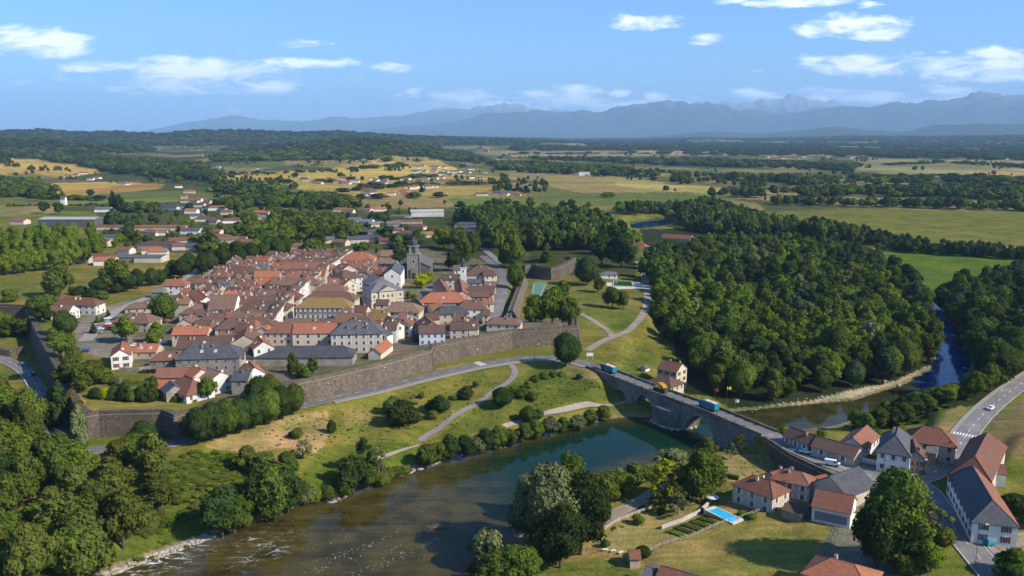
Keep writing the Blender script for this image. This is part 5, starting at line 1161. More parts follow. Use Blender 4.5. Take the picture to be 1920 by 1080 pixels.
# ---------------------------------------------------------------- houses at lower right
def H(*a, **k):
    k.setdefault('lod', 2); k.setdefault('wsp', 3.4); return house(*a, **k)
H((1483,799,1531,817),7.5,3.6,2.6,'g','D','S',gz=-.2,win='s',blank=(1,),chim=1,label='long low stone house with dark roof, first house past the bridge')
H((1532,817,1612,838),8,3.8,2.6,'g','D','C',gz=-.2,win='s',wsp=6,chim=0,label='long low cream house with dark brown roof and grey shutters by the road')
H((1626,797,1599,820),9,4.5,3,'g','R','W',gz=-1.5,win='p',chim=0,label='red roofed house with white side wall behind the long low houses')
H((1686,797,1679,820),9.8,7.2,4.8,'h','G','W',gz=-.2,win='s',wsp=3.2,dorm=0,chim=2,hx=-2,door=True,label='tall white house with steep blue-grey slate roof facing the junction')
H((1712,822,1718,843),7,5.2,3.4,'g','D','S',gz=-.2,win='b',chim=1,label='narrow stone house attached to the right of the tall white house')
H((1732,799,1763,803),11.5,6.5,4.0,'h','R','C',gz=-.2,win='p',chim=0,label='cream house with weathered red hipped roof where the road bends')
H((1742,828,1762,832),9,4.6,2.0,'g','L','S',gz=-.2,win='p',chim=0,label='small grey roofed stone house below the red hipped one')
H((1852,810,1828,856),10.5,6.5,5.0,'h','R','C',gz=1.2,win='p',chim=0,label='tall steep red-roofed house above the zebra crossing')
H((1824,874,1862,938),11,6.0,4.6,'h','G','W',gz=.6,two=1,roof2='R',win='b',wsp=4,chim=0,label='long white farmhouse with dark slate roof beside the road')
H((1855,868,1885,872),9,3.4,1.4,'g','R','W',gz=1.5,win='',chim=0,label='low white annex behind the steep red-roofed house')
H((1556,893,1610,874),13,3.6,4.2,'g','G','C',gz=-1,win='',chim=0,name='barn',cat='barn',label='barn with one large dark slate roof left of the huge tree')
H((1531,915,1602,929),10.5,4.4,3.4,'g','R','W',gz=-2,win='p',wsp=7,chim=0,gar=3,name='barn',cat='barn',label='white barn with reddish brown roof and grey garage doors by the meadow')
H((1478,940,1514,952),7.5,1.6,1.2,'g','D','S',gz=-2.5,win='',chim=0,name='open_shed',cat='shed',label='low dark brown shed between the meadow and the white barn')
H((1412,890,1444,901),9.5,6.0,3.0,'h','R','C',gz=-5.0,win='s',wsp=4.2,chim=2,label='cream villa with brown hipped roof beside the blue pool')
H((1445,885,1470,879),8,5.2,2.2,'g','R','P',gz=-3.5,win='s',chim=1,label='pink house with brown roof joined behind the cream villa')
H((1473,879,1503,885),8,5.6,2.4,'h','R','P',gz=-3,win='s',chim=2,label='pink house with brown hip roof and two chimneys below the bridge road')
H((1531,893,1548,889),5,2.6,1.4,'g','O','C',gz=-2,win='',chim=0,label='tiny orange roofed lean-to left of the slate barn')
H((1560,1046,1602,1058),12,3.6,3.0,'h','O','C',gz=-1.5,win='p',chim=1,label='orange hip-roofed house at the bottom edge, left of the lane')
H((1240,1060,1312,1080),9,3.0,2.2,'g','R','C',gz=-6,win='',chim=0,name='open_shed',cat='shed',label='long shed with reddish roof at the bottom edge of the meadow')
H((1212,1062,1228,1066),7,3.2,.8,'g','L','S',gz=-6.2,win='',chim=0,name='open_shed',cat='shed',label='small grey flat-roofed shed at the left end of the bottom shed')
H((1243,674,1279,681),9.5,9.6,3.2,'g','R','C',gz=-8,win='b',wsp=3.2,chim=2,name='mill_house',label='tall old mill house with brown roof standing by the bridge')
H((1241,703,1254,706),11,4.6,3.0,'h','D','C',gz=-7,win='p',chim=0,label='low house with dark hipped roof tucked between mill and bridge')
house((1244,438,1298,441),18,6,3.5,'g','R','C',gz=-6,win='',chim=0,lod=0,label='long red-roofed hall among trees beside the blue water')
house((1135,509,1147,509),9,4,1.5,'h','L','W',gz=3,lod=1,chim=0,label='small white pool pavilion with grey roof')
house((1194,455,1206,456),10,5,3,'h','O','W',gz=-3,lod=0,chim=0,label='small orange roofed house left of the long red-roofed hall')
house((982,665,988,664),3,1,1,'p','O','W',gz=-30,lod=0,chim=0,win='') if 0 else None
x, y, z = G(1188,1050); 
H((1180,1031,1199,1031),4.5,2.4,1.3,'g','R','P',gz=-7.2,win='',chim=0,name='garden_shed',cat='shed',label='small bright red garden shed at the corner of the lawn')
house((1206,686,1214,684),3,2.2,.8,'g','L','W',gz=-4.5,lod=0,chim=0,win='',name='garden_shed',cat='shed',label='tiny white hut on the grass slope left of the mill')
for i, (a, b) in enumerate([(1318,552),(1334,560),(1408,556),(1300,548),(1372,575)]):
    gx, gy_, gz_ = G(a, b+6); q = proj(gx, gy_, gz_+4)
    house((q[0]-4, q[1], q[0]+4, q[1]+1), 5, 2.4, .8, 'g', 'WLTWL'[i], 'W', gz=gz_, lod=0, chim=0, win='', desc='small pale campsite cabin in the riverside wood', name='cabin', cat='cabin')
# ---------------------------------------------------------------- suburbs and farms beyond the town: base points
def far(px, py, L, W, e, r, deg, typ, roof, wall, label=None, lod=0, win='', name=None, cat='house', chim=0, desc=None):
    x, y, z = G(px, py); c = cos(radians(deg))*L/2; s = sin(radians(deg))*L/2
    a = proj(x-c, y-s, z+e+r); b = proj(x+c, y+s, z+e+r)
    return house((a[0], a[1], b[0], b[1]), W, e, r, typ, roof, wall, gz=z, lod=lod, win=win, chim=chim, label=label, name=name, cat=cat, desc=desc)
far(136,424,62,26,9,1.5,0,'g','W','K',label='big dark clad sports hall with pale flat roof at left',name='sports_hall',cat='hall')
far(120,384,7,6,9,4,0,'g','L','W',label='narrow tall white house alone at the edge of the sports field')
far(800,405,44,24,7,2,12,'g','W','W',label='large white warehouse with pale roof behind the town',name='warehouse',cat='warehouse')
far(750,412,26,16,5,1.5,25,'g','L','C',label='smaller grey-roofed warehouse left of the large white one',name='warehouse',cat='warehouse')
far(765,419,32,7,3,1,0,'g','R','R' if 0 else 'C',label='long low red-roofed shed in front of the white warehouse',name='warehouse',cat='warehouse')
far(250,489,44,17,4,.8,0,'g','L','S',label='long flat grey-roofed building below the white houses at left',name='warehouse',cat='warehouse')
far(285,490,22,17,4.5,.8,0,'g','L','C',label='shorter grey-roofed block at the right end of the long flat building',name='warehouse',cat='warehouse')
far(560,482,26,10,4,1,18,'g','T','W',label='pale pink long low school-like building above the town roofs')
far(205,430,46,10,3.5,1.6,0,'g','R','C'); far(290,432,70,10,4,1.8,0,'g','O','C')
far(1096,329,30,12,10,2,0,'g','L','W',label='white mansion standing alone on the far plain')
for i, (a, b, L, w, r) in enumerate(SUB):
    far(a, b, L, L*.62+1, 3.6 if L < 16 else 4, 2.4, (i*37) % 50-25, 'g' if i % 3 else 'h', r, w, desc=WNAME[w]+' house with '+RNAME[r]+' roof in the suburb')
for i, (a, b) in enumerate(VIL):
    x, y, z = G(a, b); mb = MB(); L = vr.uniform(6, 11); w = vr.uniform(4.5, 6.5); e = 3.6; r = 2.6
    mb.box(-L, L, -w, w, -1, e, 0)
    mb.add([(-L-.4,-w-.5,e-.1),(L+.4,-w-.5,e-.1),(L+.4,w+.5,e-.1),(-L-.4,w+.5,e-.1),(-L-.2,0,e+r),(L+.2,0,e+r)], [(0,1,5,4),(2,3,4,5),(1,2,5),(3,0,4),(0,3,2,1)], 1)
    rc = vr.choice('OORRBDL'); o = link('village_house', mb.mesh('village_house', [WALL[vr.choice('WWC')], ROOF[rc]]), None, (x, y, z), vr.uniform(-.6, .6))
    tag(o, None, 'house', 'houses of the far villages', auto=(a, b, 'distant '+{'O':'orange','R':'red','B':'brown','D':'dark','L':'grey'}[rc]+' roofed village house'))
# ---------------------------------------------------------------- church, town hall, belfry
def church():
    gx, gy_ = P(777, 521, 7); e = link('church', None, None, (gx, gy_, 7), .02)
    mb = MB()
    def oct_(z0, z1, r0, r1, mi=0, n=8): mb.tube((0,0,z0), (0,0,z1), r0, r1, n, mi)
    w = 4.2
    mb.box(-w, w, -w, w, 0, 17.5); mb.box(-w-.3, w+.3, -w-.3, w+.3, 17.5, 18.1, 1)
    for sx in (-1, 1):
        for sy in (-1, 1): mb.box(sx*2.2 if sx < 0 else 1.5, sx*1.5 if sx < 0 else 2.9, *(sorted((sy*1.5, sy*2.9))), 18.1, 23.2) if 0 else mb.box(min(sx*1.6, sx*3.1), max(sx*1.6, sx*3.1), min(sy*1.6, sy*3.1), max(sy*1.6, sy*3.1), 18.1, 23.0)
    mb.box(-3.4, 3.4, -3.4, 3.4, 23.0, 23.7, 1)
    for sx in (-1, 1): mb.box(min(sx*w, sx*(w+.5)), max(sx*w, sx*(w+.5)), -w-.4, -w+.6, 0, 17.4, 1)
    tw = link('tower', mb.mesh('tower', [WALL['S'], M_CORD]), e)
    d = MB(); d.tube((0,0,23.7), (0,0,25.4), 2.8, 2.7, 10)
    for k in range(6):
        a0 = k*.26; a1 = (k+1)*.26; d.tube((0,0,25.4+2.6*sin(a0)), (0,0,25.4+2.6*sin(a1)), 2.7*cos(a0)+.02, 2.7*cos(a1)+.02, 10)
    d.tube((0,0,27.8), (0,0,29.4), .8, .7, 8); d.tube((0,0,29.4), (0,0,30.8), .8, .05, 8); d.tube((0,0,30.6), (0,0,33.0), .08, .05, 5); d.box(-.5, .5, -.04, .04, 31.9, 32.05)
    link('dome', d.mesh('dome', ROOF['G']), e)
    bl = MB(); bl.box(-1.0, 1.0, -1.0, 1.0, 18.1, 21.5); bl.tube((0,0,19.2), (0,0,20.8), 1.3, .7, 10, 0); link('bell', bl.mesh('bell', M_METAL), e)
    p = MB(); p.box(-2.2, 2.2, -w-.75, -w-.0, 0, 7.0, 1); p.box(-1.2, 1.2, -w-.85, -w-.76, 0, 4.4, 0); p.add([(-2.6,-w-.8,7.0),(2.6,-w-.8,7.0),(0,-w-.8,8.2),(-2.6,-w-.02,7.0),(2.6,-w-.02,7.0),(0,-w-.02,8.2)], [(0,1,2),(3,5,4),(0,2,5,3),(1,4,5,2),(0,3,4,1)], 1)
    link('portal', p.mesh('portal', [M_DOOR, M_CORD]), e)
    for zc, s in ((12.6, 1.5),):
        o = MB(); o.box(-.7, .7, -w-.06, -w+.0, zc-1.4, zc+1.4, 0); o.box(-.95, .95, -w-.04, -w-.0, zc-1.7, zc+1.7, 1); link('window', o.mesh('window', [M_GLASS, M_FRAME]), e)
    n = MB(); hw = 11.5; y0 = 1.5; y1 = 36; zE = 8.2; zR = 13.0
    n.add([(-hw,y0,0),(hw,y0,0),(hw,y1,0),(-hw,y1,0),(-hw,y0,zE),(hw,y0,zE),(hw,y1,zE),(-hw,y1,zE),(0,y0,zR-.2),(0,y1,zR-.2)], [(0,1,5,8,4),(2,3,7,9,6),(1,2,6,5),(3,0,4,7),(4,8,9,7),(5,6,9,8)])
    link('nave', n.mesh('nave', surf('dark_church_stone', (.15,.135,.12), (.11,.10,.09), .8)), e)
    r = MB(); r.slab([(-hw-.6,y0-.4,zE-.2),(0,y0-.4,zR),(0,y1+.4,zR),(-hw-.6,y1+.4,zE-.2)], .25); r.slab([(0,y0-.4,zR),(hw+.6,y0-.4,zE-.2),(hw+.6,y1+.4,zE-.2),(0,y1+.4,zR)], .25)
    link('roof', r.mesh('roof', ROOF['L']), e)
    tag(e, 'stone church with square bell tower topped by a slate dome', 'church')
church()
def townhall():
    a = np.array(P(697, 579, 7)); b = np.array(P(757, 573, 7)); c = (a+b)/2; rz = atan2(*(b-a)[::-1]); W = float(np.linalg.norm(b-a)); hl = W/2; D = 17
    e = link('town_hall', None, None, (c[0], c[1], 7), rz)
    m = MB(); m.box(-hl, hl, 0, D, -.4, 9.6, 0); m.box(-hl-.25, hl+.25, -.25, D+.25, 4.6, 4.95, 1); m.box(-hl-.4, hl+.4, -.4, D+.4, 9.6, 10.1, 1)
    m.box(-5.5, 5.5, -.7, 0, -.4, 9.6, 0)
    wl = link('wall', m.mesh('wall', [WALL['C'], M_CORD]), e)
    r = roofmesh(hl, D/2, 10.2, 4.0, 'h', D); r.v = [(x, y+D/2, z) for x, y, z in r.v]
    r.add([(-6.2,-1.2,10.1),(6.2,-1.2,10.1),(0,-1.2,13.0),(-6.2,7,10.1),(6.2,7,10.1),(0,7,13.0)], [(0,2,5,3),(1,4,5,2),(0,3,4,1),(3,5,4)])
    ro = link('roof', r.mesh('roof', ROOF['L']), e)
    p = MB(); p.add([(-6.0,-1.35,10.1),(6.0,-1.35,10.1),(0,-1.35,12.9),(-6.0,-1.0,10.1),(6.0,-1.0,10.1),(0,-1.0,12.9)], [(0,1,2),(3,5,4),(0,2,5,3),(1,4,5,2),(0,3,4,1)]); link('pediment', p.mesh('pediment', WALL['C']), e)
    for k in range(7):
        s = (k-3)*(W/7.4); y = -.72 if abs(s) < 5.4 else -.02
        link('window', WIN['p'], wl, (s, y, 7.2), pi, (1.2, 1, 2.0))
        d = MB(); d.box(-.9, .9, -.08, 0, 0, 2.2); n = 8
        d.add([(0,-.08,2.2)]+[(.9*cos(pi*i/n), -.08, 2.2+.9*sin(pi*i/n)) for i in range(n+1)], [(0,i+2,i+1) for i in range(n)])
        link('archway', d.mesh('archway', M_DOOR), wl, (s, y, .2))
    for k in range(4): link('window', WIN['p'], wl, (hl+.02, 2.5+k*4, 7.2), -pi/2, (1.1, 1, 1.8))
    u = MB(); u.box(-7, 7, D-5, D+9, 0, 12.4, 0); u.add([(-7.5,D-5.4,12.3),(7.5,D-5.4,12.3),(0,D-5.4,16.6),(-7.5,D+9.4,12.3),(7.5,D+9.4,12.3),(0,D+9.4,16.6)], [(0,1,2),(3,5,4),(0,2,5,3),(1,4,5,2),(0,3,4,1)], 1)
    link('rear_wing', u.mesh('rear_wing', [WALL['S'], ROOF['L']]), e)
    tag(e, 'pale grey-roofed town hall with arched doorways and a triangular pediment', 'town hall')
townhall()
def belfry():
    gx, gy_ = P(869, 534, 7); e = link('clock_tower', None, None, (gx, gy_, 7)); m = MB(); m.box(-1.9, 1.9, -1.9, 1.9, 0, 12); m.box(-2.2, 2.2, -2.2, 2.2, 12, 12.4); link('shaft', m.mesh('shaft', WALL['W']), e)
    d = MB(); d.tube((0,0,12.4), (0,0,14.5), 2.2, 1.5, 8); d.tube((0,0,14.5), (0,0,16.2), 1.4, 1.3, 8); d.tube((0,0,16.2), (0,0,19), 1.5, .05, 8); link('spire', d.mesh('spire', ROOF['G']), e)
    link('window', WIN['p'], e, (0, -1.93, 9.8), pi, (1, 1, 1.6)); tag(e, 'slim white turret with a dark slate spire right of the church', 'tower')
belfry()
# ---------------------------------------------------------------- ramparts
def rampart(pts, top, base, label, thick=3.2, batter=.16, nudge=0):
    """pts in order with the outer face on the right-hand side; drop = height kept below"""
    p = np.array(pts); n = len(p); t = np.zeros_like(p)
    seg = p[1:]-p[:-1]; seg /= np.linalg.norm(seg, axis=1)[:, None]; nr = np.stack([seg[:,1], -seg[:,0]], 1)
    nv = np.zeros_like(p); nv[0] = nr[0]; nv[-1] = nr[-1]
    for i in range(1, n-1):
        m = nr[i-1]+nr[i]; m /= np.linalg.norm(m); nv[i] = m/max(.45, float(m@nr[i]))
    e = link('rampart_wall', None, None, (p[0][0], p[0][1], base)); o = p[0]
    def prof(levels, name, mat):
        V = []; k = len(levels)
        for i in range(n):
            for (off, z) in levels: q = p[i]+nv[i]*off-o; V.append((q[0], q[1], z-base))
        Fc = []
        for i in range(n-1):
            for j in range(k): a = i*k+j; b = i*k+(j+1) % k; Fc.append((a, b, b+k, a+k))
        Fc += [tuple(range(k))[::-1], tuple(range((n-1)*k, n*k))]
        mb = MB(); mb.add(V, Fc); link(name, mb.mesh(name, mat), e)
    H_ = top-base
    prof([(0, top), (0, top-1.3), (batter*(H_-1.3), base), (-thick, base), (-thick, top-.5), (-.9, top-.5), (-.9, top)], 'masonry', M_RAMP)
    prof([(.16, top-1.25), (.16, top-1.5), (-.05, top-1.5), (-.05, top-1.25)], 'string_course', M_CORD)
    tag(e, label, 'rampart'); return e
NB = lambda a, b: WALLW[a:b+1]
rampart(NB(0,1), TOPZ, -5, 'shadowed rampart wall at the far left edge')
rampart(NB(1,6), TOPZ, -6, 'long rampart wall in deep shade running down the left side')
rampart(NB(6,8), TOPZ, -3, 'brown bastion wall at lower left with grass on top')
rampart([WALLW[8], P(303,764,TOPZ), P(322,777,TOPZ), WALLW[9]][0:1]+[WALLW[9], WALLW[10]], TOPZ, -3, 'short bastion wall turning back behind the round trees')
rampart(NB(10,12), TOPZ, -3, 'rampart wall hidden behind the row of dark round trees')
rampart(NB(12,14), TOPZ, -2.5, 'long curved bastion wall above the road in the middle')
rampart([WALLW[14], WALLW[15]], TOPZ, -2, 'short return of wall at the corner of the middle bastion')
rampart(NB(15,18), TOPZ, -2, 'straight rampart wall below the town houses at centre')
rampart([WALLW[18], P(1083,596,TOPZ)], TOPZ, -2, 'end wall of the rampart platform beneath the clump of trees')
rampart([P(957,594,8.6), P(972,553,8.6), P(985,517,8.6)], 8.6, 0, 'sloping wall with dry grass beside the tennis court', batter=.55)
rampart(smooth([P(a, b, 12.5) for a, b in [(984,497),(1000,495),(1012,500),(1040,502),(1062,494),(1080,482)]], 1), 12.5, 0, 'curved far bastion wall behind the tennis court')
def bank_wall(name, pts, h, th, mat, label, cat='wall', zf=None):
    L = resample(pts, 2.0); a = offset_line(L, th/2); b = offset_line(L, -th/2); mb = MB(); V = []; Fc = []
    o = np.array(L[0]); z0 = hfun(np.array([q[0] for q in L]), np.array([q[1] for q in L])) if zf is None else np.full(len(L), zf)
    for i in range(len(L)):
        V += [(a[i][0]-o[0], a[i][1]-o[1], z0[i]-.8), (a[i][0]-o[0], a[i][1]-o[1], z0[i]+h), (b[i][0]-o[0], b[i][1]-o[1], z0[i]+h), (b[i][0]-o[0], b[i][1]-o[1], z0[i]-.8)]
    for i in range(len(L)-1):
        for j in range(4): Fc.append((i*4+j, i*4+(j+1) % 4, i*4+4+(j+1) % 4, i*4+4+j))
    Fc += [(3,2,1,0), tuple(len(V)-4+k for k in range(4))]
    mb.add(V, Fc); ob = link(name, mb.mesh(name, mat), None, (o[0], o[1], 0)); tag(ob, label, cat); return ob
bank_wall('stone_wall', GL([(0,664),(20,668),(45,662)]), 3.5, 3, M_RAMP, 'rough pale counterscarp stones across the moat road at left')
bank_wall('yard_wall', [P(a, b, 7) for a, b in [(224,697),(262,697),(292,692)]], 2.0, .5, WALL['S'], 'low stone yard wall behind the two parked dark cars')
bank_wall('hedge', GL([(1015,597),(1040,594),(1078,596)]), 1.6, 2.5, LEAF['mid'], 'low clipped hedge behind the rampart car park', 'hedge')
bank_wall('garden_wall', GL([(1340,932),(1330,945),(1310,963),(1280,978),(1240,992)]), 1.2, .5, M_CONC, 'pale garden wall between the vegetable beds and the path')
bank_wall('garden_wall', [P(a, b, -.2) for a, b in [(1608,866),(1625,869),(1646,873)]], 1.6, .4, WALL['W'], 'white wall joining the low cream house and tall white house')
bank_wall('hedge', GL([(1362,895),(1385,900)]), 1.5, 1.5, LEAF['mid'], 'short green hedge behind the cream villa', 'hedge')
bank_wall('hedge', GL([(1160,700),(1185,706),(1215,708)]), 1.6, 1.5, LEAF['bright'], 'bright green hedge on the slope by the bridge', 'hedge')
bank_wall('garden_wall', GL([(1125,998),(1160,975),(1215,955),(1240,935)]), .9, .5, M_ROCK, 'low stone wall along the riverside track')
def fence(pts, sp, h, label):
    L = resample(pts, sp); o = np.array(L[0]); e = link('post_fence', None, None, (o[0], o[1], 0)); mb = MB(); z = hfun(np.array([q[0] for q in L]), np.array([q[1] for q in L]))
    r = MB()
    for i, q in enumerate(L):
        x, y = q[0]-o[0], q[1]-o[1]
        pm = MB(); pm.box(-.06, .06, -.06, .06, -.3, h); link('post', pm.mesh('post', M_DOOR), e, (x, y, z[i]))
        if i:
            x0, y0 = L[i-1][0]-o[0], L[i-1][1]-o[1]
            for hh in (.5*h, .92*h): r.tube((x0, y0, z[i-1]+hh), (x, y, z[i]+hh), .04, .04, 4)
    link('rails', r.mesh('rails', M_METAL), e); tag(e, label, 'fence')
fence(GL([(1210,1040),(1240,1025),(1290,1010),(1350,985),(1430,958)]), 3, 1.3, 'wire fence with dark posts between the gardens and the mown meadow')
fence(GL([(1500,972),(1540,985),(1570,1000),(1545,1040),(1515,1075)]), 3, 1.2, 'post fence along the right side of the mown meadow')
fence(GL([(1100,1032),(1140,1042),(1185,1058)]), 3, 1.1, 'dark fence at the bottom of the lawn with the red shed')
# ---------------------------------------------------------------- bridge
def bridge():
    line = resample([P(a, b, 0) for a, b in [(1112,687),(1230,732),(1330,768),(1400,797),(1442,814)]], .5)
    p = np.array(line); d = np.concatenate([[0], np.cumsum(np.linalg.norm(p[1:]-p[:-1], axis=1))]); S = d[-1]
    pxs, pys = proj(p[:,0], p[:,1], np.zeros(len(p)))
    def s_at(px): return float(np.interp(px, pxs, d))
    e = link('stone_bridge', None, None, (p[0][0], p[0][1], 0)); o = p[0]; hw = 4.2
    arches = [(s_at(1163), s_at(1190), -4.2, -9.5), (s_at(1204), s_at(1239), -2.2, -10.5), (s_at(1296), s_at(1358), -2.4, -12)]
    tan = np.gradient(p, axis=0); tan /= np.linalg.norm(tan, axis=1)[:, None]; nr = np.stack([tan[:,1], -tan[:,0]], 1)
    ss = np.unique(np.concatenate([d[::2]]+[np.linspace(a, b, 25) for a, b, _, _ in arches]+[[a-.01, b+.01] for a, b, _, _ in arches]))
    ss = np.sort(ss.ravel()); X = np.interp(ss, d, p[:,0]); Y = np.interp(ss, d, p[:,1]); NX = np.interp(ss, d, nr[:,0]); NY = np.interp(ss, d, nr[:,1])
    bz = []
    for s in ss:
        b = -13.5
        for a0, a1, zt, zb in arches:
            if a0 <= s <= a1: u = (s-(a0+a1)/2)/((a1-a0)/2); h = (zt-zb); b = max(b, zb-2+(h+2)*math.sqrt(max(0, 1-u*u)))
        bz.append(b)
    mb = MB(); V = []; Fc = []
    for i in range(len(ss)):
        a = (X[i]+NX[i]*hw-o[0], Y[i]+NY[i]*hw-o[1]); b = (X[i]-NX[i]*hw-o[0], Y[i]-NY[i]*hw-o[1])
        V += [(a[0],a[1],bz[i]),(a[0],a[1],0.12),(b[0],b[1],0.12),(b[0],b[1],bz[i])]
    for i in range(len(ss)-1):
        for j in range(4): Fc.append((i*4+j, i*4+4+j, i*4+4+(j+1) % 4, i*4+(j+1) % 4))
    Fc += [(0,1,2,3), tuple(len(V)-1-k for k in range(4))]
    mb.add(V, Fc); link('body', mb.mesh('body', M_BRG), e)
    # arch rings
    for a0, a1, zt, zb in arches:
        rg = MB()
        for side in (1, -1):
            V = []
            for k in range(33):
                th = pi*k/32
                for rr in (0, .7):
                    s = (a0+a1)/2-cos(th)*((a1-a0)/2+rr); z = zb-2+(zt-zb+2+rr)*sin(th)
                    x = np.interp(s, d, p[:,0])+np.interp(s, d, nr[:,0])*side*(hw+.08)-o[0]; y = np.interp(s, d, p[:,1])+np.interp(s, d, nr[:,1])*side*(hw+.08)-o[1]
                    V.append((x, y, max(z, -13)))
            rg.add(V, [(2*k, 2*k+1, 2*k+3, 2*k+2) if side > 0 else (2*k, 2*k+2, 2*k+3, 2*k+1) for k in range(32)])
        link('arch_ring', rg.mesh('arch_ring', M_CORD), e)
    # piers with cutwaters
    def pier(sa, sb, ext, top):
        m = MB(); c = (sa+sb)/2; f = lambda s, off: (np.interp(s, d, p[:,0])+np.interp(s, d, nr[:,0])*off-o[0], np.interp(s, d, p[:,1])+np.interp(s, d, nr[:,1])*off-o[1])
        for sg in (1, -1):
            out = [f(sa, sg*hw*.98), f(sa+.15*(sb-sa), sg*(hw+ext*.8)), f(c, sg*(hw+ext)), f(sb-.15*(sb-sa), sg*(hw+ext*.8)), f(sb, sg*hw*.98)]
            n = len(out); V = [(q[0], q[1], -13.5) for q in out]+[(q[0], q[1], top) for q in out]; apx = f(c, sg*hw*.98); V.append((apx[0], apx[1], top+1.6))
            Fc = [(i, i+1, n+i+1, n+i) for i in range(n-1)]+[(n+i, n+i+1, 2*n) for i in range(n-1)]
            m.add(V, Fc if sg > 0 else [t[::-1] for t in Fc])
        link('pier', m.mesh('pier', M_BRG), e)
    pier(s_at(1190)-.1, s_at(1204)+.1, 2.0, -6.5); pier(s_at(1243), s_at(1292), 4.4, -3.4)
    fm = MB(); c_ = (s_at(1243)+s_at(1292))/2
    for k in range(28):
        a = 2*pi*k/28; rr = random.uniform(.9, 1.12); s = c_+cos(a)*((s_at(1292)-s_at(1243))/2+1.4)*rr; off = sin(a)*(hw+4.6)*rr
        x = np.interp(s, d, p[:,0])+np.interp(s, d, nr[:,0])*off-o[0]; y = np.interp(s, d, p[:,1])+np.interp(s, d, nr[:,1])*off-o[1]
        v = ICO1[0]*np.array((random.uniform(.7, 1.3), random.uniform(.7, 1.3), .7))+np.array((x, y, -10.9)); fm.add(v, [tuple(q) for q in ICO1[1]])
    link('footing_stones', fm.mesh('footing_stones', M_ROCK), e)
    dk = ribbon_mesh(p-o, 6.4, .15); link('deck', wmesh('deck', dk[0], dk[1], M_ASPH, False), e)
    for sg in (1, -1):
        V = []; Fc = []; q = offset_line(list(map(tuple, p-o)), sg*(hw+.1)); r_ = offset_line(list(map(tuple, p-o)), sg*(hw-.32)); n = len(q)
        for i in range(n): V += [(q[i][0], q[i][1], -.25), (q[i][0], q[i][1], 1.05), (r_[i][0], r_[i][1], 1.05), (r_[i][0], r_[i][1], -.25)]
        for i in range(n-1):
            for j in range(4): Fc.append((i*4+j, i*4+4+j, i*4+4+(j+1) % 4, i*4+(j+1) % 4) if sg > 0 else (i*4+j, i*4+(j+1) % 4, i*4+4+(j+1) % 4, i*4+4+j))
        pm = MB(); pm.add(V, Fc); link('parapet', pm.mesh('parapet', M_BRG), e)
    st = MB()
    for k in range(2, int(S/5)):
        s = k*5.0
        for sg in (1, -1):
            x = np.interp(s, d, p[:,0])+np.interp(s, d, nr[:,0])*sg*(hw-.75)-o[0]; y = np.interp(s, d, p[:,1])+np.interp(s, d, nr[:,1])*sg*(hw-.75)-o[1]
            fb = MB(); fb.box(-.55, .55, -.25, .25, .16, .75, 0); v = ICO1[0]*np.array((.65, .35, .35))+np.array((0, 0, .9)); fb.add(v, [tuple(t) for t in ICO1[1]], 1)
            t_ = link('planter', fb.mesh('planter', [M_DOOR, LEAF['dark']]), None, (x+o[0], y+o[1], 0), atan2(*(p[-1]-p[0])[::-1])); t_['label'] = 'dark flower box standing along the bridge parapet'; t_['category'] = 'planter'; t_['group'] = 'flower boxes along the bridge'
    tag(e, 'old stone arch bridge carrying the road over the river', 'bridge')
    # retaining wall carrying the road on to the houses
    L = [P(a, b, 0) for a, b in [(1478,829),(1500,839),(1535,856),(1560,869)]]
    return p, d
def ribbon_mesh(p, w, z):
    a = offset_line(list(map(tuple, p)), w/2); b = offset_line(list(map(tuple, p)), -w/2); n = len(p)
    V = [(x, y, z) for x, y in a]+[(x, y, z) for x, y in b]; return np.array(V), np.array([(i, i+1, n+i+1, n+i) for i in range(n-1)])
BP, BD = bridge()
rw = [P(a, b, .9) for a, b in [(1432,818),(1483,852),(1527,873),(1570,892)]]
rampart(rw, .9, -9, 'dark retaining wall under the road at the right end of the bridge', thick=.7, batter=.05)
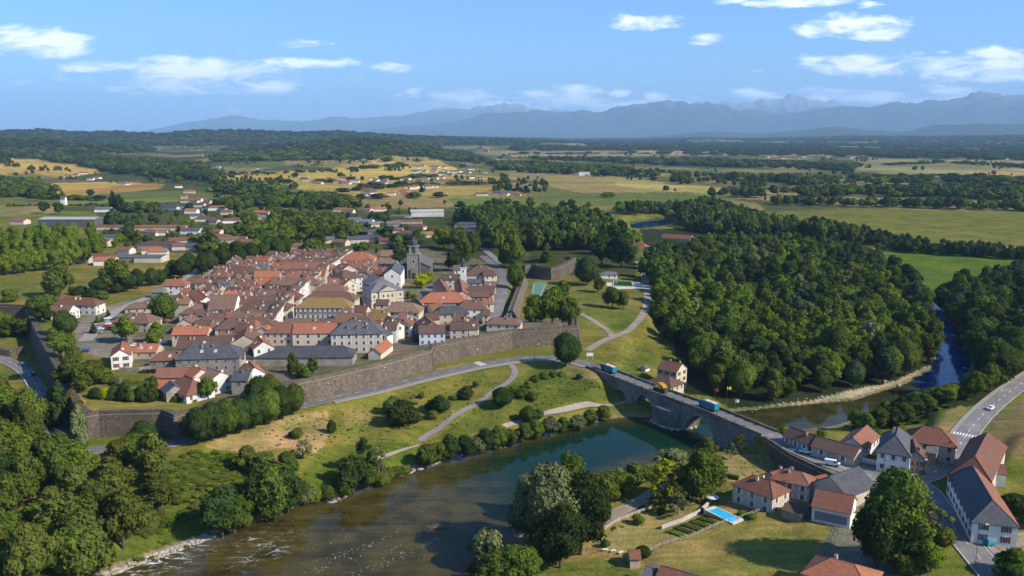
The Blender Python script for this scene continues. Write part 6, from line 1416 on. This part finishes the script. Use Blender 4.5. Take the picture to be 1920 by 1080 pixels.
# ---------------------------------------------------------------- vehicles
def car(x, y, z, rz, mat, label, group=None, kind='car'):
    L = 4.3 if kind == 'car' else 5.0; e = link('parked_car' if kind == 'car' else 'van', None, None, (x, y, z), rz)
    b = MB(); w = .88
    prof = [(-L/2,.35),(-L/2,.85),(-L/2+.15,.95),(-L*.32,1.0),(-L*.16,1.42),(L*.26,1.45),(L*.42,1.02),(L/2,.92),(L/2,.35)] if kind == 'car' else [(-L/2,.35),(-L/2,1.0),(-L*.36,1.2),(-L*.26,1.95),(L*.47,2.0),(L/2,1.8),(L/2,.35)]
    n = len(prof); V = [(px, -w*(1 if pz < 1.1 else .86), pz) for px, pz in prof]+[(px, w*(1 if pz < 1.1 else .86), pz) for px, pz in prof]
    b.add(V, [tuple(range(n)), tuple(range(2*n-1, n-1, -1))]+[(i, n+i, n+(i+1) % n, (i+1) % n) for i in range(n)]); link('body', b.mesh('body', mat), e)
    g = MB()
    if kind == 'car':
        for s in (-1, 1): g.box(-L*.2, L*.3, *sorted((s*.70, s*.86)), 1.03, 1.34)
        g.add([(-L*.315,-.68,1.06),(-L*.315,.68,1.06),(-L*.175,.62,1.42),(-L*.175,-.62,1.42)], [(0,1,2,3),(3,2,1,0)]); g.v = [(q[0]-.02, q[1], q[2]+.03) if i >= 16 else q for i, q in enumerate(g.v)]
        g.add([(L*.42+.02,-.66,1.07),(L*.42+.02,.66,1.07),(L*.28+.02,.6,1.46),(L*.28+.02,-.6,1.46)], [(0,3,2,1)])
    else:
        for s in (-1, 1): g.box(-L*.30, -L*.1, *sorted((s*.78, s*.90)), 1.25, 1.75)
        g.add([(-L*.37,-.7,1.28),(-L*.37,.7,1.28),(-L*.275,.66,1.9),(-L*.275,-.66,1.9)], [(0,1,2,3),(3,2,1,0)])
    link('windows', g.mesh('windows', M_GLASS), e)
    for sx in (-.31, .31):
        for s in (-1, 1):
            w_ = MB(); w_.tube((0,-.1*s,0), (0,.1*s,0), .33, .33, 10); link('wheel', w_.mesh('wheel', M_TYRE), e, (sx*L, s*.86, .33))
    return tag(e, label, 'car' if kind == 'car' else 'van', group)
PAINT = {'w': surf('white_car_paint', (.75,.75,.74), rough=.3, spec=.6), 's': surf('silver_car_paint', (.38,.40,.42), rough=.3, metal=.4), 'k': surf('black_car_paint', (.015,.015,.018), rough=.25, spec=.6), 'r': surf('red_car_paint', (.42,.015,.02), rough=.3, spec=.6), 'b': surf('blue_car_paint', (.04,.09,.22), rough=.3, spec=.6), 'd': surf('dark_grey_car_paint', (.05,.055,.06), rough=.3, spec=.6)}
for (a, b, dg, m, kd, lab) in [
 (1511,850,155,'w','car','white car waiting at the zebra crossing past the bridge'),(1560,873,155,'w','van','white van driving on the road below the low cream house'),(1858,768,40,'w','car','white car on the wide road at the right edge'),
 (1212,901,25,'w','car','white car parked on the riverbank gravel'),(1192,909,30,'k','van','black van parked beside the white car on the riverbank'),
 (984,607,10,'w','car','white car on the rampart car park, apart from the others'),(1008,609,15,'s','car','silver car at the left of the rampart car park row'),(1016,610,15,'b','car','dark blue car at the right of the rampart car park row'),
 (160,660,8,'b','car','blue car parked alone below the car park at left'),(272,699,0,'d','car','dark grey car, left of two against the yard wall'),(285,699,0,'k','car','black car, right of two against the yard wall'),(252,650,20,'w','car','white car squeezed between the white house and orange house'),
 (304,645,0,'w','van','white van parked beside the round green tree in town'),(187,604,5,'d','car','dark grey car in the top row of the left car park'),(190,611,5,'s','car','silver car in the second row of the left car park'),(204,599,20,'w','car','white car in the upper middle of the left car park'),(207,609,20,'w','car','white car just above the red one in the left car park'),(216,600,30,'d','car','dark grey car at the upper right of the left car park'),(212,606,30,'r','car','red car behind the white ones in the left car park'),(200,614,12,'r','car','bright red car in the middle of the left car park'),(187,619,0,'w','car','white car at the lower left of the left car park'),(184,625,0,'s','car','silver car lowest in the left car park'),
 (42,685,-20,'s','car','grey car on the moat road at far left'),(64,704,-50,'k','car','dark car in the shade of the left rampart'),(185,583,45,'s','car','silver car before the long white row house'),
 (788,595,65,'s','car','silver car parked in the shaded street'),(783,603,65,'w','car','white car parked in the shaded street'),(640,545,60,'d','car','dark car on the main street'),(915,612,12,'d','car','dark car by the cream cottage near the rampart')]:
    x, y, z = G(a, b); 
    if 1490 < a < 1900 and b < 900 and a > 1300: x, y = P(a, b, .2); z = .15
    if kd == 'van' and a == 1559: pass
    car(x, y, z+.18, radians(dg), PAINT[m], lab, None, kd)
def carx(): pass
def truck(px, py, label, head, lid, tow=False):
    i = int(np.argmin(np.hypot(BP[:,0]-P(px, py, 1.5)[0], BP[:,1]-P(px, py, 1.5)[1]))); c = BP[i]; t = BP[min(i+6, len(BP)-1)]-BP[max(i-6, 0)]; rz = atan2(t[1], t[0])+(pi if head else 0)
    e = link('truck', None, None, (c[0], c[1], .15), rz)
    b = MB(); b.box(-4.6, 2.2, -1.2, 1.2, 1.0, 3.3); b.box(-4.7, 2.3, -1.28, -1.2, .9, 3.4); b.box(-4.7, 2.3, 1.2, 1.28, .9, 3.4); b.box(-4.72, -4.6, -1.28, 1.28, .9, 3.4); b.box(2.2, 2.32, -1.28, 1.28, .9, 3.6); link('tipper_body', b.mesh('tipper_body', M_TEAL), e)
    l = MB(); l.box(-4.3, 1.9, -1.05, 1.05, 3.3, 3.42); 
    for k in range(4): l.box(-4.0+k*1.5, -3.2+k*1.5, -.8, .8, 3.42, 3.6+.1*(k % 2))
    link('load', l.mesh('load', M_CONC if lid else M_METAL), e)
    cb = MB(); P5 = [(2.6,.7),(2.6,3.0),(4.0,3.0),(4.4,1.9),(4.5,.7)]
    V = [(x, -1.15, z) for x, z in P5]+[(x, 1.15, z) for x, z in P5]; cb.add(V, [(4,3,2,1,0),(5,6,7,8,9)]+[(i_, (i_+1) % 5, 5+(i_+1) % 5, 5+i_) for i_ in range(5)]); cab = link('cab', cb.mesh('cab', M_TEAL), e)
    g = MB(); g.box(2.9, 3.7, -1.19, 1.19, 1.9, 2.7); g.add([(4.06,-1.0,2.9),(4.06,1.0,2.9),(4.43,1.0,1.95),(4.43,-1.0,1.95)], [(0,3,2,1),(0,1,2,3)]); link('windows', g.mesh('windows', M_GLASS), cab)
    ch = MB(); ch.box(-4.5, 4.3, -.5, .5, .6, 1.0); link('chassis', ch.mesh('chassis', M_DOOR), e)
    for x in (-3.6, -2.3, 3.4):
        for s in (-1, 1): w = MB(); w.tube((0,-.18*s,0), (0,.18*s,0), .52, .52, 12); link('wheel', w.mesh('wheel', M_TYRE), e, (x, s*1.0, .52))
    return tag(e, label, 'truck')
truck(1141,692,'teal tipper truck at the left end of the bridge', True, True)
truck(1329,761,'teal tipper truck in the middle of the bridge', True, True)
def pos(px, py, z=0.15):
    i = int(np.argmin(np.hypot(BP[:,0]-P(px, py, z)[0], BP[:,1]-P(px, py, z)[1]))); t = BP[min(i+6, len(BP)-1)]-BP[max(i-6, 0)]; return BP[i][0], BP[i][1], atan2(t[1], t[0])
x, y, rz = pos(1119,694); x, y = P(1116,694,0); car(x, y, .2, rz, PAINT['k'], 'black support car just ahead of the left teal truck')
def float_():
    x, y, rz = pos(1238,727,2); e = link('parade_float', None, None, (x, y, .15), rz)
    b = MB(); b.box(-3.6, 3.4, -1.1, 1.1, .5, 1.5); b.box(1.8, 3.4, -1.0, 1.0, 1.5, 2.4); link('body', b.mesh('body', M_DOOR), e)
    a = MB()
    for off in (-.8, 0, .8):
        pr = None
        for k in range(9):
            th = pi*k/8; q = (-3.2*cos(th)-.4, off, 1.4+2.4*sin(th))
            if pr: a.tube(pr, q, .30, .30, 6)
            pr = q
    link('arch', a.mesh('arch', M_YEL), e)
    for xx in (-2.6, 2.4):
        for s in (-1, 1): w = MB(); w.tube((0,-.15*s,0), (0,.15*s,0), .45, .45, 10); link('wheel', w.mesh('wheel', M_TYRE), e, (xx, s*.95, .45))
    tag(e, 'dark parade vehicle under a bright yellow arch on the bridge', 'parade float')
float_()
def flag(px, py, z, h, mat, label, w=1.8):
    x, y = P(px, py, z); e = link('flag', None, None, (x, y, z)); p = MB(); p.tube((0,0,0), (0,0,h), .05, .04, 6); link('pole', p.mesh('pole', M_METAL), e)
    c = MB(); n = 6
    V = [(w*i/n, .12*sin(i*1.4), h-.1-j*1.2) for j in (0, 1) for i in range(n+1)]; V += [(a, b+.03, c_) for a, b, c_ in V]
    k = n+1; c.add(V, [(i, i+k, i+k+1, i+1) for i in range(n)]+[(2*k+i, 2*k+i+1, 3*k+i+1, 3*k+i) for i in range(n)]); link('cloth', c.mesh('cloth', mat), e); tag(e, label, 'flag')
flag(1362,760,.2,8,M_YEL,'yellow flag on a pole above the right side of the bridge',1.7)
flag(1340,750,.2,5,M_RED,'dark red flag just left of the yellow one',1.3)
flag(1378,776,.2,6,M_WHITE,'pale flag on a pole right of the teal truck',1.4)
x, y = P(1106,672,1); m = MB(); m.box(-1.6, 1.6, -.05, .05, 1.2, 2.8); m.box(-1.4, -1.3, -.05, .05, -.6, 1.2); m.box(1.3, 1.4, -.05, .05, -.6, 1.2); o = link('signboard', m.mesh('signboard', M_WHITE), None, (x, y, 1)); tag(o, 'blank white signboard on two legs at the bridge head', 'signboard')
# ---------------------------------------------------------------- lamps, people, pools, small things
def lamp(px, py, h, label, arm=1.6, rz=0):
    x, y, z = G(px, py); e = link('street_lamp', None, None, (x, y, z), rz); p = MB(); p.tube((0,0,-.3), (0,0,h), .11, .06, 8); p.tube((0,0,h), (arm,0,h+.4), .05, .04, 6); link('pole', p.mesh('pole', M_METAL), e)
    q = MB(); q.box(arm-.1, arm+.7, -.16, .16, h+.3, h+.5); link('lamp_head', q.mesh('lamp_head', M_FRAME), e); tag(e, label, 'street lamp', 'street lamps along the roads')
for a, b, h, l in ((609,760,9,'street lamp left of the tree-shaped shrub on the road below the bastion'),(715,728,9,'street lamp on the road below the middle of the bastion'),(808,703,9,'street lamp by the corner of the middle bastion'),(889,691,9,'street lamp at the white road markings'),(1002,676,8,'street lamp left of the large round rampart tree'),(1865,775,9,'street lamp beside the white car on the wide road'),(1720,915,9,'street lamp at the right junction above the huge tree'),(1828,1068,12,'tall street lamp at the lower right'),(336,828,8,'street lamp on the road under the lower left bastion')):
    lamp(a, b, h, l)
def pole(px, py, h, label, to=None):
    x, y, z = G(px, py); e = link('utility_pole', None, None, (x, y, z)); p = MB(); p.tube((0,0,-.3), (0,0,h), .13, .09, 7); p.box(-.7, .7, -.05, .05, h-.5, h-.38); link('pole', p.mesh('pole', M_DOOR), e)
    if to:
        q = np.array(G(*to))-np.array((x, y, z)); w_ = MB()
        for off in (-.55, .55):
            pr = None
            for k in range(9):
                t = k/8; c_ = (q[0]*t+off, q[1]*t, q[2]*t+h-.4-1.2*4*t*(1-t))
                if pr: w_.tube(pr, c_, .025, .025, 4)
                pr = c_
        link('wire', w_.mesh('wire', M_DOOR), e)
    tag(e, label, 'utility pole')
pole(1655,905,8,'wooden utility pole left of the huge junction tree',(1732,893)); pole(1732,893,8,'wooden utility pole at the mouth of the junction',(1778,868)); pole(1778,868,8,'wooden utility pole where the road bends uphill'); pole(1760,1000,8,'wooden utility pole on the verge right of the huge tree',(1800,1075)); pole(1468,938,7,'wooden utility pole behind the low dark brown shed')
def pool(corners, z, label, mat, rimmat, fence_=False):
    c = [P(a, b, z) for a, b in corners]; m = np.mean(c, 0); e = link('swimming_pool', None, None, (m[0], m[1], z)); q = [np.array(k)-m for k in c]
    r = MB(); out = [k*(1+1.3/np.linalg.norm(k)) for k in q]; n = 4
    V = [(k[0], k[1], .25) for k in out]+[(k[0], k[1], .25) for k in q]+[(k[0], k[1], -1.2) for k in out]+[(k[0], k[1], -1.2) for k in q]
    r.add(V, [(i, (i+1) % 4, 4+(i+1) % 4, 4+i) for i in range(4)]+[(8+i, 8+(i+1) % 4, (i+1) % 4, i) for i in range(4)]+[(4+i, 4+(i+1) % 4, 12+(i+1) % 4, 12+i) for i in range(4)]); link('coping', r.mesh('coping', rimmat), e)
    w = MB(); w.add([(k[0], k[1], .12) for k in q], [(0,1,2,3)]); link('water', w.mesh('water', mat), e); return tag(e, label, 'swimming pool')
zp = float(hfun(*[np.array([v]) for v in P(1355,968,-5)])[0])+.25
pool([(1327,958),(1343,953),(1387,973),(1371,980)], zp, 'bright blue private swimming pool beside the cream villa', M_TURQ, M_CONC)
zq = 3.35; pool([(1151,536),(1151,527),(1184,528),(1185,537)], zq, 'public pool with green water on the pale terrace', surf('green_pool_water', (.012,.07,.015), (.02,.10,.02), .5, .08, spec=.5), M_CONC)
def person(px, py, mat, label, z=None):
    x, y, zz = G(px, py); me_ = bpy.data.meshes.new('person')
    vs = [(0,0,.95),(0,0,1.2),(0,0,1.45),(0,0,1.6),(0,.01,1.72),(-.1,0,.88),(-.12,.08,.48),(-.12,.0,.06),(-.12,-.14,.03),(.1,0,.88),(.12,-.10,.48),(.12,.06,.06),(.12,-.08,.03),(-.2,0,1.42),(-.27,.02,1.15),(-.24,-.1,.92),(.2,0,1.42),(.27,.02,1.15),(.24,-.1,.92)]
    es = [(0,1),(1,2),(2,3),(3,4),(0,5),(5,6),(6,7),(7,8),(0,9),(9,10),(10,11),(11,12),(2,13),(13,14),(14,15),(2,16),(16,17),(17,18)]
    me_.from_pydata(vs, es, []); me_.materials.append(mat); o = link('person', me_, None, (x, y, zz+.1), random.uniform(0, 6)); md = o.modifiers.new('skin', 'SKIN')
    rad = [.14,.15,.15,.06,.105,.085,.06,.04,.04,.085,.06,.04,.04,.06,.045,.035,.06,.045,.035]
    for i, q in enumerate(me_.skin_vertices[0].data): q.radius = (rad[i], rad[i]*.85)
    me_.skin_vertices[0].data[0].use_root = True; o.modifiers.new('sub', 'SUBSURF').levels = 1; o.modifiers['sub'].render_levels = 1
    tag(o, label, 'person')
M_CL = surf('pale_clothes', (.6,.58,.55)); M_CD = surf('dark_clothes', (.05,.05,.07))
person(842,676,M_CL,'person in pale clothes, left of the three by the rampart foot'); person(846,677,M_CL,'person in pale clothes, middle of the three by the rampart foot'); person(850,676,M_CL,'person in pale clothes, right of the three by the rampart foot'); person(645,748,M_CD,'person in dark clothes walking on the road below the bastion')
# vegetable garden
def beds():
    A = np.array(P(1245,992,-6)); B = np.array(P(1330,965,-6)); C_ = np.array(P(1282,1010,-6))
    for k in range(6):
        t = (k+.5)/6; s = A+(B-A)*t; e_ = s+(C_-A)*.92; z = float(hfun(*[np.array([v]) for v in (s+e_)/2])[0])
        mb = MB(); d = (e_-s); L = np.linalg.norm(d); d /= L
        for j in range(int(L/.5)):
            for w_ in (-.5, .1, .6):
                c = s+d*(j*.5)+np.array((-d[1], d[0]))*w_*1.2; zz = float(hfun(np.array([c[0]]), np.array([c[1]]))[0]); r0 = random.uniform(.2, .42)
                v = ICO1[0]*np.array((r0, r0, r0*1.1))+np.array((c[0]-s[0], c[1]-s[1], zz+.2)); mb.add(v[::1], [tuple(q) for q in ICO1[1]])
        o = link('vegetable_row', mb.mesh('vegetable_row', LEAF[['bright','mid','olive','bright','mid','olive'][k]]), None, (s[0], s[1], 0)); o['kind'] = 'stuff'; o['label'] = 'row of low vegetables in the garden beds'
beds()
# tennis court
def court():
    c = [P(a, b, 4) for a, b in [(990,566),(1012,566),(1027,526),(1000,526)]]; m = np.mean(c, 0); z = max(float(hfun(np.array([q[0]]), np.array([q[1]]))[0]) for q in c+[tuple(m)])+.2
    e = link('tennis_court', None, None, (m[0], m[1], z)); q = [np.array(k)-m for k in c]
    a = MB(); a.slab([(k[0], k[1], 0) for k in q], 2.0); link('surface', a.mesh('surface', surf('green_court_paint', (.11,.19,.12), (.09,.16,.11), .3, .8)), e)
    l = MB()
    def ln(p0, p1):
        p0 = np.array(p0); p1 = np.array(p1); d = (p1-p0)/np.linalg.norm(p1-p0); n_ = np.array((-d[1], d[0]))*.12; l.add([(*(p0-n_), .02), (*(p1-n_), .02), (*(p1+n_), .02), (*(p0+n_), .02)], [(0,1,2,3)])
    S = [k*.72 for k in q]
    for i in range(4): ln(S[i], S[(i+1) % 4])
    ln((S[0]+S[3])/2, (S[1]+S[2])/2); link('lines', l.mesh('lines', M_WHITE), e); tag(e, 'green tennis court inside the moat right of the town', 'tennis court')
court()
# loose stones on the strands: uncountable
def stones(name, regs, n, s0, s1, label, zoff=0.0):
    V = []; Fc = []; k0 = 0; cv, cf = ICO1
    for poly, k in regs:
        W_ = np.array([P(a, b, WZ) for a, b in poly]); lo, hi = W_.min(0), W_.max(0); c = 0; tries = 0
        while c < k and tries < k*30:
            tries += 1; x, y = RNG.uniform(lo, hi)
            if not inpoly(np.array([x]), np.array([y]), [tuple(q) for q in W_])[0]: continue
            z = float(hfun(np.array([x]), np.array([y]))[0])
            if z < WZ-zoff or (zoff > .5 and float(fbm(np.array([(x*.75+y*.66)/16]), np.array([(y*.75-x*.66)/4.5]), 55)[0]) < .53): continue
            z = max(z, WZ-.12)
            s = RNG.uniform(s0, s1)*(.5+RNG.random()**3); v = cv*np.array((s*RNG.uniform(.8, 1.5), s*RNG.uniform(.7, 1.2), s*.6)); an = RNG.uniform(0, 6.28)
            v = np.stack([v[:,0]*cos(an)-v[:,1]*sin(an)+x, v[:,0]*sin(an)+v[:,1]*cos(an)+y, v[:,2]+z+s*.1], 1); V.append(v); Fc.append(cf+k0); k0 += len(v); c += 1
    o = link(name, wmesh(name, np.concatenate(V), np.concatenate(Fc), M_ROCK, False)); o['kind'] = 'stuff'; o['label'] = label
stones('river_stones', [([(540,1095),(560,1040),(640,1010),(720,990),(790,1010),(760,1095)],1900),([(780,1060),(800,1000),(870,990),(880,1020),(820,1095)],500)], 0, .06, .22, 'pale stones breaking the surface of the shallows', 9)
stones('bank_rocks', [(GRAVEL[1],420),([(640,925),(660,935),(630,950),(605,950)],40),([(740,885),(860,852),(870,862),(750,897)],90),([(900,838),(1120,785),(1125,792),(905,850)],110),([(1370,770),(1440,758),(1590,738),(1735,695),(1738,706),(1560,765),(1380,778)],60)], 0, .3, .8, 'pale boulders heaped along the river edge', .3)
def deadwood(px, py, label, s=1.0):
    x, y = P(px, py, WZ); m = MB(); r = random.Random(px)
    for k in range(22):
        a = r.uniform(0, 6.28); l = r.uniform(1, 3.4)*s; m.tube((r.uniform(-2.5, 2.5)*s, r.uniform(-1, 1)*s, -.1), (r.uniform(-2.5, 2.5)*s+l*cos(a), l*sin(a)*.6, r.uniform(.3, 1.4)*s), .10*s, .03*s, 5)
    o = link('driftwood', m.mesh('driftwood', M_STEM), None, (x, y, WZ+.05)); tag(o, label, 'driftwood')
deadwood(822,990,'tangle of dead branches stranded in mid river', 1.1); deadwood(628,940,'pile of driftwood against the left bank', 1.0)
# stone outhouse bits: parasol, garden furniture
def parasol(px, py, label):
    x, y, z = G(px, py); e = link('parasol', None, None, (x, y, z)); p = MB(); p.tube((0,0,0), (0,0,2.5), .04, .03, 6); link('pole', p.mesh('pole', M_METAL), e); c = MB(); c.tube((0,0,2.2), (0,0,2.7), 2.0, .1, 12); link('canopy', c.mesh('canopy', M_FRAME), e); tag(e, label, 'parasol')
parasol(1336,944,'pale round parasol between the blue pool and the trees')
def trampoline(): pass
def tables():
    x, y, z = G(1135,1034); 
    for i, (dx, dy) in enumerate(((0,0),(2.2,-.6),(4.2,-1.6))):
        m = MB(); m.box(-.8, .8, -.4, .4, .68, .75)
        for a in (-.7, .7):
            for b in (-.3, .3): m.box(a-.04, a+.04, b-.04, b+.04, 0, .7)
        o = link('garden_table', m.mesh('garden_table', M_FRAME), None, (x+dx, y+dy, z), i*.4); tag(o, ['pale garden table, left of three on the paved corner','pale garden table, middle of three on the paved corner','pale garden table nearest the red shed'][i], 'table')
tables()
def court_car(): pass
# teal sculptures on the corner at lower right
for a, b, l in ((1862,1022,'teal bench-like trailer standing before the long white farmhouse'),(1895,1042,'small upright teal stand right of the teal trailer')):
    x, y, z = G(a, b); e = link('trailer', None, None, (x, y, z), .3); m = MB(); sc_ = 1 if a < 1880 else .45
    m.box(-2.6*sc_, 2.6*sc_, -.9*sc_, .9*sc_, .6, 1.2); m.box(-2.7*sc_, -2.5*sc_, -.9*sc_, .9*sc_, .6, 2.3)
    link('bed', m.mesh('bed', M_TEAL), e)
    for xx in (-1.4, 1.4): w = MB(); w.tube((0,-1.0*sc_,0), (0,1.0*sc_,0), .4, .4, 10); link('wheel', w.mesh('wheel', M_TYRE), e, (xx*sc_, 0, .4))
    tag(e, l, 'trailer')

print('build', round(time.time()-_t0, 1))
# ---------------------------------------------------------------- labels: say where, relative to something one can find
LM = [('the church tower',777,500),('the town hall',725,545),('the stone bridge',1250,755),('the mill house',1260,700),('the tennis court',1005,545),('the public pool',1168,535),('the left car park',198,608),('the long low barracks',550,660),('the cream front row',600,625),('the mossy yellow-roofed building',608,570),
 ('the big orange hipped roof',830,556),('the big tan barn roof',425,565),('the slate-roofed stone building',400,665),('the small white gabled house',227,670),('the lower left bastion',230,785),('the middle bastion corner',810,670),('the large round rampart tree',1060,650),('the blue pool',1357,965),('the cream villa',1425,915),
 ('the tall white slate-roofed house',1680,850),('the huge junction tree',1668,960),('the white farmhouse',1850,940),('the white barn',1565,950),('the red garden shed',1188,1038),('the row of clipped round trees',390,500),('the plane tree rows',70,470),('the sports hall',136,410),('the white warehouse',800,395),
 ('the footpath down the bank',870,770),('the driftwood in the river',822,990),('the riverbank parking',1200,905),('the moat road',60,710),('the white mansion',1096,325),('the red-roofed hall',1272,450),('the far end of the main street',662,475),('the tall narrow white house',120,378),('the lower left rapids',290,1055),('the zebra crossing at right',1812,815),('the far golden fields',700,320),('the river bend at right',1790,660),
 ('the far village',840,318),('the distant white buildings',1560,295)]
groups = {}
for o, (a, b, d) in TOPS:
    n, lx, ly = min(LM, key=lambda q: hypot(q[1]-a, (q[2]-b)*1.5)); b = b
    dx, dy = a-lx, (b-ly)*1.4
    w = ('right of' if dx > 0 else 'left of') if abs(dx) > abs(dy) else ('in front of' if dy > 0 else 'behind')
    groups.setdefault((d, w, n), []).append((hypot(dx, dy), o))
ORD = ['nearest','second nearest','third nearest','fourth nearest','fifth nearest','sixth nearest','seventh nearest','eighth nearest','ninth nearest','tenth nearest']
for (d, w, n), l in groups.items():
    l.sort(key=lambda q: q[0])
    for i, (_, o) in enumerate(l):
        if len(l) == 1: s = f'{d} {w} {n}'
        else: s = f'{ORD[min(i, 9)]} {d} {w} {n}'
        if i >= 9: o['group'] = f'{d}s {w} {n}'; s = f'{d} {w} {n}, among the farther ones'
        ws = s.split()
        if len(ws) > 16: s = s.replace(' nearest ', ' ', 1) if 0 else s.replace('with sunlit front on the left of the main street', 'on the main street')
        o['label'] = ' '.join(s.split()[:16])
for o in bpy.data.objects:
    if 'label' in o and len(str(o['label']).split()) > 16: print('LONG', o['label'])
# ---------------------------------------------------------------- sky with clouds
SUN_AZ, SUN_EL = radians(112), radians(36)
w = bpy.data.worlds.new('World'); SC.world = w; w.use_nodes = True; nt = w.node_tree; nt.nodes.clear()
out = nt.nodes.new('ShaderNodeOutputWorld'); bg = nt.nodes.new('ShaderNodeBackground'); nt.links.new(bg.outputs[0], out.inputs[0]); bg.inputs[1].default_value = .14
sk = nt.nodes.new('ShaderNodeTexSky'); sk.sky_type = 'NISHITA'; sk.sun_disc = False; sk.sun_elevation = SUN_EL; sk.sun_rotation = SUN_AZ; sk.air_density = 1.0; sk.dust_density = .9; sk.ozone_density = 2.5; sk.altitude = 200
tc = nt.nodes.new('ShaderNodeTexCoord'); sep = nt.nodes.new('ShaderNodeSeparateXYZ'); nt.links.new(tc.outputs['Generated'], sep.inputs[0])
def M_(op, a, b=None, c=None):
    n = nt.nodes.new('ShaderNodeMath'); n.operation = op
    for i, v in enumerate((a, b, c)):
        if v is None: continue
        if isinstance(v, (int, float)): n.inputs[i].default_value = v
        else: nt.links.new(v, n.inputs[i])
    return n.outputs[0]
yy_ = M_('MAXIMUM', sep.outputs[1], .05); U = M_('DIVIDE', sep.outputs[0], yy_); Vv = M_('DIVIDE', sep.outputs[2], yy_)
cb = nt.nodes.new('ShaderNodeCombineXYZ'); nt.links.new(M_('MULTIPLY', U, 17), cb.inputs[0]); nt.links.new(M_('MULTIPLY', Vv, 62), cb.inputs[1])
ns = nt.nodes.new('ShaderNodeTexNoise'); ns.inputs['Scale'].default_value = 1.0; ns.inputs['Detail'].default_value = 8; ns.inputs['Roughness'].default_value = .62; ns.inputs['Distortion'].default_value = .4; nt.links.new(cb.outputs[0], ns.inputs['Vector'])
nz = M_('SUBTRACT', ns.outputs[0], .5)
CL = [(70,80,95,26,1),(30,58,70,12,.8),(50,152,28,7,.7),(370,130,160,26,.75),(230,125,90,12,.7),(470,165,70,16,.5),(330,158,160,22,.45),(575,117,90,11,.95),(730,126,40,10,.85),(672,148,12,6,.6),(775,175,16,8,.9),(748,178,10,4,.8),(1190,42,68,13,.85),(1325,74,36,10,.8),(1600,50,95,22,1),(1475,3,120,11,1),(1632,9,30,6,.8),(1620,120,100,24,.95),(1870,98,50,14,1),(1850,128,150,22,.75),(1420,130,14,5,.6),(1770,98,14,5,.7),
 (890,188,60,18,.75),(850,192,60,22,.5),(1050,182,70,20,.7),(1075,170,22,9,.9),(1165,176,22,9,.85),(1225,180,26,9,.75),(940,192,20,8,.8),(1000,200,120,18,.5),(1450,178,130,14,.45),(1750,182,160,14,.4),(570,86,45,8,.4),(435,207,14,5,.5),(1150,195,120,14,.45),(1700,163,60,5,.35)]
acc = None
for (a, b, rx, ry, k) in CL:
    u0 = (a-960)/F/cp; v0 = math.tan(math.atan((540-b)/F)-PITCH); u0 = (a-960)/F/(cp+(540-b)/F*sp)
    sx = 1.2*rx/F; sy = 1.15*ry/F; k = min(1.1, k+(.22 if rx > 60 and k < .8 else 0))
    du = M_('MULTIPLY', M_('SUBTRACT', U, u0), 1/sx); dv = M_('MULTIPLY', M_('SUBTRACT', Vv, v0), 1/sy)
    r2 = M_('ADD', M_('MULTIPLY', du, du), M_('MULTIPLY', dv, dv))
    m = M_('MULTIPLY', M_('SUBTRACT', 1.0, r2), k); acc = m if acc is None else M_('MAXIMUM', acc, m)
mask = M_('ADD', acc, M_('MULTIPLY', nz, 4.6))
mr = nt.nodes.new('ShaderNodeMapRange'); nt.links.new(mask, mr.inputs[0]); mr.inputs[1].default_value = -.05; mr.inputs[2].default_value = 1.25; mr.interpolation_type = 'SMOOTHSTEP'
fr = M_('MULTIPLY', M_('MULTIPLY', mr.outputs[0], .78), M_('GREATER_THAN', sep.outputs[1], .1))
# soft high veil on the left and near the horizon
cm = nt.nodes.new('ShaderNodeMix'); cm.data_type = 'RGBA'; nt.links.new(fr, cm.inputs[0]); tn_ = nt.nodes.new('ShaderNodeMix'); tn_.data_type = 'RGBA'; tn_.blend_type = 'MULTIPLY'; tn_.inputs[0].default_value = 1; nt.links.new(sk.outputs[0], tn_.inputs[6]); tn_.inputs[7].default_value = (.47, .73, 1.07, 1); nt.links.new(tn_.outputs[2], cm.inputs[6]); cm.inputs[7].default_value = (10.5, 10.4, 10.6, 1)
nt.links.new(cm.outputs[2], bg.inputs[0])
sl = bpy.data.lights.new('sun', 'SUN'); sl.energy = 5.0; sl.angle = radians(.53); sl.color = (1, .90, .76); so = bpy.data.objects.new('sun', sl); COL.objects.link(so)
so.rotation_euler = (pi/2-SUN_EL, 0, -SUN_AZ+pi)
d = (sin(SUN_AZ)*cos(SUN_EL), cos(SUN_AZ)*cos(SUN_EL), sin(SUN_EL))
import mathutils
so.rotation_euler = mathutils.Vector(d).to_track_quat('Z', 'Y').to_euler()
# ---------------------------------------------------------------- air
hz = MB(); hz.box(-62000, 62000, -400, 66000, -40, 2500)
hm, hnt, hout = newmat('air'); pv = N(hnt, 'ShaderNodeVolumePrincipled'); pv.inputs['Color'].default_value = (.43,.69,1,1); pv.inputs['Density'].default_value = HAZE if 'HAZE' in globals() else 3.2e-5; pv.inputs['Anisotropy'].default_value = 0.0
hnt.links.new(pv.outputs[0], hout.inputs['Volume'])
ho = link('haze', hz.mesh('haze', hm)); ho['kind'] = 'stuff'; ho['label'] = 'pale blue air that fades the far hills and mountains'
# ---------------------------------------------------------------- render settings
SC.view_settings.view_transform = 'Standard'; SC.view_settings.look = 'None'; SC.view_settings.exposure = .46; SC.view_settings.gamma = 1
SC.render.engine = 'CYCLES'; c = SC.cycles; c.use_denoising = True; c.max_bounces = 5; c.diffuse_bounces = 2; c.glossy_bounces = 2; c.transmission_bounces = 2; c.transparent_max_bounces = 6; c.volume_bounces = 1
c.use_adaptive_sampling = True; c.adaptive_threshold = .02; c.caustics_reflective = False; c.caustics_refractive = False
SC.render.film_transparent = False
print('trees', NT, 'houses', HN, 'objects', len(bpy.data.objects))
